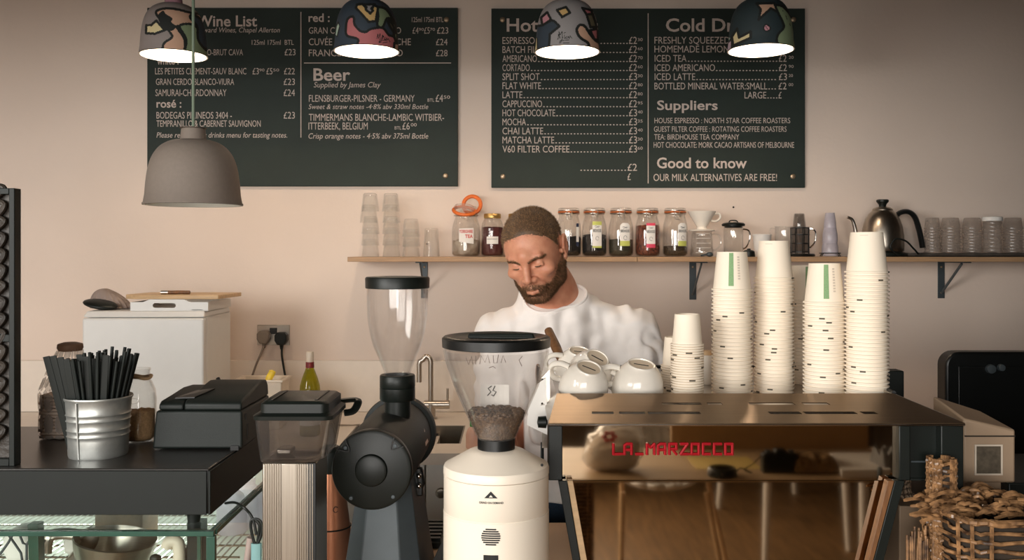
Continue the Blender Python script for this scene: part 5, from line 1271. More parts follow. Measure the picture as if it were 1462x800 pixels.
for L in ([(-46,518),(-42,528),(-38,516),(-36,528)],[(-32,516),(-32,528)],[(-26,528),(-24,516),(-18,526),(-14,515),(-11,527)],[(-6,516),(-5,527),(0,527),(2,515)],[(6,527),(9,516),(13,526)],[(38,516),(33,522),(37,530)],[(-12,534),(-6,532),(-2,535)]):
    m_.tube([hw(u,y) for u,y in L], .0007, 5)
obj('marker_writing', m_, M['plum'], hp_)
n_ = MB(); G_ = [[hw(u,y,.0015) for u in np.linspace(-24,18,7)] for y in (558,572,588)]
for i in range(2):
    for k in range(6): n_.add([G_[i][k],G_[i+1][k],G_[i+1][k+1],G_[i][k+1]],[(0,1,2,3)])
n_ = obj('paper_note', n_, M['paper_white'], hp_)
m_ = MB()
for L in ([(-8,560),(-13,563),(-9,568),(-14,573)],[(-3,560),(-6,566),(-1,568),(-5,574),(-8,572)]): m_.tube([hw(u,y,.0008) for u,y in L],.0009,5)
obj('note_mark', m_, M['ink'], n_)
# beans: heap plus loose beans on its surface
zbt = zz_(590); pr = [(max(r-.0035,0),z) for r,z in prof if z < zbt]; rt = pr[-1][0]
b = MB().lathe([(0,pr[0][1]+.001)]+pr+[(rt*.7,zbt+.002),(0,zbt+.004)], c, 48)
rs = random.Random(3)
def bean(mb, p, axis):
    st = len(mb.v); mb.ball((0,0,0),(.0048,.0034,.0028),8,6)
    mb.xform(st, Matrix.Translation(p) @ Matrix.Rotation(rs.uniform(0,6.3),4,axis) @ Matrix.Rotation(rs.uniform(0,3),4,'X'))
for i in range(260):
    a = rs.uniform(0,2*PI); r = rt*math.sqrt(rs.random())*.96; bean(b,(cx_+r*math.cos(a),Yg+r*math.sin(a),zbt+.001+rs.uniform(-.001,.003)),'Z')
for i in range(620):
    k_ = rs.random(); z = pr[0][1]+.002+(zbt-pr[0][1]-.002)*k_; r = np.interp(z,[q[1] for q in pr],[q[0] for q in pr])-.0028; a = rs.uniform(PI*.95,PI*2.05)
    bean(b,(cx_+r*math.cos(a),Yg+r*math.sin(a),z),'Y')
bo = obj('coffee_beans', b, M['bean'], t, angle=60); bo['kind'] = 'stuff'
zl, zl2 = zz_(494), zz_(479)
Rl = 77*s_
obj('hopper_lid', MB().lathe([(0,zl+.002),(Rl-.004,zl+.002),(Rl-.003,zl-.002),(Rl,zl-.001),(Rl+.0005,zl2-.004),(Rl-.003,zl2-.001),(Rl-.010,zl2),(Rl-.016,zl2-.003),(0,zl2-.003)], c, 72), M['black_gloss'], t)
obj('lid_grip', MB().hexa([(cx_-.045,Yg-.012,zl2-.0032),(cx_+.060,Yg-.03,zl2-.0032),(cx_+.062,Yg-.018,zl2-.0032),(cx_-.040,Yg+.006,zl2-.0032)],[(cx_-.043,Yg-.008,zl2+.004),(cx_+.056,Yg-.026,zl2+.0055),(cx_+.058,Yg-.021,zl2+.0055),(cx_-.041,Yg+.001,zl2+.004)]), M['black'], t, bevel=.002)
def bw(u, y, off=.0006):
    x = u*s_; R2 = R_+off; return (cx_+x, Yg-math.sqrt(R2*R2-x*x), H-(y-HY)*(Yg-R_)/F)
m_ = MB(); m_.add([bw(-15,712),bw(3,712),bw(-6,702)],[(0,1,2)])
k_ = obj('emblem', m_, M['ink'], t)
m_ = MB(); m_.add([bw(-8.6,710.3,.0012),bw(-3.4,710.3,.0012),bw(-6,707.2,.0012)],[(0,1,2)]); obj('emblem_inset', m_, M['white_cream'], k_)
m_ = MB(); v, f = letters('GRIND ON DEMAND', .02); a0, b0 = v[:,0].min(), v[:,0].max()
m_.add([bw(-22+(q[0]-a0)/(b0-a0)*33, 720-q[1]/CAP*3.0) for q in v], f); obj('lettering', m_, M['ink'], t, smooth=False)
m_ = MB()
for i in range(8):
    y = 755+i*3.1; hw_ = 12.8*math.sqrt(max(.08,1-((i-3.5)/4.2)**2)); m_.tube([bw(-6+u,y+1.5) for u in np.linspace(-hw_,hw_,8)],.0011,6)
obj('speaker_slots', m_, M['ink'], t)
m_ = MB(); G_ = [[bw(u,y,.0012) for u in (-16,-11,-6,-1,4)] for y in (793,802,812)]
for i in range(2):
    for k in range(4): m_.add([G_[i][k],G_[i+1][k],G_[i+1][k+1],G_[i][k+1]],[(0,1,2,3)])
obj('display', m_, M['black_gloss'], t)
p_ = bw(64,677,.0); obj('lid_screw', MB().ball((p_[0],p_[1]-.001,p_[2]+.004),(.0022,.002,.0022),10,6), M['ink'], t)

# ------------------------------------------------------------------ espresso machine
TZ = 1.20
t = thing('espresso_machine', 'large steel espresso machine with mirror back panel and red lettering', 'espresso machine', (.40,1.78,KZ))
EM = t
XA, XB = .060, .7466; ytop, ybot = 1.62, 1.50; zl, zh = 1.1972, 1.2275
XA2, XB2 = .0798, .678
def hood(u, v): # u 0..1 across, v 0 (lower front) .. 1 (upper back)
    a = XA+(XA2-XA)*v; b = XB+(XB2-XB)*v
    return Vector((a+(b-a)*u, ybot+(ytop-ybot)*v, zl+(zh-zl)*v))
# slots as real gaps; rows sit at image rows 590 and 577
def v_of(py):
    for i in range(1001):
        p = hood(.5,i/1000)
        if HY+(H-p.z)/p.y*F <= py: return i/1000
    return 1
def u_of(px, v):
    a, b = hood(0,v), hood(1,v); return ((px-CX)/F*a.y-a.x)/(b.x-a.x)
R1 = [(945,1001),(1010,1031),(1070,1134),(1146,1183)]; R2 = [(845,876),(884,921),(925,1000),(1098,1143),(1148,1222),(1230,1251)]
va0, va1, vb0, vb1 = v_of(592), v_of(588.5), v_of(578.8), v_of(575.6)
us = sorted(set([0,1]+[u_of(x,.5*(va0+va1)) for p in R2 for x in p]+[u_of(x,.5*(vb0+vb1)) for p in R1 for x in p]))
vs = [0,va0,va1,vb0,vb1,1]
b = MB()
for i in range(len(us)-1):
    for j in range(5):
        um = (us[i]+us[i+1])/2
        if j == 1 and any(u_of(a,.5*(va0+va1)) < um < u_of(c_,.5*(va0+va1)) for a,c_ in R2): continue
        if j == 3 and any(u_of(a,.5*(vb0+vb1)) < um < u_of(c_,.5*(vb0+vb1)) for a,c_ in R1): continue
        b.add([hood(us[i],vs[j]),hood(us[i+1],vs[j]),hood(us[i+1],vs[j+1]),hood(us[i],vs[j+1])],[(0,1,2,3)])
# merge grid corners so the sheet is one skin
key = {}; nv = []; mp = []
for v in b.v:
    k_ = tuple(round(x,6) for x in v)
    if k_ not in key: key[k_] = len(nv); nv.append(v)
    mp.append(key[k_])
b.v = nv; b.f = [tuple(mp[i] for i in f) for f in b.f]
o = obj('hood_panel', b, M['hood'], t, solid=.0016, smooth=False)
# hood ends and rim
b = MB()
b.hexa([(XA,1.50,TZ-.005),(XA2,1.62,TZ-.005),(XA2,2.05,TZ-.005),(XA,2.05,TZ-.005)],[(XA+.0005,1.502,zl),(XA2,1.62,zh),(XA2,2.05,zh),(XA+.001,2.05,zl+.01)])
obj('hood_end', b, M['steel'], t)
b = MB(); b.hexa([(XB-.002,1.502,zl-.002),(XB,1.52,zl-.002),(XB,2.03,zl-.002),(XB2+.002,2.05,zl-.002)],[(XB-.004,1.502,zl+.0005),(XB-.002,1.53,zl+.003),(XB2+.03,2.02,zh-.004),(XB2+.0005,1.622,zh)])
o_ = b.v; obj('hood_end', b, M['steel'], t)
obj('hood_lip', MB().box(XA,XB,1.4985,1.5015,zl-.0038,zl-.0005), M['chrome'], t, bevel=.001)
obj('cup_tray', MB().box(XA2+.002,XB2,1.60,2.05,TZ-.012,TZ), M['steel'], t, bevel=.001)
b = MB()
for z in (TZ+.022,): b.tube([(XA2+.01,2.045,TZ+.002),(XA2+.01,2.045,z),(XB2+.02,2.045,z),(XB2+.02,2.045,TZ+.002)], .004, 8)
b.tube([(XB2+.02,2.045,TZ+.022),(XB2+.03,1.80,TZ+.022),(XB2+.01,1.64,TZ+.026)], .004, 8)
obj('tray_rail', b, M['black_gloss'], t)
# body and mirror back
zm = H-(686-HY)*1.52/F
b = MB(); b.box(XA+.012,XB-.012,1.525,2.045,zm+.001,zl-.006); obj('body_shell', b, M['black'], t, bevel=.002)
b = MB(); b.box(.12,.62,1.545,1.98,KZ+.03,zm); obj('lower_body', b, M['black'], t)
mz1 = zl-.004; Ym = 1.52
def mpt(px, py): p = at(px,py,Ym); return (p.x,p.z)
b = MB(); poly = [mpt(803,686),mpt(1283,686),(mpt(1283,0)[0],mz1),(mpt(803,0)[0],mz1)]
b.prism(poly,'y',Ym,Ym+.004); obj('mirror_panel', b, mirror, t)
b = MB(); poly = [mpt(815,688),mpt(1284,688),(mpt(1246,0)[0],KZ+.032),(mpt(846,0)[0],KZ+.032)]
b.prism(poly,'y',Ym+.006,Ym+.010); obj('lower_mirror_panel', b, mirror, t)
for a, c_, nm in ((783,803,'end_post'),(1283,1299,'end_post'),(1343,1375,'end_post')):
    b = MB(); p, q = at(a,686,1.508), at(c_,606,1.508)
    zlow = KZ+.06 if a == 1343 else p.z
    if a == 1343: zlow = H-(722-HY)*1.508/F
    b.box(p.x,q.x,1.506,1.560,zlow,zl-.0045); obj(nm, b, M['black'], t, bevel=.0015)
b = MB(); p, q = at(1299,686,1.53), at(1343,606,1.53); b.box(p.x+.0005,q.x-.0005,1.528,1.56,p.z,q.z); e_ = obj('end_panel', b, M['black_matte'], t)
b = MB(); p, q = at(1299,660,1.527), at(1343,658,1.527); b.box(p.x+.001,q.x-.001,1.524,1.5278,p.z,q.z); obj('panel_seam', b, M['grey_metal'], e_)
# splayed legs: black face with a wooden strip
def slab(pts, y0, y1, m, nm, par): 
    b = MB(); P = [at(a,c_,y0) for a,c_ in pts]; b.prism([(p.x,p.z) for p in P],'y',y0,y1); return obj(nm, b, m, par, bevel=.0008)
zf = HY+(H-KZ-.001)/1.50*F
def xs2(x0,y0,x1,y1,y): return x0+(x1-x0)*(y-y0)/(y1-y0)
l1 = slab([(797,687),(809,687),(xs2(809,687,828,798,zf),zf),(xs2(797,687,817,798,zf),zf)],1.499,1.513,M['black'],'leg',t)
slab([(810,687),(818,687),(xs2(818,687,838,800,zf),zf),(xs2(810,687,829,800,zf),zf)],1.501,1.517,M['woodlt'],'wooden_strip',l1)
l2 = slab([(1278,687),(1292,687),(xs2(1292,687,1262,800,zf),zf),(xs2(1278,687,1248,800,zf),zf)],1.499,1.513,M['black'],'leg',t)
slab([(1268,687),(1277,687),(xs2(1277,687,1247,800,zf),zf),(xs2(1268,687,1240,800,zf),zf)],1.501,1.517,M['wooddk'],'wooden_strip',l2)
for s in (.16,.60): 
    b = MB(); b.lathe([(0,KZ),(.022,KZ),(.022,KZ+.012),(.014,KZ+.016),(.014,KZ+.032),(0,KZ+.032)],(s,1.9,0),20); obj('foot', b, M['chrome'], t)
for s in (.24,.50):
    b = MB(); b.lathe([(0,1.02),(.03,1.02),(.034,1.03),(.034,1.075),(.05,1.08),(.05,zm),(0,zm)],(s,2.035,0),28); g_ = obj('group_head', b, M['chrome'], t)
    obj('portafilter_handle', MB().tube([(s,2.05,1.04),(s,2.08,1.035),(s,2.115,1.02)],[.008,.012,.011],12), M['black'], g_)
# red strokes
b = MB(); zL0, zL1 = H-(649-HY)*1.517/F, H-(634.5-HY)*1.517/F
GL = {'L':[[(0,0),(0,4)],[(0,0),(3,0)]],'A':[[(0,0),(0,3.4),(1,4),(3,4),(3,0)],[(0,1.7),(3,1.7)]],'_':[[(0,0),(3,0)]],
 'M':[[(0,0),(0,4),(1.6,2.6),(3.2,4),(3.2,0)]],'R':[[(0,0),(0,4),(3,4),(3,2),(0,2)],[(1.2,2),(3,0)]],'Z':[[(0,4),(3,4),(0,0),(3,0)]],'O':[[(0,0),(0,4),(3,4),(3,0),(0,0)]],'T':[[(0,4),(3,4)],[(1.5,0),(1.5,4)]],'C':[[(3,4),(0,4),(0,0),(3,0)]]}
word = 'LA_MARZOTCCO'.replace('OTCCO','OCCO')
word = 'LA_MARZOCCO'; adv = (1052-876)/len(word); sc = adv*.66/3.2
for i, ch in enumerate(word):
    for st in GL[ch]:
        P = [Vector((at(876+i*adv+a*sc,0,1.517).x, 1.5175, zL0+(zL1-zL0)*h_/4)) for a,h_ in st]
        for k in range(len(P)-1):
            d = (P[k+1]-P[k]).normalized()*.0012; b.tube([P[k]-d,P[k+1]+d],.0023,4)
    if ch in 'LZ': b.tube([(at(876+i*adv+2.6*sc,0,1.517).x,1.5175,zL0),(at(876+(i+1)*adv+.3*sc,0,1.517).x,1.5175,zL0)],.0018,4)
obj('red_lettering', b, M['red'], t, angle=20)
# left flank: steam arm, knob
b = MB(); b.tube(spline([(XA-.004,1.66,1.20),(XA-.012,1.70,1.24),(XA-.010,1.74,1.262),(XA-.004,1.80,1.20)],6),.004,8)
obj('steam_wand', b, M['chrome'], t)
p = at(772,606,1.60); k_ = MB().lathe([(0,-.012),(.010,-.010),(.011,.004),(.004,.006),(.004,.02)],(0,0,0),18); k_.xform(0, Matrix.Translation((p.x+.006,1.62,p.z)) @ Matrix.Rotation(PI/2,4,'Y')); obj('steam_knob', k_, M['black'], t)

# papers clipped left of the machine
b = MB(); P = [at(a,c_,1.66) for a,c_ in ((757,556),(779,540),(783,622),(752,607))]; b.prism([(p.x,p.z) for p in P],'y',1.66,1.661)
t = thing('clipboard', 'white paper slips on a dark clip between white grinder and machine', 'clipboard', tuple(at(768,640,1.67)))
obj('paper', b, M['paper_white'], t)
b = MB(); P = [at(a,c_,1.668) for a,c_ in ((773,540),(785,527),(786,640),(774,640))]; b.prism([(p.x,p.z) for p in P],'y',1.668,1.674); obj('board', b, M['steel'], t)
b = MB(); b.tube([at(774.5,541,1.665),at(774.5,574,1.665)],.0016,6); obj('clip', b, M['black'], t)
b = MB(); p = at(768,640,1.67); b.tube([(p.x+.008,1.672,KZ),(p.x+.008,1.672,p.z+.01)],.003,8); b.lathe([(0,KZ),(.025,KZ),(.025,KZ+.006),(0,KZ+.006)],(p.x+.008,1.672,0),20); obj('stand', b, M['black'], t)

# ------------------------------------------------------------------ paper cups in stacks on the machine
def cup_mesh(h, rr, rb, stripe=True):
    """upside-down paper cup, rim at z=0; printed stripe at -y, small dark mark on the rim"""
    n = 48; mb = MB()
    prof = [(rr-.0022,0),(rr,.0002),(rr+.0006,.0015),(rr,.003),(rr-.0030,.0036),(rb+.0004,h-.002),(rb,h),(rb-.0022,h),(rb-.0026,h-.004),(0,h-.004)]
    o = 0
    mb.lathe(prof, (0,0,0), n); cnt = len(prof)-2
    inn = MB().lathe([(rr-.0022,0),(rr-.0030,.0036),(rb-.0022,h-.006),(0,h-.006)], (0,0,0), n); inn.f=[f[::-1] for f in inn.f]; mb.add(inn.v, inn.f)
    k0 = 36  # face index of the column at -y (3/4 turn)
    for i in range(1,3):
        for k in (k0-1,k0,k0+1) if not stripe else (20,21): mb.m[i*n+k] = 3
    return mb, n
CM = [M['paper'], M['green_print'], M['grey_print'], M['dark_print']]
def big_cup():
    mb, n = cup_mesh(.0755,.0393,.0285)
    # stripe and small print as thin skins on the wall
    def wall(a, z): 
        r = .0363+(.0289-.0363)*(z-.0036)/(.0735-.0036)+.0003; return (r*math.sin(a),-r*math.cos(a),z)
    def patch(a0,a1,z0,z1,mi):
        m_ = 4
        for k in range(m_):
            b0, b1 = a0+(a1-a0)*k/m_, a0+(a1-a0)*(k+1)/m_
            mb.add([wall(b0,z0),wall(b1,z0),wall(b1,z1),wall(b0,z1)],[(0,1,2,3)],mi)
    patch(-.42,-.14,.0095,.0735,1)
    for i in range(9): patch(.10,.24,.022+.0052*i,.0252+.0052*i,2)
    patch(2.6,3.1,.0690,.0700,2)
    return mb
proto = {}
def cup_stack(px, Y, n, pitch, kind, where, group, face, lean=0):
    x = px_x(px, Y)
    for k in range(n):
        L = 'white paper cup, %s' % where if n == 1 else ('topmost white paper cup of %s' % where if k == n-1 else 'white paper cup, %s from the top of %s' % (ordinal(n-1-k), where))
        rot = (random.uniform(0,6.28) if k < n-1 else face)
        if k < n-1 and math.cos(rot) > .2 and False: rot += PI
        loc = (x+random.uniform(-.0002,.0002)+lean*k, Y+random.uniform(-.0002,.0002), TZ+.0004+k*pitch)
        if kind not in proto:
            mb = big_cup() if kind == 'big' else cup_mesh(.058,.0305,.0228,False)[0]
            o = obj('paper_cup', mb, CM, angle=50); o.location = loc; o.rotation_euler = (0,0,rot); tag(o, L, 'paper cup', group); proto[kind] = o
        else: dup(proto[kind], loc, (0,0,rot), L, group)
cup_stack(981, 1.70, 24, .0046, 'small', 'the front small-cup stack', 'small paper cups stacked on the machine', 2.6)
cup_stack(966, 1.785, 13, .0046, 'small', 'the half-hidden small-cup stack', 'small paper cups stacked on the machine', 1)
cup_stack(1045, 1.79, 29, .0073, 'big', 'the green-striped stack beside the small cups', 'large paper cups stacked on the machine', .0)
cup_stack(1105, 1.825, 32, .0073, 'big', 'the plain-topped middle stack', 'large paper cups stacked on the machine', 2.8)
cup_stack(1150, 1.95, 25, .0073, 'big', 'the rearmost large-cup stack', 'large paper cups stacked on the machine', .12)
cup_stack(1177, 1.735, 26, .0073, 'big', 'the green-striped stack beside the tallest', 'large paper cups stacked on the machine', .05)
cup_stack(1237.5, 1.70, 34, .0073, 'big', 'the tallest stack', 'large paper cups stacked on the machine', 2.9)
# dark caddy behind the tallest stack, pot behind the small cups
mb = MB(); p = at(1262,0,1.98); mb.box(p.x,p.x+.036,1.96,2.0,KZ,H-(529-HY)*1.97/F); tag(obj('napkin_caddy', mb, M['black_matte'], bevel=.003), 'dark grey upright caddy showing behind the tallest cup stack', 'caddy')
c = (px_x(1008,1.93),1.93,TZ+.0005)
t = thing('sugar_pot', 'small white pot with a pale wooden lid behind the cup stacks', 'pot', c)
obj('body', MB().lathe([(0,0),(.016,0),(.018,.004),(.018,.062),(0,.062)], c, 24), M['china'], t); obj('lid', MB().lathe([(0,.0622),(.0195,.0622),(.0195,.070),(0,.071)], c, 24), M['woodlt'], t)

# white china cups, upside down and tipped
def china_cup(name_lab, px, py, Y, ry, rx, spin, s=1.0):
    c = at(px,py,Y)
    t = thing('china_cup', name_lab, 'cup', (0,0,0), 'white china cups on the machine')
    P_ = [(.043,0),(.0452,.001),(.0460,.006),(.0450,.018),(.0420,.032),(.0355,.045),(.0285,.053),(.0255,.0555),(.0240,.0590),(.0220,.0592),(.0210,.0565),(0,.0562)]
    b = MB().lathe(P_, (0,0,0), 44); q_ = MB().lathe([(.043,0),(.0425,.018),(.039,.031),(.032,.043),(.02,.05),(0,.051)],(0,0,0),44); q_.f=[f[::-1] for f in q_.f]; b.add(q_.v,q_.f)
    obj('bowl', b, M['china'], t, angle=50)
    obj('base_disc', MB().lathe([(0,.0568),(.0208,.0570),(.0208,.0564)],(0,0,0),32), M['china_raw'], t)
    obj('base_stamp', MB().box(-.013,.013,-.0012,.0012,.0569,.0573), M['ink'], t)
    obj('handle', MB().tube(spline([(-.043,0,.012),(-.060,0,.010),(-.069,0,.022),(-.066,0,.036),(-.052,0,.044),(-.036,0,.044)],6),.0052,10,flat=1.3), M['china'], t)
    t.scale = (s,s,s)
    t.rotation_euler = (Matrix.Rotation(ry,4,'Y') @ Matrix.Rotation(rx,4,'X') @ Matrix.Rotation(spin,4,'Z')).to_euler()
    t.location = c
    return t
D = math.radians
china_cup('upturned white china cup lying at the front left corner of the machine', 831, 562, 1.685, D(12), D(26), D(-18))
china_cup('upturned white china cup stacked on the front left one', 838, 541, 1.735, D(22), D(32), D(170), .95)
china_cup('upturned white china cup behind the stacked pair, its handle toward the grinder', 822, 536, 1.81, D(8), D(20), D(6), .92)
china_cup('upturned white china cup beside the small paper cups', 909, 563, 1.70, D(6), D(18), D(-8), 1.06)
# wooden brush handle
p, q = at(803,517,1.87), at(783,472,1.95)
t = thing('wooden_brush', 'dark wooden brush handle sticking up between hopper and china cups', 'brush', (at(812,556,1.84).x,1.84,TZ+.001))
obj('handle', MB().tube([tuple(q),tuple(p+(q-p)*.45),tuple(p)],[.009,.0105,.0085],12), M['wooddk'], t)
obj('ferrule', MB().tube([tuple(p),tuple(p+(p-q)*.15)],[.0095,.0095],12), M['gold'], t)
obj('bristles', MB().tube([tuple(p+(p-q)*.15),(at(812,556,1.84).x,1.84,TZ+.001)],[.009,.013],12), M['ink'], t)
# ------------------------------------------------------------------ right end of the bar
# beige box with a dark square window
Y0, Y1 = 1.62, 1.74
x0, x1 = px_x(1376,Y0), px_x(1450,Y0)
zb_, zl_, zr_ = H-(690-HY)*Y0/F, H-(598-HY)*Y0/F, H-(614-HY)*Y0/F
t = thing('card_terminal_box', 'beige casing with a dark square panel right of the espresso machine', 'equipment box', ((x0+x1)/2,1.74,KZ))
b = MB(); b.hexa([(x0,Y0,zb_),(x1,Y0,zb_),(x1,Y1,zb_),(x0,Y1,zb_)],[(x0,Y0,zl_),(x1,Y0,zr_),(x1,Y1,zr_+.012),(x0,Y1,zl_+.022)])
obj('casing', b, M['beige'], t, bevel=.004)
p, q = at(1393,676,Y0), at(1428,637,Y0)
b = MB(); b.box(p.x,q.x,Y0-.002,Y0-.0002,p.z,q.z); obj('dark_panel', b, material('dark_square', rgb(84,74,60), .5, var=.3, scale=120), t)
b = MB()
for a0,a1,c0,c1 in ((p.x-.003,p.x,p.z-.003,q.z+.003),(q.x,q.x+.003,p.z-.003,q.z+.003),(p.x,q.x,q.z,q.z+.003),(p.x,q.x,p.z-.003,p.z)): b.box(a0,a1,Y0-.003,Y0-.0002,c0,c1)
obj('panel_frame', b, M['grey_print'], t)
b = MB(); p, q = at(1377,624,Y0), at(1449,622,Y0); b.box(p.x,q.x,Y0-.0012,Y0-.0002,p.z,q.z); obj('seam', b, M['wickerdk'], t)
b = MB(); p, q = at(1408,702,Y0), at(1434,690,Y0); b.box(p.x,q.x,Y0+.01,Y0+.12,KZ,zb_-.0002); obj('foot', b, M['beige'], t, bevel=.002)
# black rounded panel behind
Y0, Y1 = 2.28, 2.33
x0, x1, zt_ = px_x(1337,Y1), 1.75, H-(503-HY)*Y0/F
t = thing('screen_panel', 'big black panel with rounded corners standing at the right edge', 'screen panel', ((x0+x1)/2,2.3,0))
r_ = .035
poly = [(x0+r_-r_*math.cos(a),zt_-r_+r_*math.sin(a)) for a in np.linspace(0,PI/2,7)]+[(x1-r_+r_*math.sin(a),zt_-r_+r_*math.cos(a)) for a in np.linspace(0,PI/2,7)]+[(x1,.85),(x0,.85)]
b = MB().prism(poly,'y',Y0,Y1); obj('casing', b, M['black_gloss'], t, bevel=.006)
b = MB().box(x0+.03,x1-.03,Y0-.004,Y0-.0003,zt_-.29,zt_-.035); obj('front_glass', b, M['black_gloss'], t, bevel=.002)
b = MB(); b.box(x0+.1,x1-.1,Y0+.005,Y1-.005,0,.849); b.box(x0,x1,Y0-.10,Y1+.10,0,.02); obj('stand', b, M['black'], t)
for px, py, r in ((1418,528,.012),(1433,526,.009)):  # grey discs standing in for two small glints on the black panel
    q = at(px,py,Y0-.02); k_ = MB().lathe([(r,0),(r*.9,-.010),(0,-.012)],(0,0,0),18); k_.f=[f[::-1] for f in k_.f]; k_.xform(0, Matrix.Translation((q.x,Y0-.0043,q.z)) @ Matrix.Rotation(-PI/2,4,'X')); obj('glint_disc', k_, M['grey_metal'], t)
# dark equipment under the beige box
mb = MB().box(px_x(1440,1.7),1.45,1.70,1.95,KZ,H-(690-HY)*1.70/F); mb.box(px_x(1440,1.7)+.01,1.44,1.695,1.6995,KZ+.02,KZ+.12)
tag(obj('till_drawer', mb, M['black'], bevel=.003), 'low black till drawer at the right edge under the black panel', 'till')
# beige ledge box, cloth
mb = MB(); p, q = at(1284,740,1.62), at(1336,723,1.62); mb.box(p.x,q.x,1.62,1.80,KZ,q.z)
tag(obj('wooden_box', mb, M['beige'], bevel=.002), 'low beige box beside the right leg of the espresso machine', 'box')
e = at(0,723,1.62).z+.0005
t_ = MB()
rows = []
for i in range(9):
    u = i/8; row = []
    for j in range(7):
        v = j/6; x = px_x(1285+26*u,1.64)+.006*math.sin(v*5+u*3)*v; z = e+.06*(1-v)+(.004*math.sin(u*9+v*2) if v<.95 else 0); y = 1.655+.018*v*math.sin(u*7)+.01*v
        row.append((x,y,max(z,e)))
    rows.append(row)
for i in range(8):
    for j in range(6): t_.add([rows[i][j],rows[i+1][j],rows[i+1][j+1],rows[i][j+1]],[(0,1,2,3)])
tag(obj('folded_cloth', t_, M['beige'], solid=.002, sub=1, angle=180), 'pale creased cloth standing on the low beige box', 'cloth')
# wicker baskets
def weave_basket(name_lab, cx_, cy_, z0, w, d, h, rows, seed, flare=.12, rim=True):
    rs = random.Random(seed)
    t = thing('wicker_basket', name_lab, 'basket', (cx_,cy_,z0))
    def sect(z, off=0):
        k = 1+flare*(z-z0)/h; P = []
        N = 56
        for i in range(N):
            a = 2*PI*i/N; e_ = .45
            x = math.copysign(abs(math.cos(a))**e_, math.cos(a))*w/2*k; y = math.copysign(abs(math.sin(a))**e_, math.sin(a))*d/2*k
            s_ = off*(1 if i%4 < 2 else -1)
            n_ = Vector((math.cos(a),math.sin(a),0))
            P.append((cx_+x+n_.x*s_, cy_+y+n_.y*s_, z+rs.uniform(-.0016,.0016)))
        return P
    b = MB()
    for i in range(rows): b.tube(sect(z0+.004+(h-.008)*i/(rows-1), .0028*(1 if i%2 else -1)), .0030, 6, closed=True, flat=.8)
    obj('weave', b, M['wicker'], t)
    core = MB(); L = [[(cx_+(p[0]-cx_)*.93, cy_+(p[1]-cy_)*.93, z) for p in sect(z)] for z in (z0+.001, z0+h*.97)]; loft(core, L, True, False); obj('liner', core, M['wickerdk'], t)
    b = MB()
    for i in range(0,56,4):
        k1 = 1+flare; p0 = sect(z0)[i]; p1 = sect(z0+h)[i]; b.tube([(p0[0],p0[1],z0+.002),(p1[0],p1[1],z0+h+.004)], .0032, 6)
    obj('stakes', b, M['wicker'], t)
    if rim:
        b = MB(); 
        for s_ in (-.003,.003): b.tube(sect(z0+h, s_), .0045, 6, closed=True)
        obj('rim', b, M['wicker'], t)
    return t
Yk = 1.47
bx, bz = px_x(1398,1.45), KZ
weave_basket('long wicker basket filling the lower right corner of the picture', px_x(1405,Yk)+.01, 1.47, KZ, .155, .16, H-(742-HY)*1.40/F-KZ, 14, 1, .12)
weave_basket('tall narrow wicker holder in front of the machine\'s right post', px_x(1343,1.485), 1.482, KZ, .034, .030, H-(657-HY)*1.48/F-KZ, 26, 2, .06, False)
# loose tangle of cane on the basket, and a curled handle
def tangle(name_lab, x0, x1, y, z0, z1, n, seed, m, name='cane_tangle'):
    rs = random.Random(seed); b = MB()
    for i in range(n):
        x = rs.uniform(x0,x1); z = z0+(z1-z0)*rs.random()**1.3; L = rs.uniform(.012,.04); a = rs.uniform(-.5,.5)+(PI if rs.random()<.5 else 0); yy = y+rs.uniform(-.03,.03)
        dz = L*math.sin(a)*.6
        b.tube(spline([(x,yy,z),(x+L*.5*math.cos(a),yy-.004,z+dz*.5+.004),(x+L*math.cos(a),yy,z+dz)],4), [.0028]*8+[.002], 5)
    return tag(obj(name, b, m), name_lab, 'cane', kind='stuff')
zt2 = H-(742-HY)*1.40/F
tangle('tangle of shiny cane strips heaped in the long wicker basket', px_x(1320,1.45), px_x(1450,1.45), 1.46, zt2-.01, zt2+.022, 130, 4, M['wicker'])
b = MB(); Yq = 1.50
for k_, (px, r) in enumerate(((1383,13),(1407,13))):
    P = [at(px+r*(1-.11*i)*math.cos(i*.75+2.5), 706+r*.9*(1-.11*i)*math.sin(i*.75+2.5), Yq) for i in range(9)]
    b.tube(spline(P,4), .0042, 8)
for k_ in range(7):
    b.tube(spline([at(1372+k_*2,720-k_*4,Yq+.02),at(1395,690+k_*4,Yq+.016),at(1419-k_,700+k_*4,Yq+.02)],5), .003, 6)
b.tube([at(1397,716,Yq),at(1397,750,Yq)], .006, 8)
tag(obj('scroll_ornament', b, M['wicker']), 'curled cane scroll ornament rising from the long wicker basket', 'ornament')
b = MB()
for i in range(26):
    x = px_x(1296+1.6*i,1.47); b.tube([(x,1.47+.004*(i%3),KZ),(x+random.uniform(-.006,.006),1.47+.004*(i%3),H-(752+random.uniform(0,22)-HY)*1.47/F)], .0018, 5)
b.tube([(px_x(1294,1.47),1.464,KZ+.02),(px_x(1338,1.47),1.464,KZ+.02)],.004,6)
tag(obj('reed_bundle', b, M['wicker']), 'bundle of upright reeds at the foot of the machine\'s right leg', 'reeds')

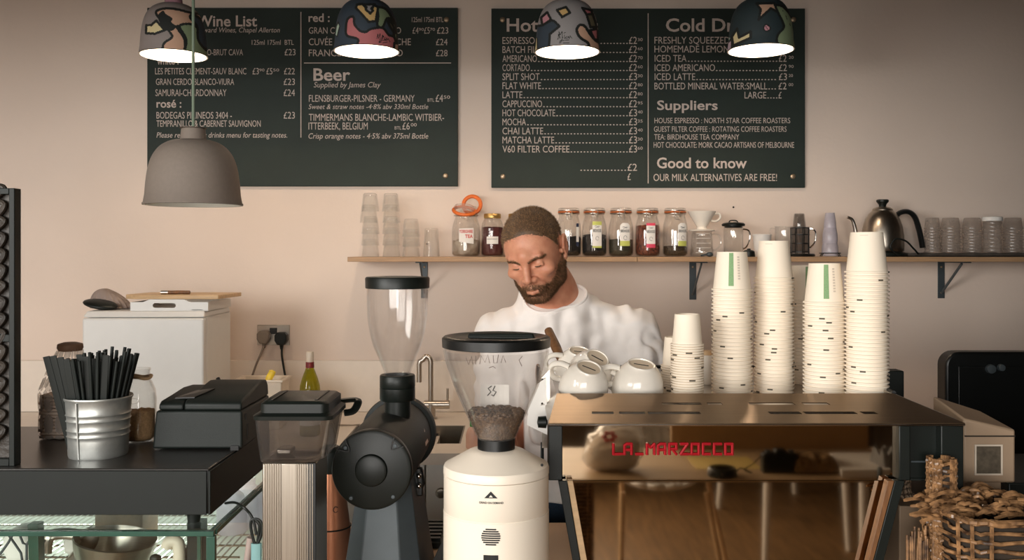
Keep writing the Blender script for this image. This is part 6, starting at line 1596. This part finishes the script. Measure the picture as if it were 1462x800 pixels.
# ------------------------------------------------------------------ what the machine's polished back reflects: the table under the window side
RM = 3.04
def refl(px, py, Yv): p = at(px,py,Yv); return Vector((p.x, RM-p.y, p.z))
TT = .75
t = thing('cafe_table', 'pale wooden table mirrored in the back of the espresso machine', 'table', (.55,-.12,0))
obj('table_top', MB().box(-.35,1.36,-.36,.12,TT-.014,TT), M['table'], t, bevel=.004)
for x in (-.30,1.30):
    for y in (-.31,.07): obj('leg', MB().tube([(x,y,0),(x,y,TT-.0145)],[.013,.018],12), M['paper_white'], t)
bb_ = MB().box(.59,1.32,-.355,-.335,TT,.98); tag(obj('bench_back', bb_, M['backboard']), 'brown board standing on the back of the mirrored table', 'board')
# chair
cx2, cy2 = .66, -1.06
t = thing('shell_chair', 'white shell chair with pale wooden legs, mirrored under the table', 'chair', (cx2,cy2,0))
b = MB(); rows = []
for i in range(8):
    v = i/7; z = .44+.05*(abs(v-.45)*2)**3*0; row = []
    for j in range(17):
        a = 2*PI*j/16; r = .20*v; row.append((cx2+r*math.cos(a), cy2+r*math.sin(a)*1.0, .425+.05*v**3))
    rows.append(row)
for i in range(7):
    for j in range(16): b.add([rows[i][j],rows[i][j+1],rows[i+1][j+1],rows[i+1][j]],[(0,1,2,3)])
obj('seat', b, M['white_app'], t, solid=.008, angle=180)
b = MB(); rows = []
for i in range(7):
    v = i/6; rows.append([(cx2+.2*(1-.25*v)*math.cos(a), cy2-.2*(1-.0*v)*math.sin(a)-.05*v, .475+.33*v) for a in np.linspace(.15,PI-.15,13)])
for i in range(6):
    for j in range(12): b.add([rows[i][j],rows[i][j+1],rows[i+1][j+1],rows[i+1][j]],[(0,1,2,3)])
obj('backrest', b, M['white_app'], t, solid=.008, angle=180)
for yv in (3.93,4.24):
    for a0, a1 in ((.1195,.1215),(.2365,.2145)): obj('leg', MB().tube([(a0*(yv+.06*(1 if yv>4 else -1)),RM-yv-.06*(1 if yv>4 else -1),0),(a1*yv,RM-yv,.44)],[.010,.013],10), M['woodlt'], t)
# second table, white tapered legs
t = thing('white_leg_table', 'second table with white tapered legs mirrored in the machine', 'table', (1.45,-1.9,0))
obj('table_top', MB().box(1.15,1.80,-2.6,-1.25,.73,.75), M['table'], t, bevel=.004)
for bx_, by_, tx_, ty_ in ((1.21,-1.30,1.25,-1.36),(1.67,-1.46,1.62,-1.42),(1.19,-2.20,1.24,-2.14),(1.73,-2.52,1.68,-2.45)): obj('leg', MB().tube([(bx_,by_,0),(tx_,ty_,.729)],[.014,.024],14), M['paper_white'], t)
# things on the mirrored table
c = Vector(((.23+.435)/2, RM-3.06, TT))
t = thing('bag_of_buns', 'clear plastic bag of white buns with red flower print, mirrored on the table', 'bag', tuple(c))
def pillow(cx_, cy_, rx, ry, h, e_, wob, seed):
    rs = random.Random(seed); mb = MB(); mb.ball((0,0,0),(1,1,1),36,24)
    sp = lambda a: math.copysign(abs(a)**e_, a)
    for i,v in enumerate(mb.v):
        q = 1+wob*(math.sin(v[0]*9+v[2]*5+seed)+math.sin(v[1]*8-v[2]*7))+rs.uniform(-wob,wob)*.4
        x, y, z = sp(v[0])*rx*q, sp(v[1])*ry*q, sp(v[2])*h/2
        z = h/2+z; x += .10*z; mb.v[i] = (cx_+x, cy_+y, TT+.0006+max(0,z*(1-.28*max(0,-v[0]))*q))
    return mb
obj('buns', pillow(c.x,c.y,.088,.058,.132,.62,.014,2), material('bun_white', rgb(236,222,204), .8, var=.08, scale=18), t, angle=180)
obj('film', pillow(c.x,c.y,.098,.068,.152,.58,.03,5), M['bag'], t, angle=180)
b = MB()
for a in np.linspace(0,2*PI,7)[:-1]: b.ball((c.x-.012+.017*math.cos(a), c.y+.064, TT+.122+.013*math.sin(a)),(.010,.003,.007),10,6)
obj('flower_print', b, M['red_ink'], t)
p = refl(1031,676,2.97); b = MB().lathe([(.036,0),(.047,0),(.048,.004),(.046,.022),(.042,.028),(.037,.028),(.036,0)],(p.x,p.y,TT),36)
tag(obj('lens_hood', b, M['black']), 'black round lens hood mirrored on the pale table', 'lens hood')
p = refl(1113,675,3.02); t = thing('camera', 'black compact camera with strap mirrored on the pale table', 'camera', (p.x,p.y,TT))
b = MB(); w_ = .060; poly = [(-w_,0),(w_,0),(w_,.062),(w_-.012,.066),(.02,.066),(.016,.078),(-.016,.078),(-.02,.066),(-w_+.01,.066),(-w_,.060)]
b.prism([(p.x+u,TT+v) for u,v in poly],'y',p.y-.018,p.y+.018); obj('body', b, M['black'], t, bevel=.003)
b = MB().lathe([(.0,.0),(.026,0),(.026,.03),(.022,.034),(0,.03)],(0,0,0),28); b.xform(0, Matrix.Translation((p.x,p.y-.018,TT+.034)) @ Matrix.Rotation(PI/2,4,'X')); obj('lens', b, M['black_gloss'], t)
for dx in (-.04,.038): obj('dial', MB().lathe([(0,.066),(.009,.066),(.009,.073),(0,.074)],(p.x+dx,p.y,TT),16), M['grey_metal'], t)
b = MB(); b.tube(spline([(p.x-w_,p.y,TT+.055),(p.x-w_-.03,p.y+.01,TT+.03),(p.x-w_-.06,p.y+.015,TT+.012),(p.x-w_-.04,p.y+.03,TT+.004),(p.x-w_-.075,p.y+.03,TT+.02),(p.x-w_-.09,p.y+.02,TT+.004)],6),.0022,6); obj('strap', b, M['black'], t)
b = crumple(MB(), .93,1.08,-.10,.06,TT,.05,14,9,.8,6); tag(obj('scarf', b, M['brown_cloth'], sub=1, angle=180), 'brown scarf heaped beside the mirrored camera', 'scarf')
t = thing('notebook', 'cream notebook lying open-side down on the mirrored table', 'notebook', (1.19,-.01,TT))
P0 = [refl(1202,682,2.94),refl(1272,681,2.95),refl(1250,655,3.2),refl(1185,652,3.2)]
P0 = [Vector((q.x,q.y,TT+.0005)) for q in P0]; P0 = P0[::-1]
up = [q+Vector((0,0,.022)) for q in P0]; b = MB().hexa([tuple(q) for q in P0],[tuple(q) for q in up]); obj('pages', b, M['paper_white'], t)
b = MB().hexa([tuple(q+Vector((0,0,.0222))) for q in P0],[tuple(q+Vector((0,0,.0245))) for q in P0]); obj('cover', b, M['paper_white'], t)
p = refl(1254,672,2.93); tag(obj('lip_balm', MB().lathe([(0,0),(.008,0),(.008,.036),(.006,.04),(0,.04)],(p.x,p.y+.012,TT+.0005),16), M['grey_metal']), 'small grey tube standing before the mirrored notebook', 'tube')
b = crumple(MB(), 1.205,1.33,-.05,.07,TT,.062,11,10,.9,8); tag(obj('grey_rag', b, M['grey_cloth'], angle=40), 'crumpled grey rag at the right end of the mirrored table', 'rag')
tag(obj('yellow_paper', MB().box(.62,.84,-.20,-.02,TT,TT+.0008), material('yellow_sheet', rgb(214,186,110), .8)), 'yellow paper sheet under the mirrored camera strap', 'paper')
# woven basket mirrored low at the left
weave_basket('round cane basket on the floor mirrored beside the machine\'s left leg', .285, -.75, 0, .10, .10, .62, 40, 12, .1)
# ------------------------------------------------------------------ the barista: one skin grown over a distance field
class Field:
    def __init__(s, xs, ys, zs): s.x, s.y, s.z = xs, ys, zs; s.F = np.full((len(xs),len(ys),len(zs)), .06, np.float32)
    def blk(s, lo, hi):
        a = [max(0,np.searchsorted(g,l)-1) for g,l in zip((s.x,s.y,s.z),lo)]; b = [min(len(g),np.searchsorted(g,h)+1) for g,h in zip((s.x,s.y,s.z),hi)]
        sl = tuple(slice(i,j) for i,j in zip(a,b))
        return sl, s.x[sl[0]][:,None,None], s.y[sl[1]][None,:,None], s.z[sl[2]][None,None,:]
    def put(s, sl, d, k, cut=False):
        f = s.F[sl]
        if cut:
            h = np.maximum(k-np.abs(f+d),0)/k if k else 0; s.F[sl] = np.maximum(f,-d)+h*h*k*.25
        else:
            h = np.maximum(k-np.abs(f-d),0)/k if k else 0; s.F[sl] = np.minimum(f,d)-h*h*k*.25
    def cap(s, a, b, ra, rb, k=.02, cut=False):
        a, b = np.array(a,float), np.array(b,float); m = max(ra,rb)+.06
        sl,X,Y,Z = s.blk(np.minimum(a,b)-m, np.maximum(a,b)+m)
        ab = b-a; L = ab@ab+1e-12; t = np.clip(((X-a[0])*ab[0]+(Y-a[1])*ab[1]+(Z-a[2])*ab[2])/L,0,1)
        d = np.sqrt((X-a[0]-t*ab[0])**2+(Y-a[1]-t*ab[1])**2+(Z-a[2]-t*ab[2])**2)-(ra+(rb-ra)*t); s.put(sl,d,k,cut)
    def ell(s, c, r, k=.02, R=None, cut=False):
        c, r = np.array(c,float), np.array(r,float); m = r.max()+.06
        sl,X,Y,Z = s.blk(c-m, c+m); X,Y,Z = X-c[0],Y-c[1],Z-c[2]
        if R is not None:
            R = np.array(R); u,v,w = R[0,0]*X+R[1,0]*Y+R[2,0]*Z, R[0,1]*X+R[1,1]*Y+R[2,1]*Z, R[0,2]*X+R[1,2]*Y+R[2,2]*Z
        else: u,v,w = X,Y,Z
        k0 = np.sqrt((u/r[0])**2+(v/r[1])**2+(w/r[2])**2); k1 = np.sqrt((u/r[0]**2)**2+(v/r[1]**2)**2+(w/r[2]**2)**2)+1e-9
        s.put(sl, k0*(k0-1)/k1, k, cut)
def nets(F, xs, ys, zs):
    I = F < 0; nx,ny,nz = F.shape
    cnt = np.zeros((nx-1,ny-1,nz-1),np.int8)
    for i in (0,1):
        for j in (0,1):
            for k in (0,1): cnt += I[i:nx-1+i,j:ny-1+j,k:nz-1+k]
    act = (cnt>0)&(cnt<8); ci = np.argwhere(act); idx = np.full(act.shape,-1,np.int32); idx[act] = np.arange(len(ci))
    acc = np.zeros((len(ci),3)); num = np.zeros(len(ci)); G = (xs,ys,zs)
    co = [(i,j,k) for i in (0,1) for j in (0,1) for k in (0,1)]
    for a in range(8):
        for b_ in range(a+1,8):
            if sum(abs(p-q) for p,q in zip(co[a],co[b_])) != 1: continue
            A = ci+co[a]; B_ = ci+co[b_]; fa = F[A[:,0],A[:,1],A[:,2]]; fb = F[B_[:,0],B_[:,1],B_[:,2]]
            m = (fa<0)!=(fb<0); t = np.where(m, fa/np.where(fa==fb,1,fa-fb), 0)
            for d in range(3):
                pa, pb = G[d][A[:,d]], G[d][B_[:,d]]; acc[:,d] += np.where(m, pa+(pb-pa)*t, 0)
            num += m
    V = acc/num[:,None]; Q = []
    for d in range(3):
        e1, e2 = (d+1)%3, (d+2)%3
        s0 = [slice(None)]*3; s1 = [slice(None)]*3; s0[d] = slice(0,-1); s1[d] = slice(1,None)
        ch = I[tuple(s0)] != I[tuple(s1)]; E = np.argwhere(ch)
        E = E[(E[:,e1]>0)&(E[:,e2]>0)&(E[:,e1]<F.shape[e1]-1)&(E[:,e2]<F.shape[e2]-1)]
        def g(o1,o2): q = E.copy(); q[:,e1]-=o1; q[:,e2]-=o2; return idx[q[:,0],q[:,1],q[:,2]]
        q = np.stack([g(1,1),g(0,1),g(0,0),g(1,0)],-1); ins = I[E[:,0],E[:,1],E[:,2]]
        q[~ins] = q[~ins][:,::-1]; Q.append(q)
    return V, np.concatenate(Q)
def grid(segs):
    out = [segs[0][0]]
    for a,b_,h in segs: n = max(1,int(round((b_-a)/h))); out += list(a+(b_-a)*np.arange(1,n+1)/n)
    return np.array(out)
def mesh_obj(name, V, Fc, mats, parent, mi=None):
    mb = MB(); mb.v = [tuple(v) for v in V.tolist()]; mb.f = [tuple(f) for f in Fc.tolist()]; mb.m = [0]*len(mb.f) if mi is None else mi
    return obj(name, mb, mats, parent, angle=180)

HC = Vector((.052, 2.185, 1.482)); HS = .87
HR = Matrix.Rotation(D(-9),3,'Y') @ Matrix.Rotation(D(-20),3,'Z') @ Matrix.Rotation(D(24),3,'X')
def hp(x,y,z): return tuple(HC+HR@(Vector((x,y,z))*HS))
HRn = np.array(HR)
xs = grid([(-.36,-.05,.006),(-.05,.17,.0018),(.17,.52,.006)]); ys = grid([(2.03,2.06,.006),(2.06,2.31,.0018),(2.31,2.52,.006)]); zs = grid([(-.01,.95,.009),(.95,1.33,.0055),(1.33,1.62,.0018)])
B_ = Field(xs,ys,zs)
# torso, neck, arms, legs
NB = (.118,2.285,1.345)
torso = [((.12,2.315,1.20),(.132,.084,.14)),((.125,2.335,1.05),(.120,.084,.15)),((.13,2.345,.90),(.135,.10,.11))]
for c_,r in torso: B_.ell(c_,r,.05)
SR_, SL_ = (-.022,2.295,1.268), (.296,2.285,1.282)
B_.cap(SR_,(.10,2.29,1.315),.036,.040,.04); B_.cap(SL_,(.13,2.29,1.315),.036,.040,.04)
B_.cap(NB,hp(0,.030,-.055),.058,.053,.035); B_.cap((.100,2.306,1.31),(.092,2.277,1.385),.070,.059,.03)
ER, EL = (-.034,2.27,1.00), (.395,2.215,1.085); WR, WL = (.0,2.14,.975), (.31,2.135,1.035)
for S_,E_,Wr in ((SR_,ER,WR),(SL_,EL,WL)):
    B_.cap(S_,E_,.042,.040,.03); B_.cap(E_,Wr,.040,.027,.02)
    e = Vector(E_); w = Vector(Wr); d = (w-e).normalized(); sgn = 1 if Wr is WR else -1
    palm = w+d*.05; up_ = Vector((0,0,1)); sd = d.cross(up_).normalized()
    B_.ell(tuple(palm),(.040,.024,.040),.015)
    for i,(o_,L1) in enumerate(((.027,.036),(.009,.042),(-.009,.039),(-.026,.030))):
        k0 = palm+d*.034+up_*o_; k1 = k0+d*L1*.8+sd*.012*sgn; k2 = k1+(d*.5+sd*.85*sgn).normalized()*L1*.7; k3 = k2+(sd*.8*sgn-d*.6).normalized()*L1*.5
        B_.cap(k0,k1,.0088,.0082,.004); B_.cap(k1,k2,.0082,.0076,.003); B_.cap(k2,k3,.0076,.0066,.003)
    t0 = w+d*.03+up_*.03; t1 = t0+(d*.5+up_*.6+sd*.5*sgn).normalized()*.036; t2 = t1+(d+sd*.5*sgn).normalized()*.03
    B_.cap(t0,t1,.011,.010,.008); B_.cap(t1,t2,.010,.008,.004)
for s_ in (-1,1):
    hip = (.13+s_*.085,2.345,.85); kn = (.13+s_*.095,2.33,.46); an = (.13+s_*.10,2.36,.085)
    B_.cap(hip,kn,.085,.056,.03); B_.cap(kn,an,.055,.036,.02); B_.cap(an,(.13+s_*.11,2.24,.035),.036,.028,.02); B_.cap(an,(.13+s_*.10,2.385,.035),.036,.028,.02)
# head
def he(c_,r,k=.02,cut=False,R=None): B_.ell(hp(*c_),[q*HS for q in r],k*HS,HRn if R is None else HRn@np.array(R),cut)
def hc(a,b_,ra,rb,k=.01,cut=False): B_.cap(hp(*a),hp(*b_),ra*HS,rb*HS,k*HS,cut)
he((0,.016,.030),(.0755,.096,.083),.02)
he((0,-.020,-.010),(.0665,.070,.088),.03)
he((0,-.036,-.070),(.0505,.050,.046),.03)
he((0,-.052,-.092),(.032,.032,.024),.025)
hc((-.012,-.077,-.101),(.012,-.077,-.101),.0150,.0150,.016)
for s_ in (-1,1):
    hc((s_*.060,.006,-.045),(s_*.050,-.010,-.078),.014,.015,.025); hc((s_*.050,-.012,-.080),(s_*.018,-.066,-.100),.014,.014,.02)
    he((s_*.045,-.063,-.028),(.022,.019,.014),.02)
    hc((s_*.010,-.0870,.0165),(s_*.040,-.0790,.0200),.0085,.0075,.012)
hc((0,-.086,.012),(0,-.088,.03),.010,.012,.02)
for s_ in (-1,1):
    he((s_*.0315,-.0925,.0010),(.0180,.0150,.0115),.010,True)
    he((s_*.0315,-.0728,-.0005),(.0140,.0135,.0125),.003)
    hc((s_*.0200,-.0845,-.0085),(s_*.0430,-.0805,-.0060),.0030,.0026,.006)   # lower lid
hc((0,-.088,.014),(0,-.101,-.014),.0075,.0085,.008); hc((0,-.100,-.012),(0,-.1105,-.034),.0085,.0105,.008)
for s_ in (-1,1):
    he((s_*.0125,-.0985,-.0385),(.0080,.0100,.0070),.007)
    he((s_*.0062,-.1045,-.0465),(.0036,.0050,.0030),.003,True)
    hc((s_*.018,-.095,-.040),(s_*.030,-.082,-.062),.004,.003,.010)
he((0,-.082,-.066),(.028,.020,.022),.02)
hc((-.0170,-.0940,-.0660),(0,-.1010,-.0640),.0042,.0056,.005); hc((.0170,-.0940,-.0660),(0,-.1010,-.0640),.0042,.0056,.005)
hc((-.0150,-.0940,-.0755),(0,-.0995,-.0765),.0046,.0064,.005); hc((.0150,-.0940,-.0755),(0,-.0995,-.0765),.0046,.0064,.005)
hc((-.0210,-.0955,-.0705),(0,-.1075,-.0705),.0016,.0016,.002,True); hc((.0210,-.0955,-.0705),(0,-.1075,-.0705),.0016,.0016,.002,True)
he((0,-.098,-.0875),(.020,.006,.004),.006,True)
for s_ in (-1,1):
    Re = Matrix.Rotation(D(s_*24),3,'Z') @ Matrix.Rotation(D(-10),3,'X')
    he((s_*.0790,.022,-.010),(.0065,.0190,.0330),.006,False,Re)
    he((s_*.0850,.016,-.008),(.0060,.0100,.0180),.004,True,Re)
    P = [hp(s_*(.083+.004*math.sin(a)),.024+.0185*math.cos(a)*(1 if math.cos(a)>0 else .75),-.008+.031*math.sin(a)) for a in np.linspace(-1.0,3.4,14)]
    for i in range(13): B_.cap(P[i],P[i+1],.0036,.0036,.003)
    he((s_*.0790,.010,-.036),(.005,.008,.009),.005); he((s_*.0785,.001,-.012),(.0045,.005,.008),.005)
V, Q = nets(B_.F,xs,ys,zs)
skin = material('skin', rgb(208,147,116), .5, var=.05, scale=50, bump=.12, bscale=420, col2=rgb(194,128,100))
sb_ = skin.node_tree.nodes['Principled BSDF']; sb_.inputs['Subsurface Weight'].default_value = .12; sb_.inputs['Subsurface Radius'].default_value = (.012,.005,.003); sb_.inputs['Subsurface Scale'].default_value = .6
man = thing('person','man with cropped hair and beard in a white T-shirt looking down at his work','person',(.13,2.33,0))
mesh_obj('body', V, Q, skin, man)
# T-shirt
xs2_ = grid([(-.25,.45,.0042)]); ys2_ = grid([(2.10,2.50,.0042)]); zs2_ = grid([(.84,1.40,.0042)])
T_ = Field(xs2_,ys2_,zs2_); o_ = .013
T_.ell(torso[0][0],(.163,.111,.163),.05); T_.ell((.125,2.335,1.06),(.158,.118,.17),.06); T_.ell((.13,2.34,.93),(.165,.128,.14),.05)
T_.cap((.12,2.33,1.1),(.13,2.34,.90),.135,.14,.05)
T_.cap(SR_,(.10,2.29,1.318),.058,.058,.05); T_.cap(SL_,(.13,2.29,1.318),.058,.058,.05)
T_.cap((.100,2.292,1.325),(.094,2.275,1.40),.088,.068,.03)
for S_,E_ in ((SR_,ER),(SL_,EL)):
    m_ = Vector(S_)+(Vector(E_)-Vector(S_))*.62; T_.cap(S_,tuple(m_),.062,.066,.03); 
X,Y,Z = xs2_[:,None,None],ys2_[None,:,None],zs2_[None,None,:]
def nz3(fx,fy,fz,ph): return np.sin(fx*X+fy*Y+fz*Z+ph+1.6*np.sin(.5*fx*Z-.7*fz*X+ph*2))
wr = .0040*nz3(34,20,-26,.3)+.0034*nz3(-46,15,40,1.7)+.0022*nz3(80,30,60,2.9)+.0014*nz3(-130,40,70,.9)
# long folds falling from the shoulders to the middle and across the sleeve
for a,b_,r,dd in (((.255,2.20,1.27),(.20,2.205,.98),.010,.007),((.275,2.20,1.24),(.235,2.21,1.0),.008,.006),((-.01,2.20,1.27),(.06,2.20,1.02),.010,.006),((.30,2.23,1.25),(.37,2.20,1.15),.008,.006),((.33,2.24,1.27),(.40,2.215,1.17),.008,.006),((.29,2.22,1.19),(.35,2.20,1.12),.008,.007),((.05,2.19,1.25),(.12,2.19,1.05),.012,.005)):
    a,b_ = np.array(a),np.array(b_); ab=b_-a; t_ = np.clip(((X-a[0])*ab[0]+(Y-a[1])*ab[1]+(Z-a[2])*ab[2])/(ab@ab),0,1)
    d = np.sqrt((X-a[0]-t_*ab[0])**2+(Y-a[1]-t_*ab[1])**2+(Z-a[2]-t_*ab[2])**2); wr = wr-1.5*dd*np.exp(-(d/(r*1.3))**2)+dd*1.1*np.exp(-((d-r*2.4)/(r*1.2))**2)
T_.F += wr.astype(np.float32)
# neck opening: plane cut, tilted forward
nn = np.array((-.09,-.60,.80)); nn /= np.linalg.norm(nn); pc = np.array((.094,2.26,1.374))
# scooped neck
T_.F = np.maximum(T_.F, (X-pc[0])*nn[0]+(Y-pc[1])*nn[1]+(Z-pc[2])*nn[2])
for S_,E_ in ((SR_,ER),(SL_,EL)):
    d = (Vector(E_)-Vector(S_)).normalized(); p_ = Vector(S_)+(Vector(E_)-Vector(S_))*.66
    side = np.sign(d.x)
    cut = (X-p_.x)*d.x+(Y-p_.y)*d.y+(Z-p_.z)*d.z
    near = ((X-p_.x)*side > -.06)
    T_.F = np.where(near & (cut > -.0), np.maximum(T_.F, cut.astype(np.float32)), T_.F)
T_.F = np.maximum(T_.F, (.872-Z).astype(np.float32))
Vt, Qt = nets(T_.F,xs2_,ys2_,zs2_)
sh = mesh_obj('t_shirt', Vt, Qt, M['shirt'], man)
# collar band follows the cut edge
U = Vector((1,0,0)); U = (U-Vector(nn)*U.dot(Vector(nn))).normalized(); Wv = Vector(nn).cross(U)
ring = []
ii = lambda p: T_.F[np.searchsorted(xs2_,p.x)-1,np.searchsorted(ys2_,p.y)-1,np.searchsorted(zs2_,p.z)-1]
for a in np.linspace(0,2*PI,48,endpoint=False):
    d = U*math.cos(a)+Wv*math.sin(a); r = .03
    while r < .16:
        p = Vector(pc)-Vector(nn)*.006+d*r
        if not (xs2_[1]<p.x<xs2_[-2] and ys2_[1]<p.y<ys2_[-2] and zs2_[1]<p.z<zs2_[-2]) or ii(p) > 0: break
        r += .0015
    ring.append(Vector(pc)-Vector(nn)*.002+d*(r-.006))
for _ in range(4): ring = [(ring[i-1]+ring[i]*2+ring[(i+1)%48])/4 for i in range(48)]
obj('collar', MB().tube(ring,.0065,10,closed=True,flat=.6), M['shirt'], sh, angle=180)
# jeans, belt, shoes
J = Field(grid([(-.1,.36,.006)]),grid([(2.16,2.52,.006)]),grid([(.03,.93,.006)]))
J.ell((.13,2.345,.88),(.152,.117,.11),.04)
for s_ in (-1,1):
    hip = (.13+s_*.085,2.345,.85); kn = (.13+s_*.095,2.33,.46); an = (.13+s_*.10,2.36,.085); J.cap(hip,kn,.094,.068,.03); J.cap(kn,an,.068,.054,.02)
Zj = J.z[None,None,:]; J.F = np.maximum(np.maximum(J.F,(Zj-.87).astype(np.float32)),(.06-Zj).astype(np.float32))
Vj,Qj = nets(J.F,J.x,J.y,J.z); mesh_obj('jeans', Vj, Qj, M['denim'], man)
for s_ in (-1,1):
    K_ = Field(grid([(.13+s_*.105-.08,.13+s_*.105+.08,.006)]),grid([(2.15,2.47,.006)]),grid([(-.012,.12,.006)]))
    an = (.13+s_*.10,2.36,.085); K_.cap((.13+s_*.11,2.23,.040),(.13+s_*.10,2.385,.042),.043,.046,.02); K_.cap(an,(.13+s_*.10,2.36,.05),.044,.05,.02)
    K_.F = np.maximum(K_.F,(.001-K_.z[None,None,:]).astype(np.float32)); K_.F = np.maximum(K_.F,(K_.z[None,None,:]-.105).astype(np.float32))
    v_,q_ = nets(K_.F,K_.x,K_.y,K_.z); mesh_obj('shoe', v_, q_, M['black'], man)
# hair, beard, brows: cap of scalp faces pushed out plus short strands
cen = V[Q].mean(1); e1 = V[Q[:,1]]-V[Q[:,0]]; e2 = V[Q[:,2]]-V[Q[:,0]]; nr = np.cross(e1,e2); nr /= np.linalg.norm(nr,axis=1)[:,None]+1e-12
def local(P): return (P-np.array(HC))@HRn/HS
lc = local(cen); ln = nr@HRn
near_ear = (np.abs(lc[:,0])>.070)&(lc[:,1]>-.004)&(lc[:,1]<.05)&(lc[:,2]<.030)&(lc[:,2]>-.05)
hl = np.interp(lc[:,1],[-.10,-.088,-.078,-.066,-.052,-.040,-.02,.005,.02,.045,.07,.11],[.084,.081,.076,.069,.058,.040,.004,-.018,.020,.000,-.045,-.055])
hl = hl+.0035*np.sin(lc[:,0]*70+.6)+.003*np.random.RandomState(1).randn(len(hl))*.5
hair_d = np.clip((lc[:,2]-hl)/np.where(np.abs(lc[:,0])>.055,.045,.024),0,1)*(cen[:,2]>1.38)*(~near_ear)
bt = np.interp(np.abs(lc[:,0]),[0,.012,.024,.036,.048,.058,.068,.08],[-.047,-.047,-.051,-.059,-.062,-.052,-.028,-.008])
bb = np.interp(lc[:,1],[-.11,-.08,-.05,-.02,.0,.02],[-.125,-.122,-.115,-.104,-.094,-.060])
lip = (np.abs(lc[:,0])<.0175)&(lc[:,2]<-.0640)&(lc[:,2]>-.0805)&(lc[:,1]<-.088)
cheek_line = np.where(np.abs(lc[:,0])>.045, lc[:,1]>-.055, True)
beard_d = np.clip((bt-lc[:,2])/.008,0,1)*np.clip((lc[:,2]-bb)/.010,0,1)*(lc[:,1]<.012)*(~lip)*(cen[:,2]>1.30)*(np.abs(lc[:,0])<.08)
beard_d *= np.where((lc[:,1]<-.1075)&(lc[:,2]>-.056),0,1)
brow_c = np.interp(np.abs(lc[:,0]),[.010,.022,.036,.052],[.0125,.0165,.0195,.0135])
brow_d = np.clip(1-np.abs(lc[:,2]-brow_c)/.0062,0,1)*(np.abs(lc[:,0])>.009)*(np.abs(lc[:,0])<.053)*(lc[:,1]<-.055)
area_ = np.linalg.norm(np.cross(V[Q[:,1]]-V[Q[:,0]],V[Q[:,3]]-V[Q[:,0]]),axis=1)
rng = np.random.RandomState(4)
def strands(mb, dens, n, L, rad, lay, mi, jit=.35):
    w = area_*dens; p = w/w.sum(); pick = rng.choice(len(Q), n, p=p)
    u, v = rng.rand(n)[:,None], rng.rand(n)[:,None]; q = Q[pick]
    P = (V[q[:,0]]*(1-u)+V[q[:,1]]*u)*(1-v)+(V[q[:,3]]*(1-u)+V[q[:,2]]*u)*v
    Nn = nr[pick]; d = Nn+np.array(lay(lc[pick]))+rng.randn(n,3)*jit; d /= np.linalg.norm(d,axis=1)[:,None]
    s1 = np.cross(d,rng.randn(n,3)); s1 /= np.linalg.norm(s1,axis=1)[:,None]; s2 = np.cross(d,s1)
    ll = L*(.6+.6*rng.rand(n))*(.45+.55*dens[pick])
    o = len(mb.v); tips = P+d*ll[:,None]; P = P-Nn*.0006
    for i in range(n):
        r = rad
        mb.v += [tuple(P[i]+s1[i]*r), tuple(P[i]-s1[i]*r*.5+s2[i]*r*.87), tuple(P[i]-s1[i]*r*.5-s2[i]*r*.87), tuple(tips[i])]
        k = o+i*4; mb.f += [(k,k+1,k+3),(k+1,k+2,k+3),(k+2,k,k+3)]; m_ = mi if rng.rand() < .7 else mi+1; mb.m += [m_]*3
def Wd(v): return HRn@np.array(v)
hd1 = material('hair_brown', rgb(88,64,42), .55, var=.25, scale=90); hd2 = material('hair_light', rgb(150,112,72), .5, var=.2, scale=90)
bd1 = material('beard_brown', rgb(104,76,52), .6, var=.25, scale=90); bd2 = material('beard_light', rgb(150,110,74), .55, var=.2, scale=90)
def cap_mesh(mb, dens, th, off):
    f = Q[dens > .12]; used = np.unique(f); mp = -np.ones(len(V),int); mp[used] = np.arange(len(used))
    vn = np.zeros_like(V); dv = np.zeros(len(V)); ct = np.zeros(len(V))
    for k in range(4):
        np.add.at(vn,Q[:,k],nr); np.add.at(dv,Q[:,k],dens); np.add.at(ct,Q[:,k],1)
    vn /= np.linalg.norm(vn,axis=1)[:,None]+1e-12; dv /= ct+1e-9
    P = V+vn*(off+th*dv)[:,None]; o = len(mb.v); mb.v += [tuple(p) for p in P[used].tolist()]; mb.f += [tuple(o+mp[i] for i in q) for q in f]; mb.m += [0]*len(f)
hb_ = MB(); cap_mesh(hb_, np.where(hair_d>.35,hair_d,0), .0030, -.0012)
strands(hb_, hair_d, 17000, .0085, .00042, lambda l: np.tile(Wd((0,-.5,.25)),(len(l),1)), 0)
obj('hair', hb_, [hd1,hd2], man, angle=180)
bb_ = MB(); strands(bb_, beard_d, 12000, .0068, .00036, lambda l: np.tile(Wd((0,-.1,-.9)),(len(l),1)), 0, .3)
obj('beard', bb_, [bd1,bd2], man, angle=180)
eb = MB(); strands(eb, brow_d, 900, .0062, .00034, lambda l: np.sign(l[:,:1])*np.tile(Wd((1.4,0,.2)),(len(l),1)), 0, .2)
obj('eyebrows', eb, [hd1,hd2], man, angle=180)
# lash lines of the lowered lids
lb_ = MB()
for s_ in (-1,1):
    P = [hp(s_*x,y,z) for x,y,z in ((.0185,-.0818,-.0052),(.0240,-.0861,-.0068),(.0315,-.0871,-.0072),(.0390,-.0838,-.0062),(.0445,-.0783,-.0040))]
    lb_.tube(spline(P,5),[.0007]+[.0015]*19+[.0007],6)
obj('eyelashes', lb_, hd1, man, angle=180)
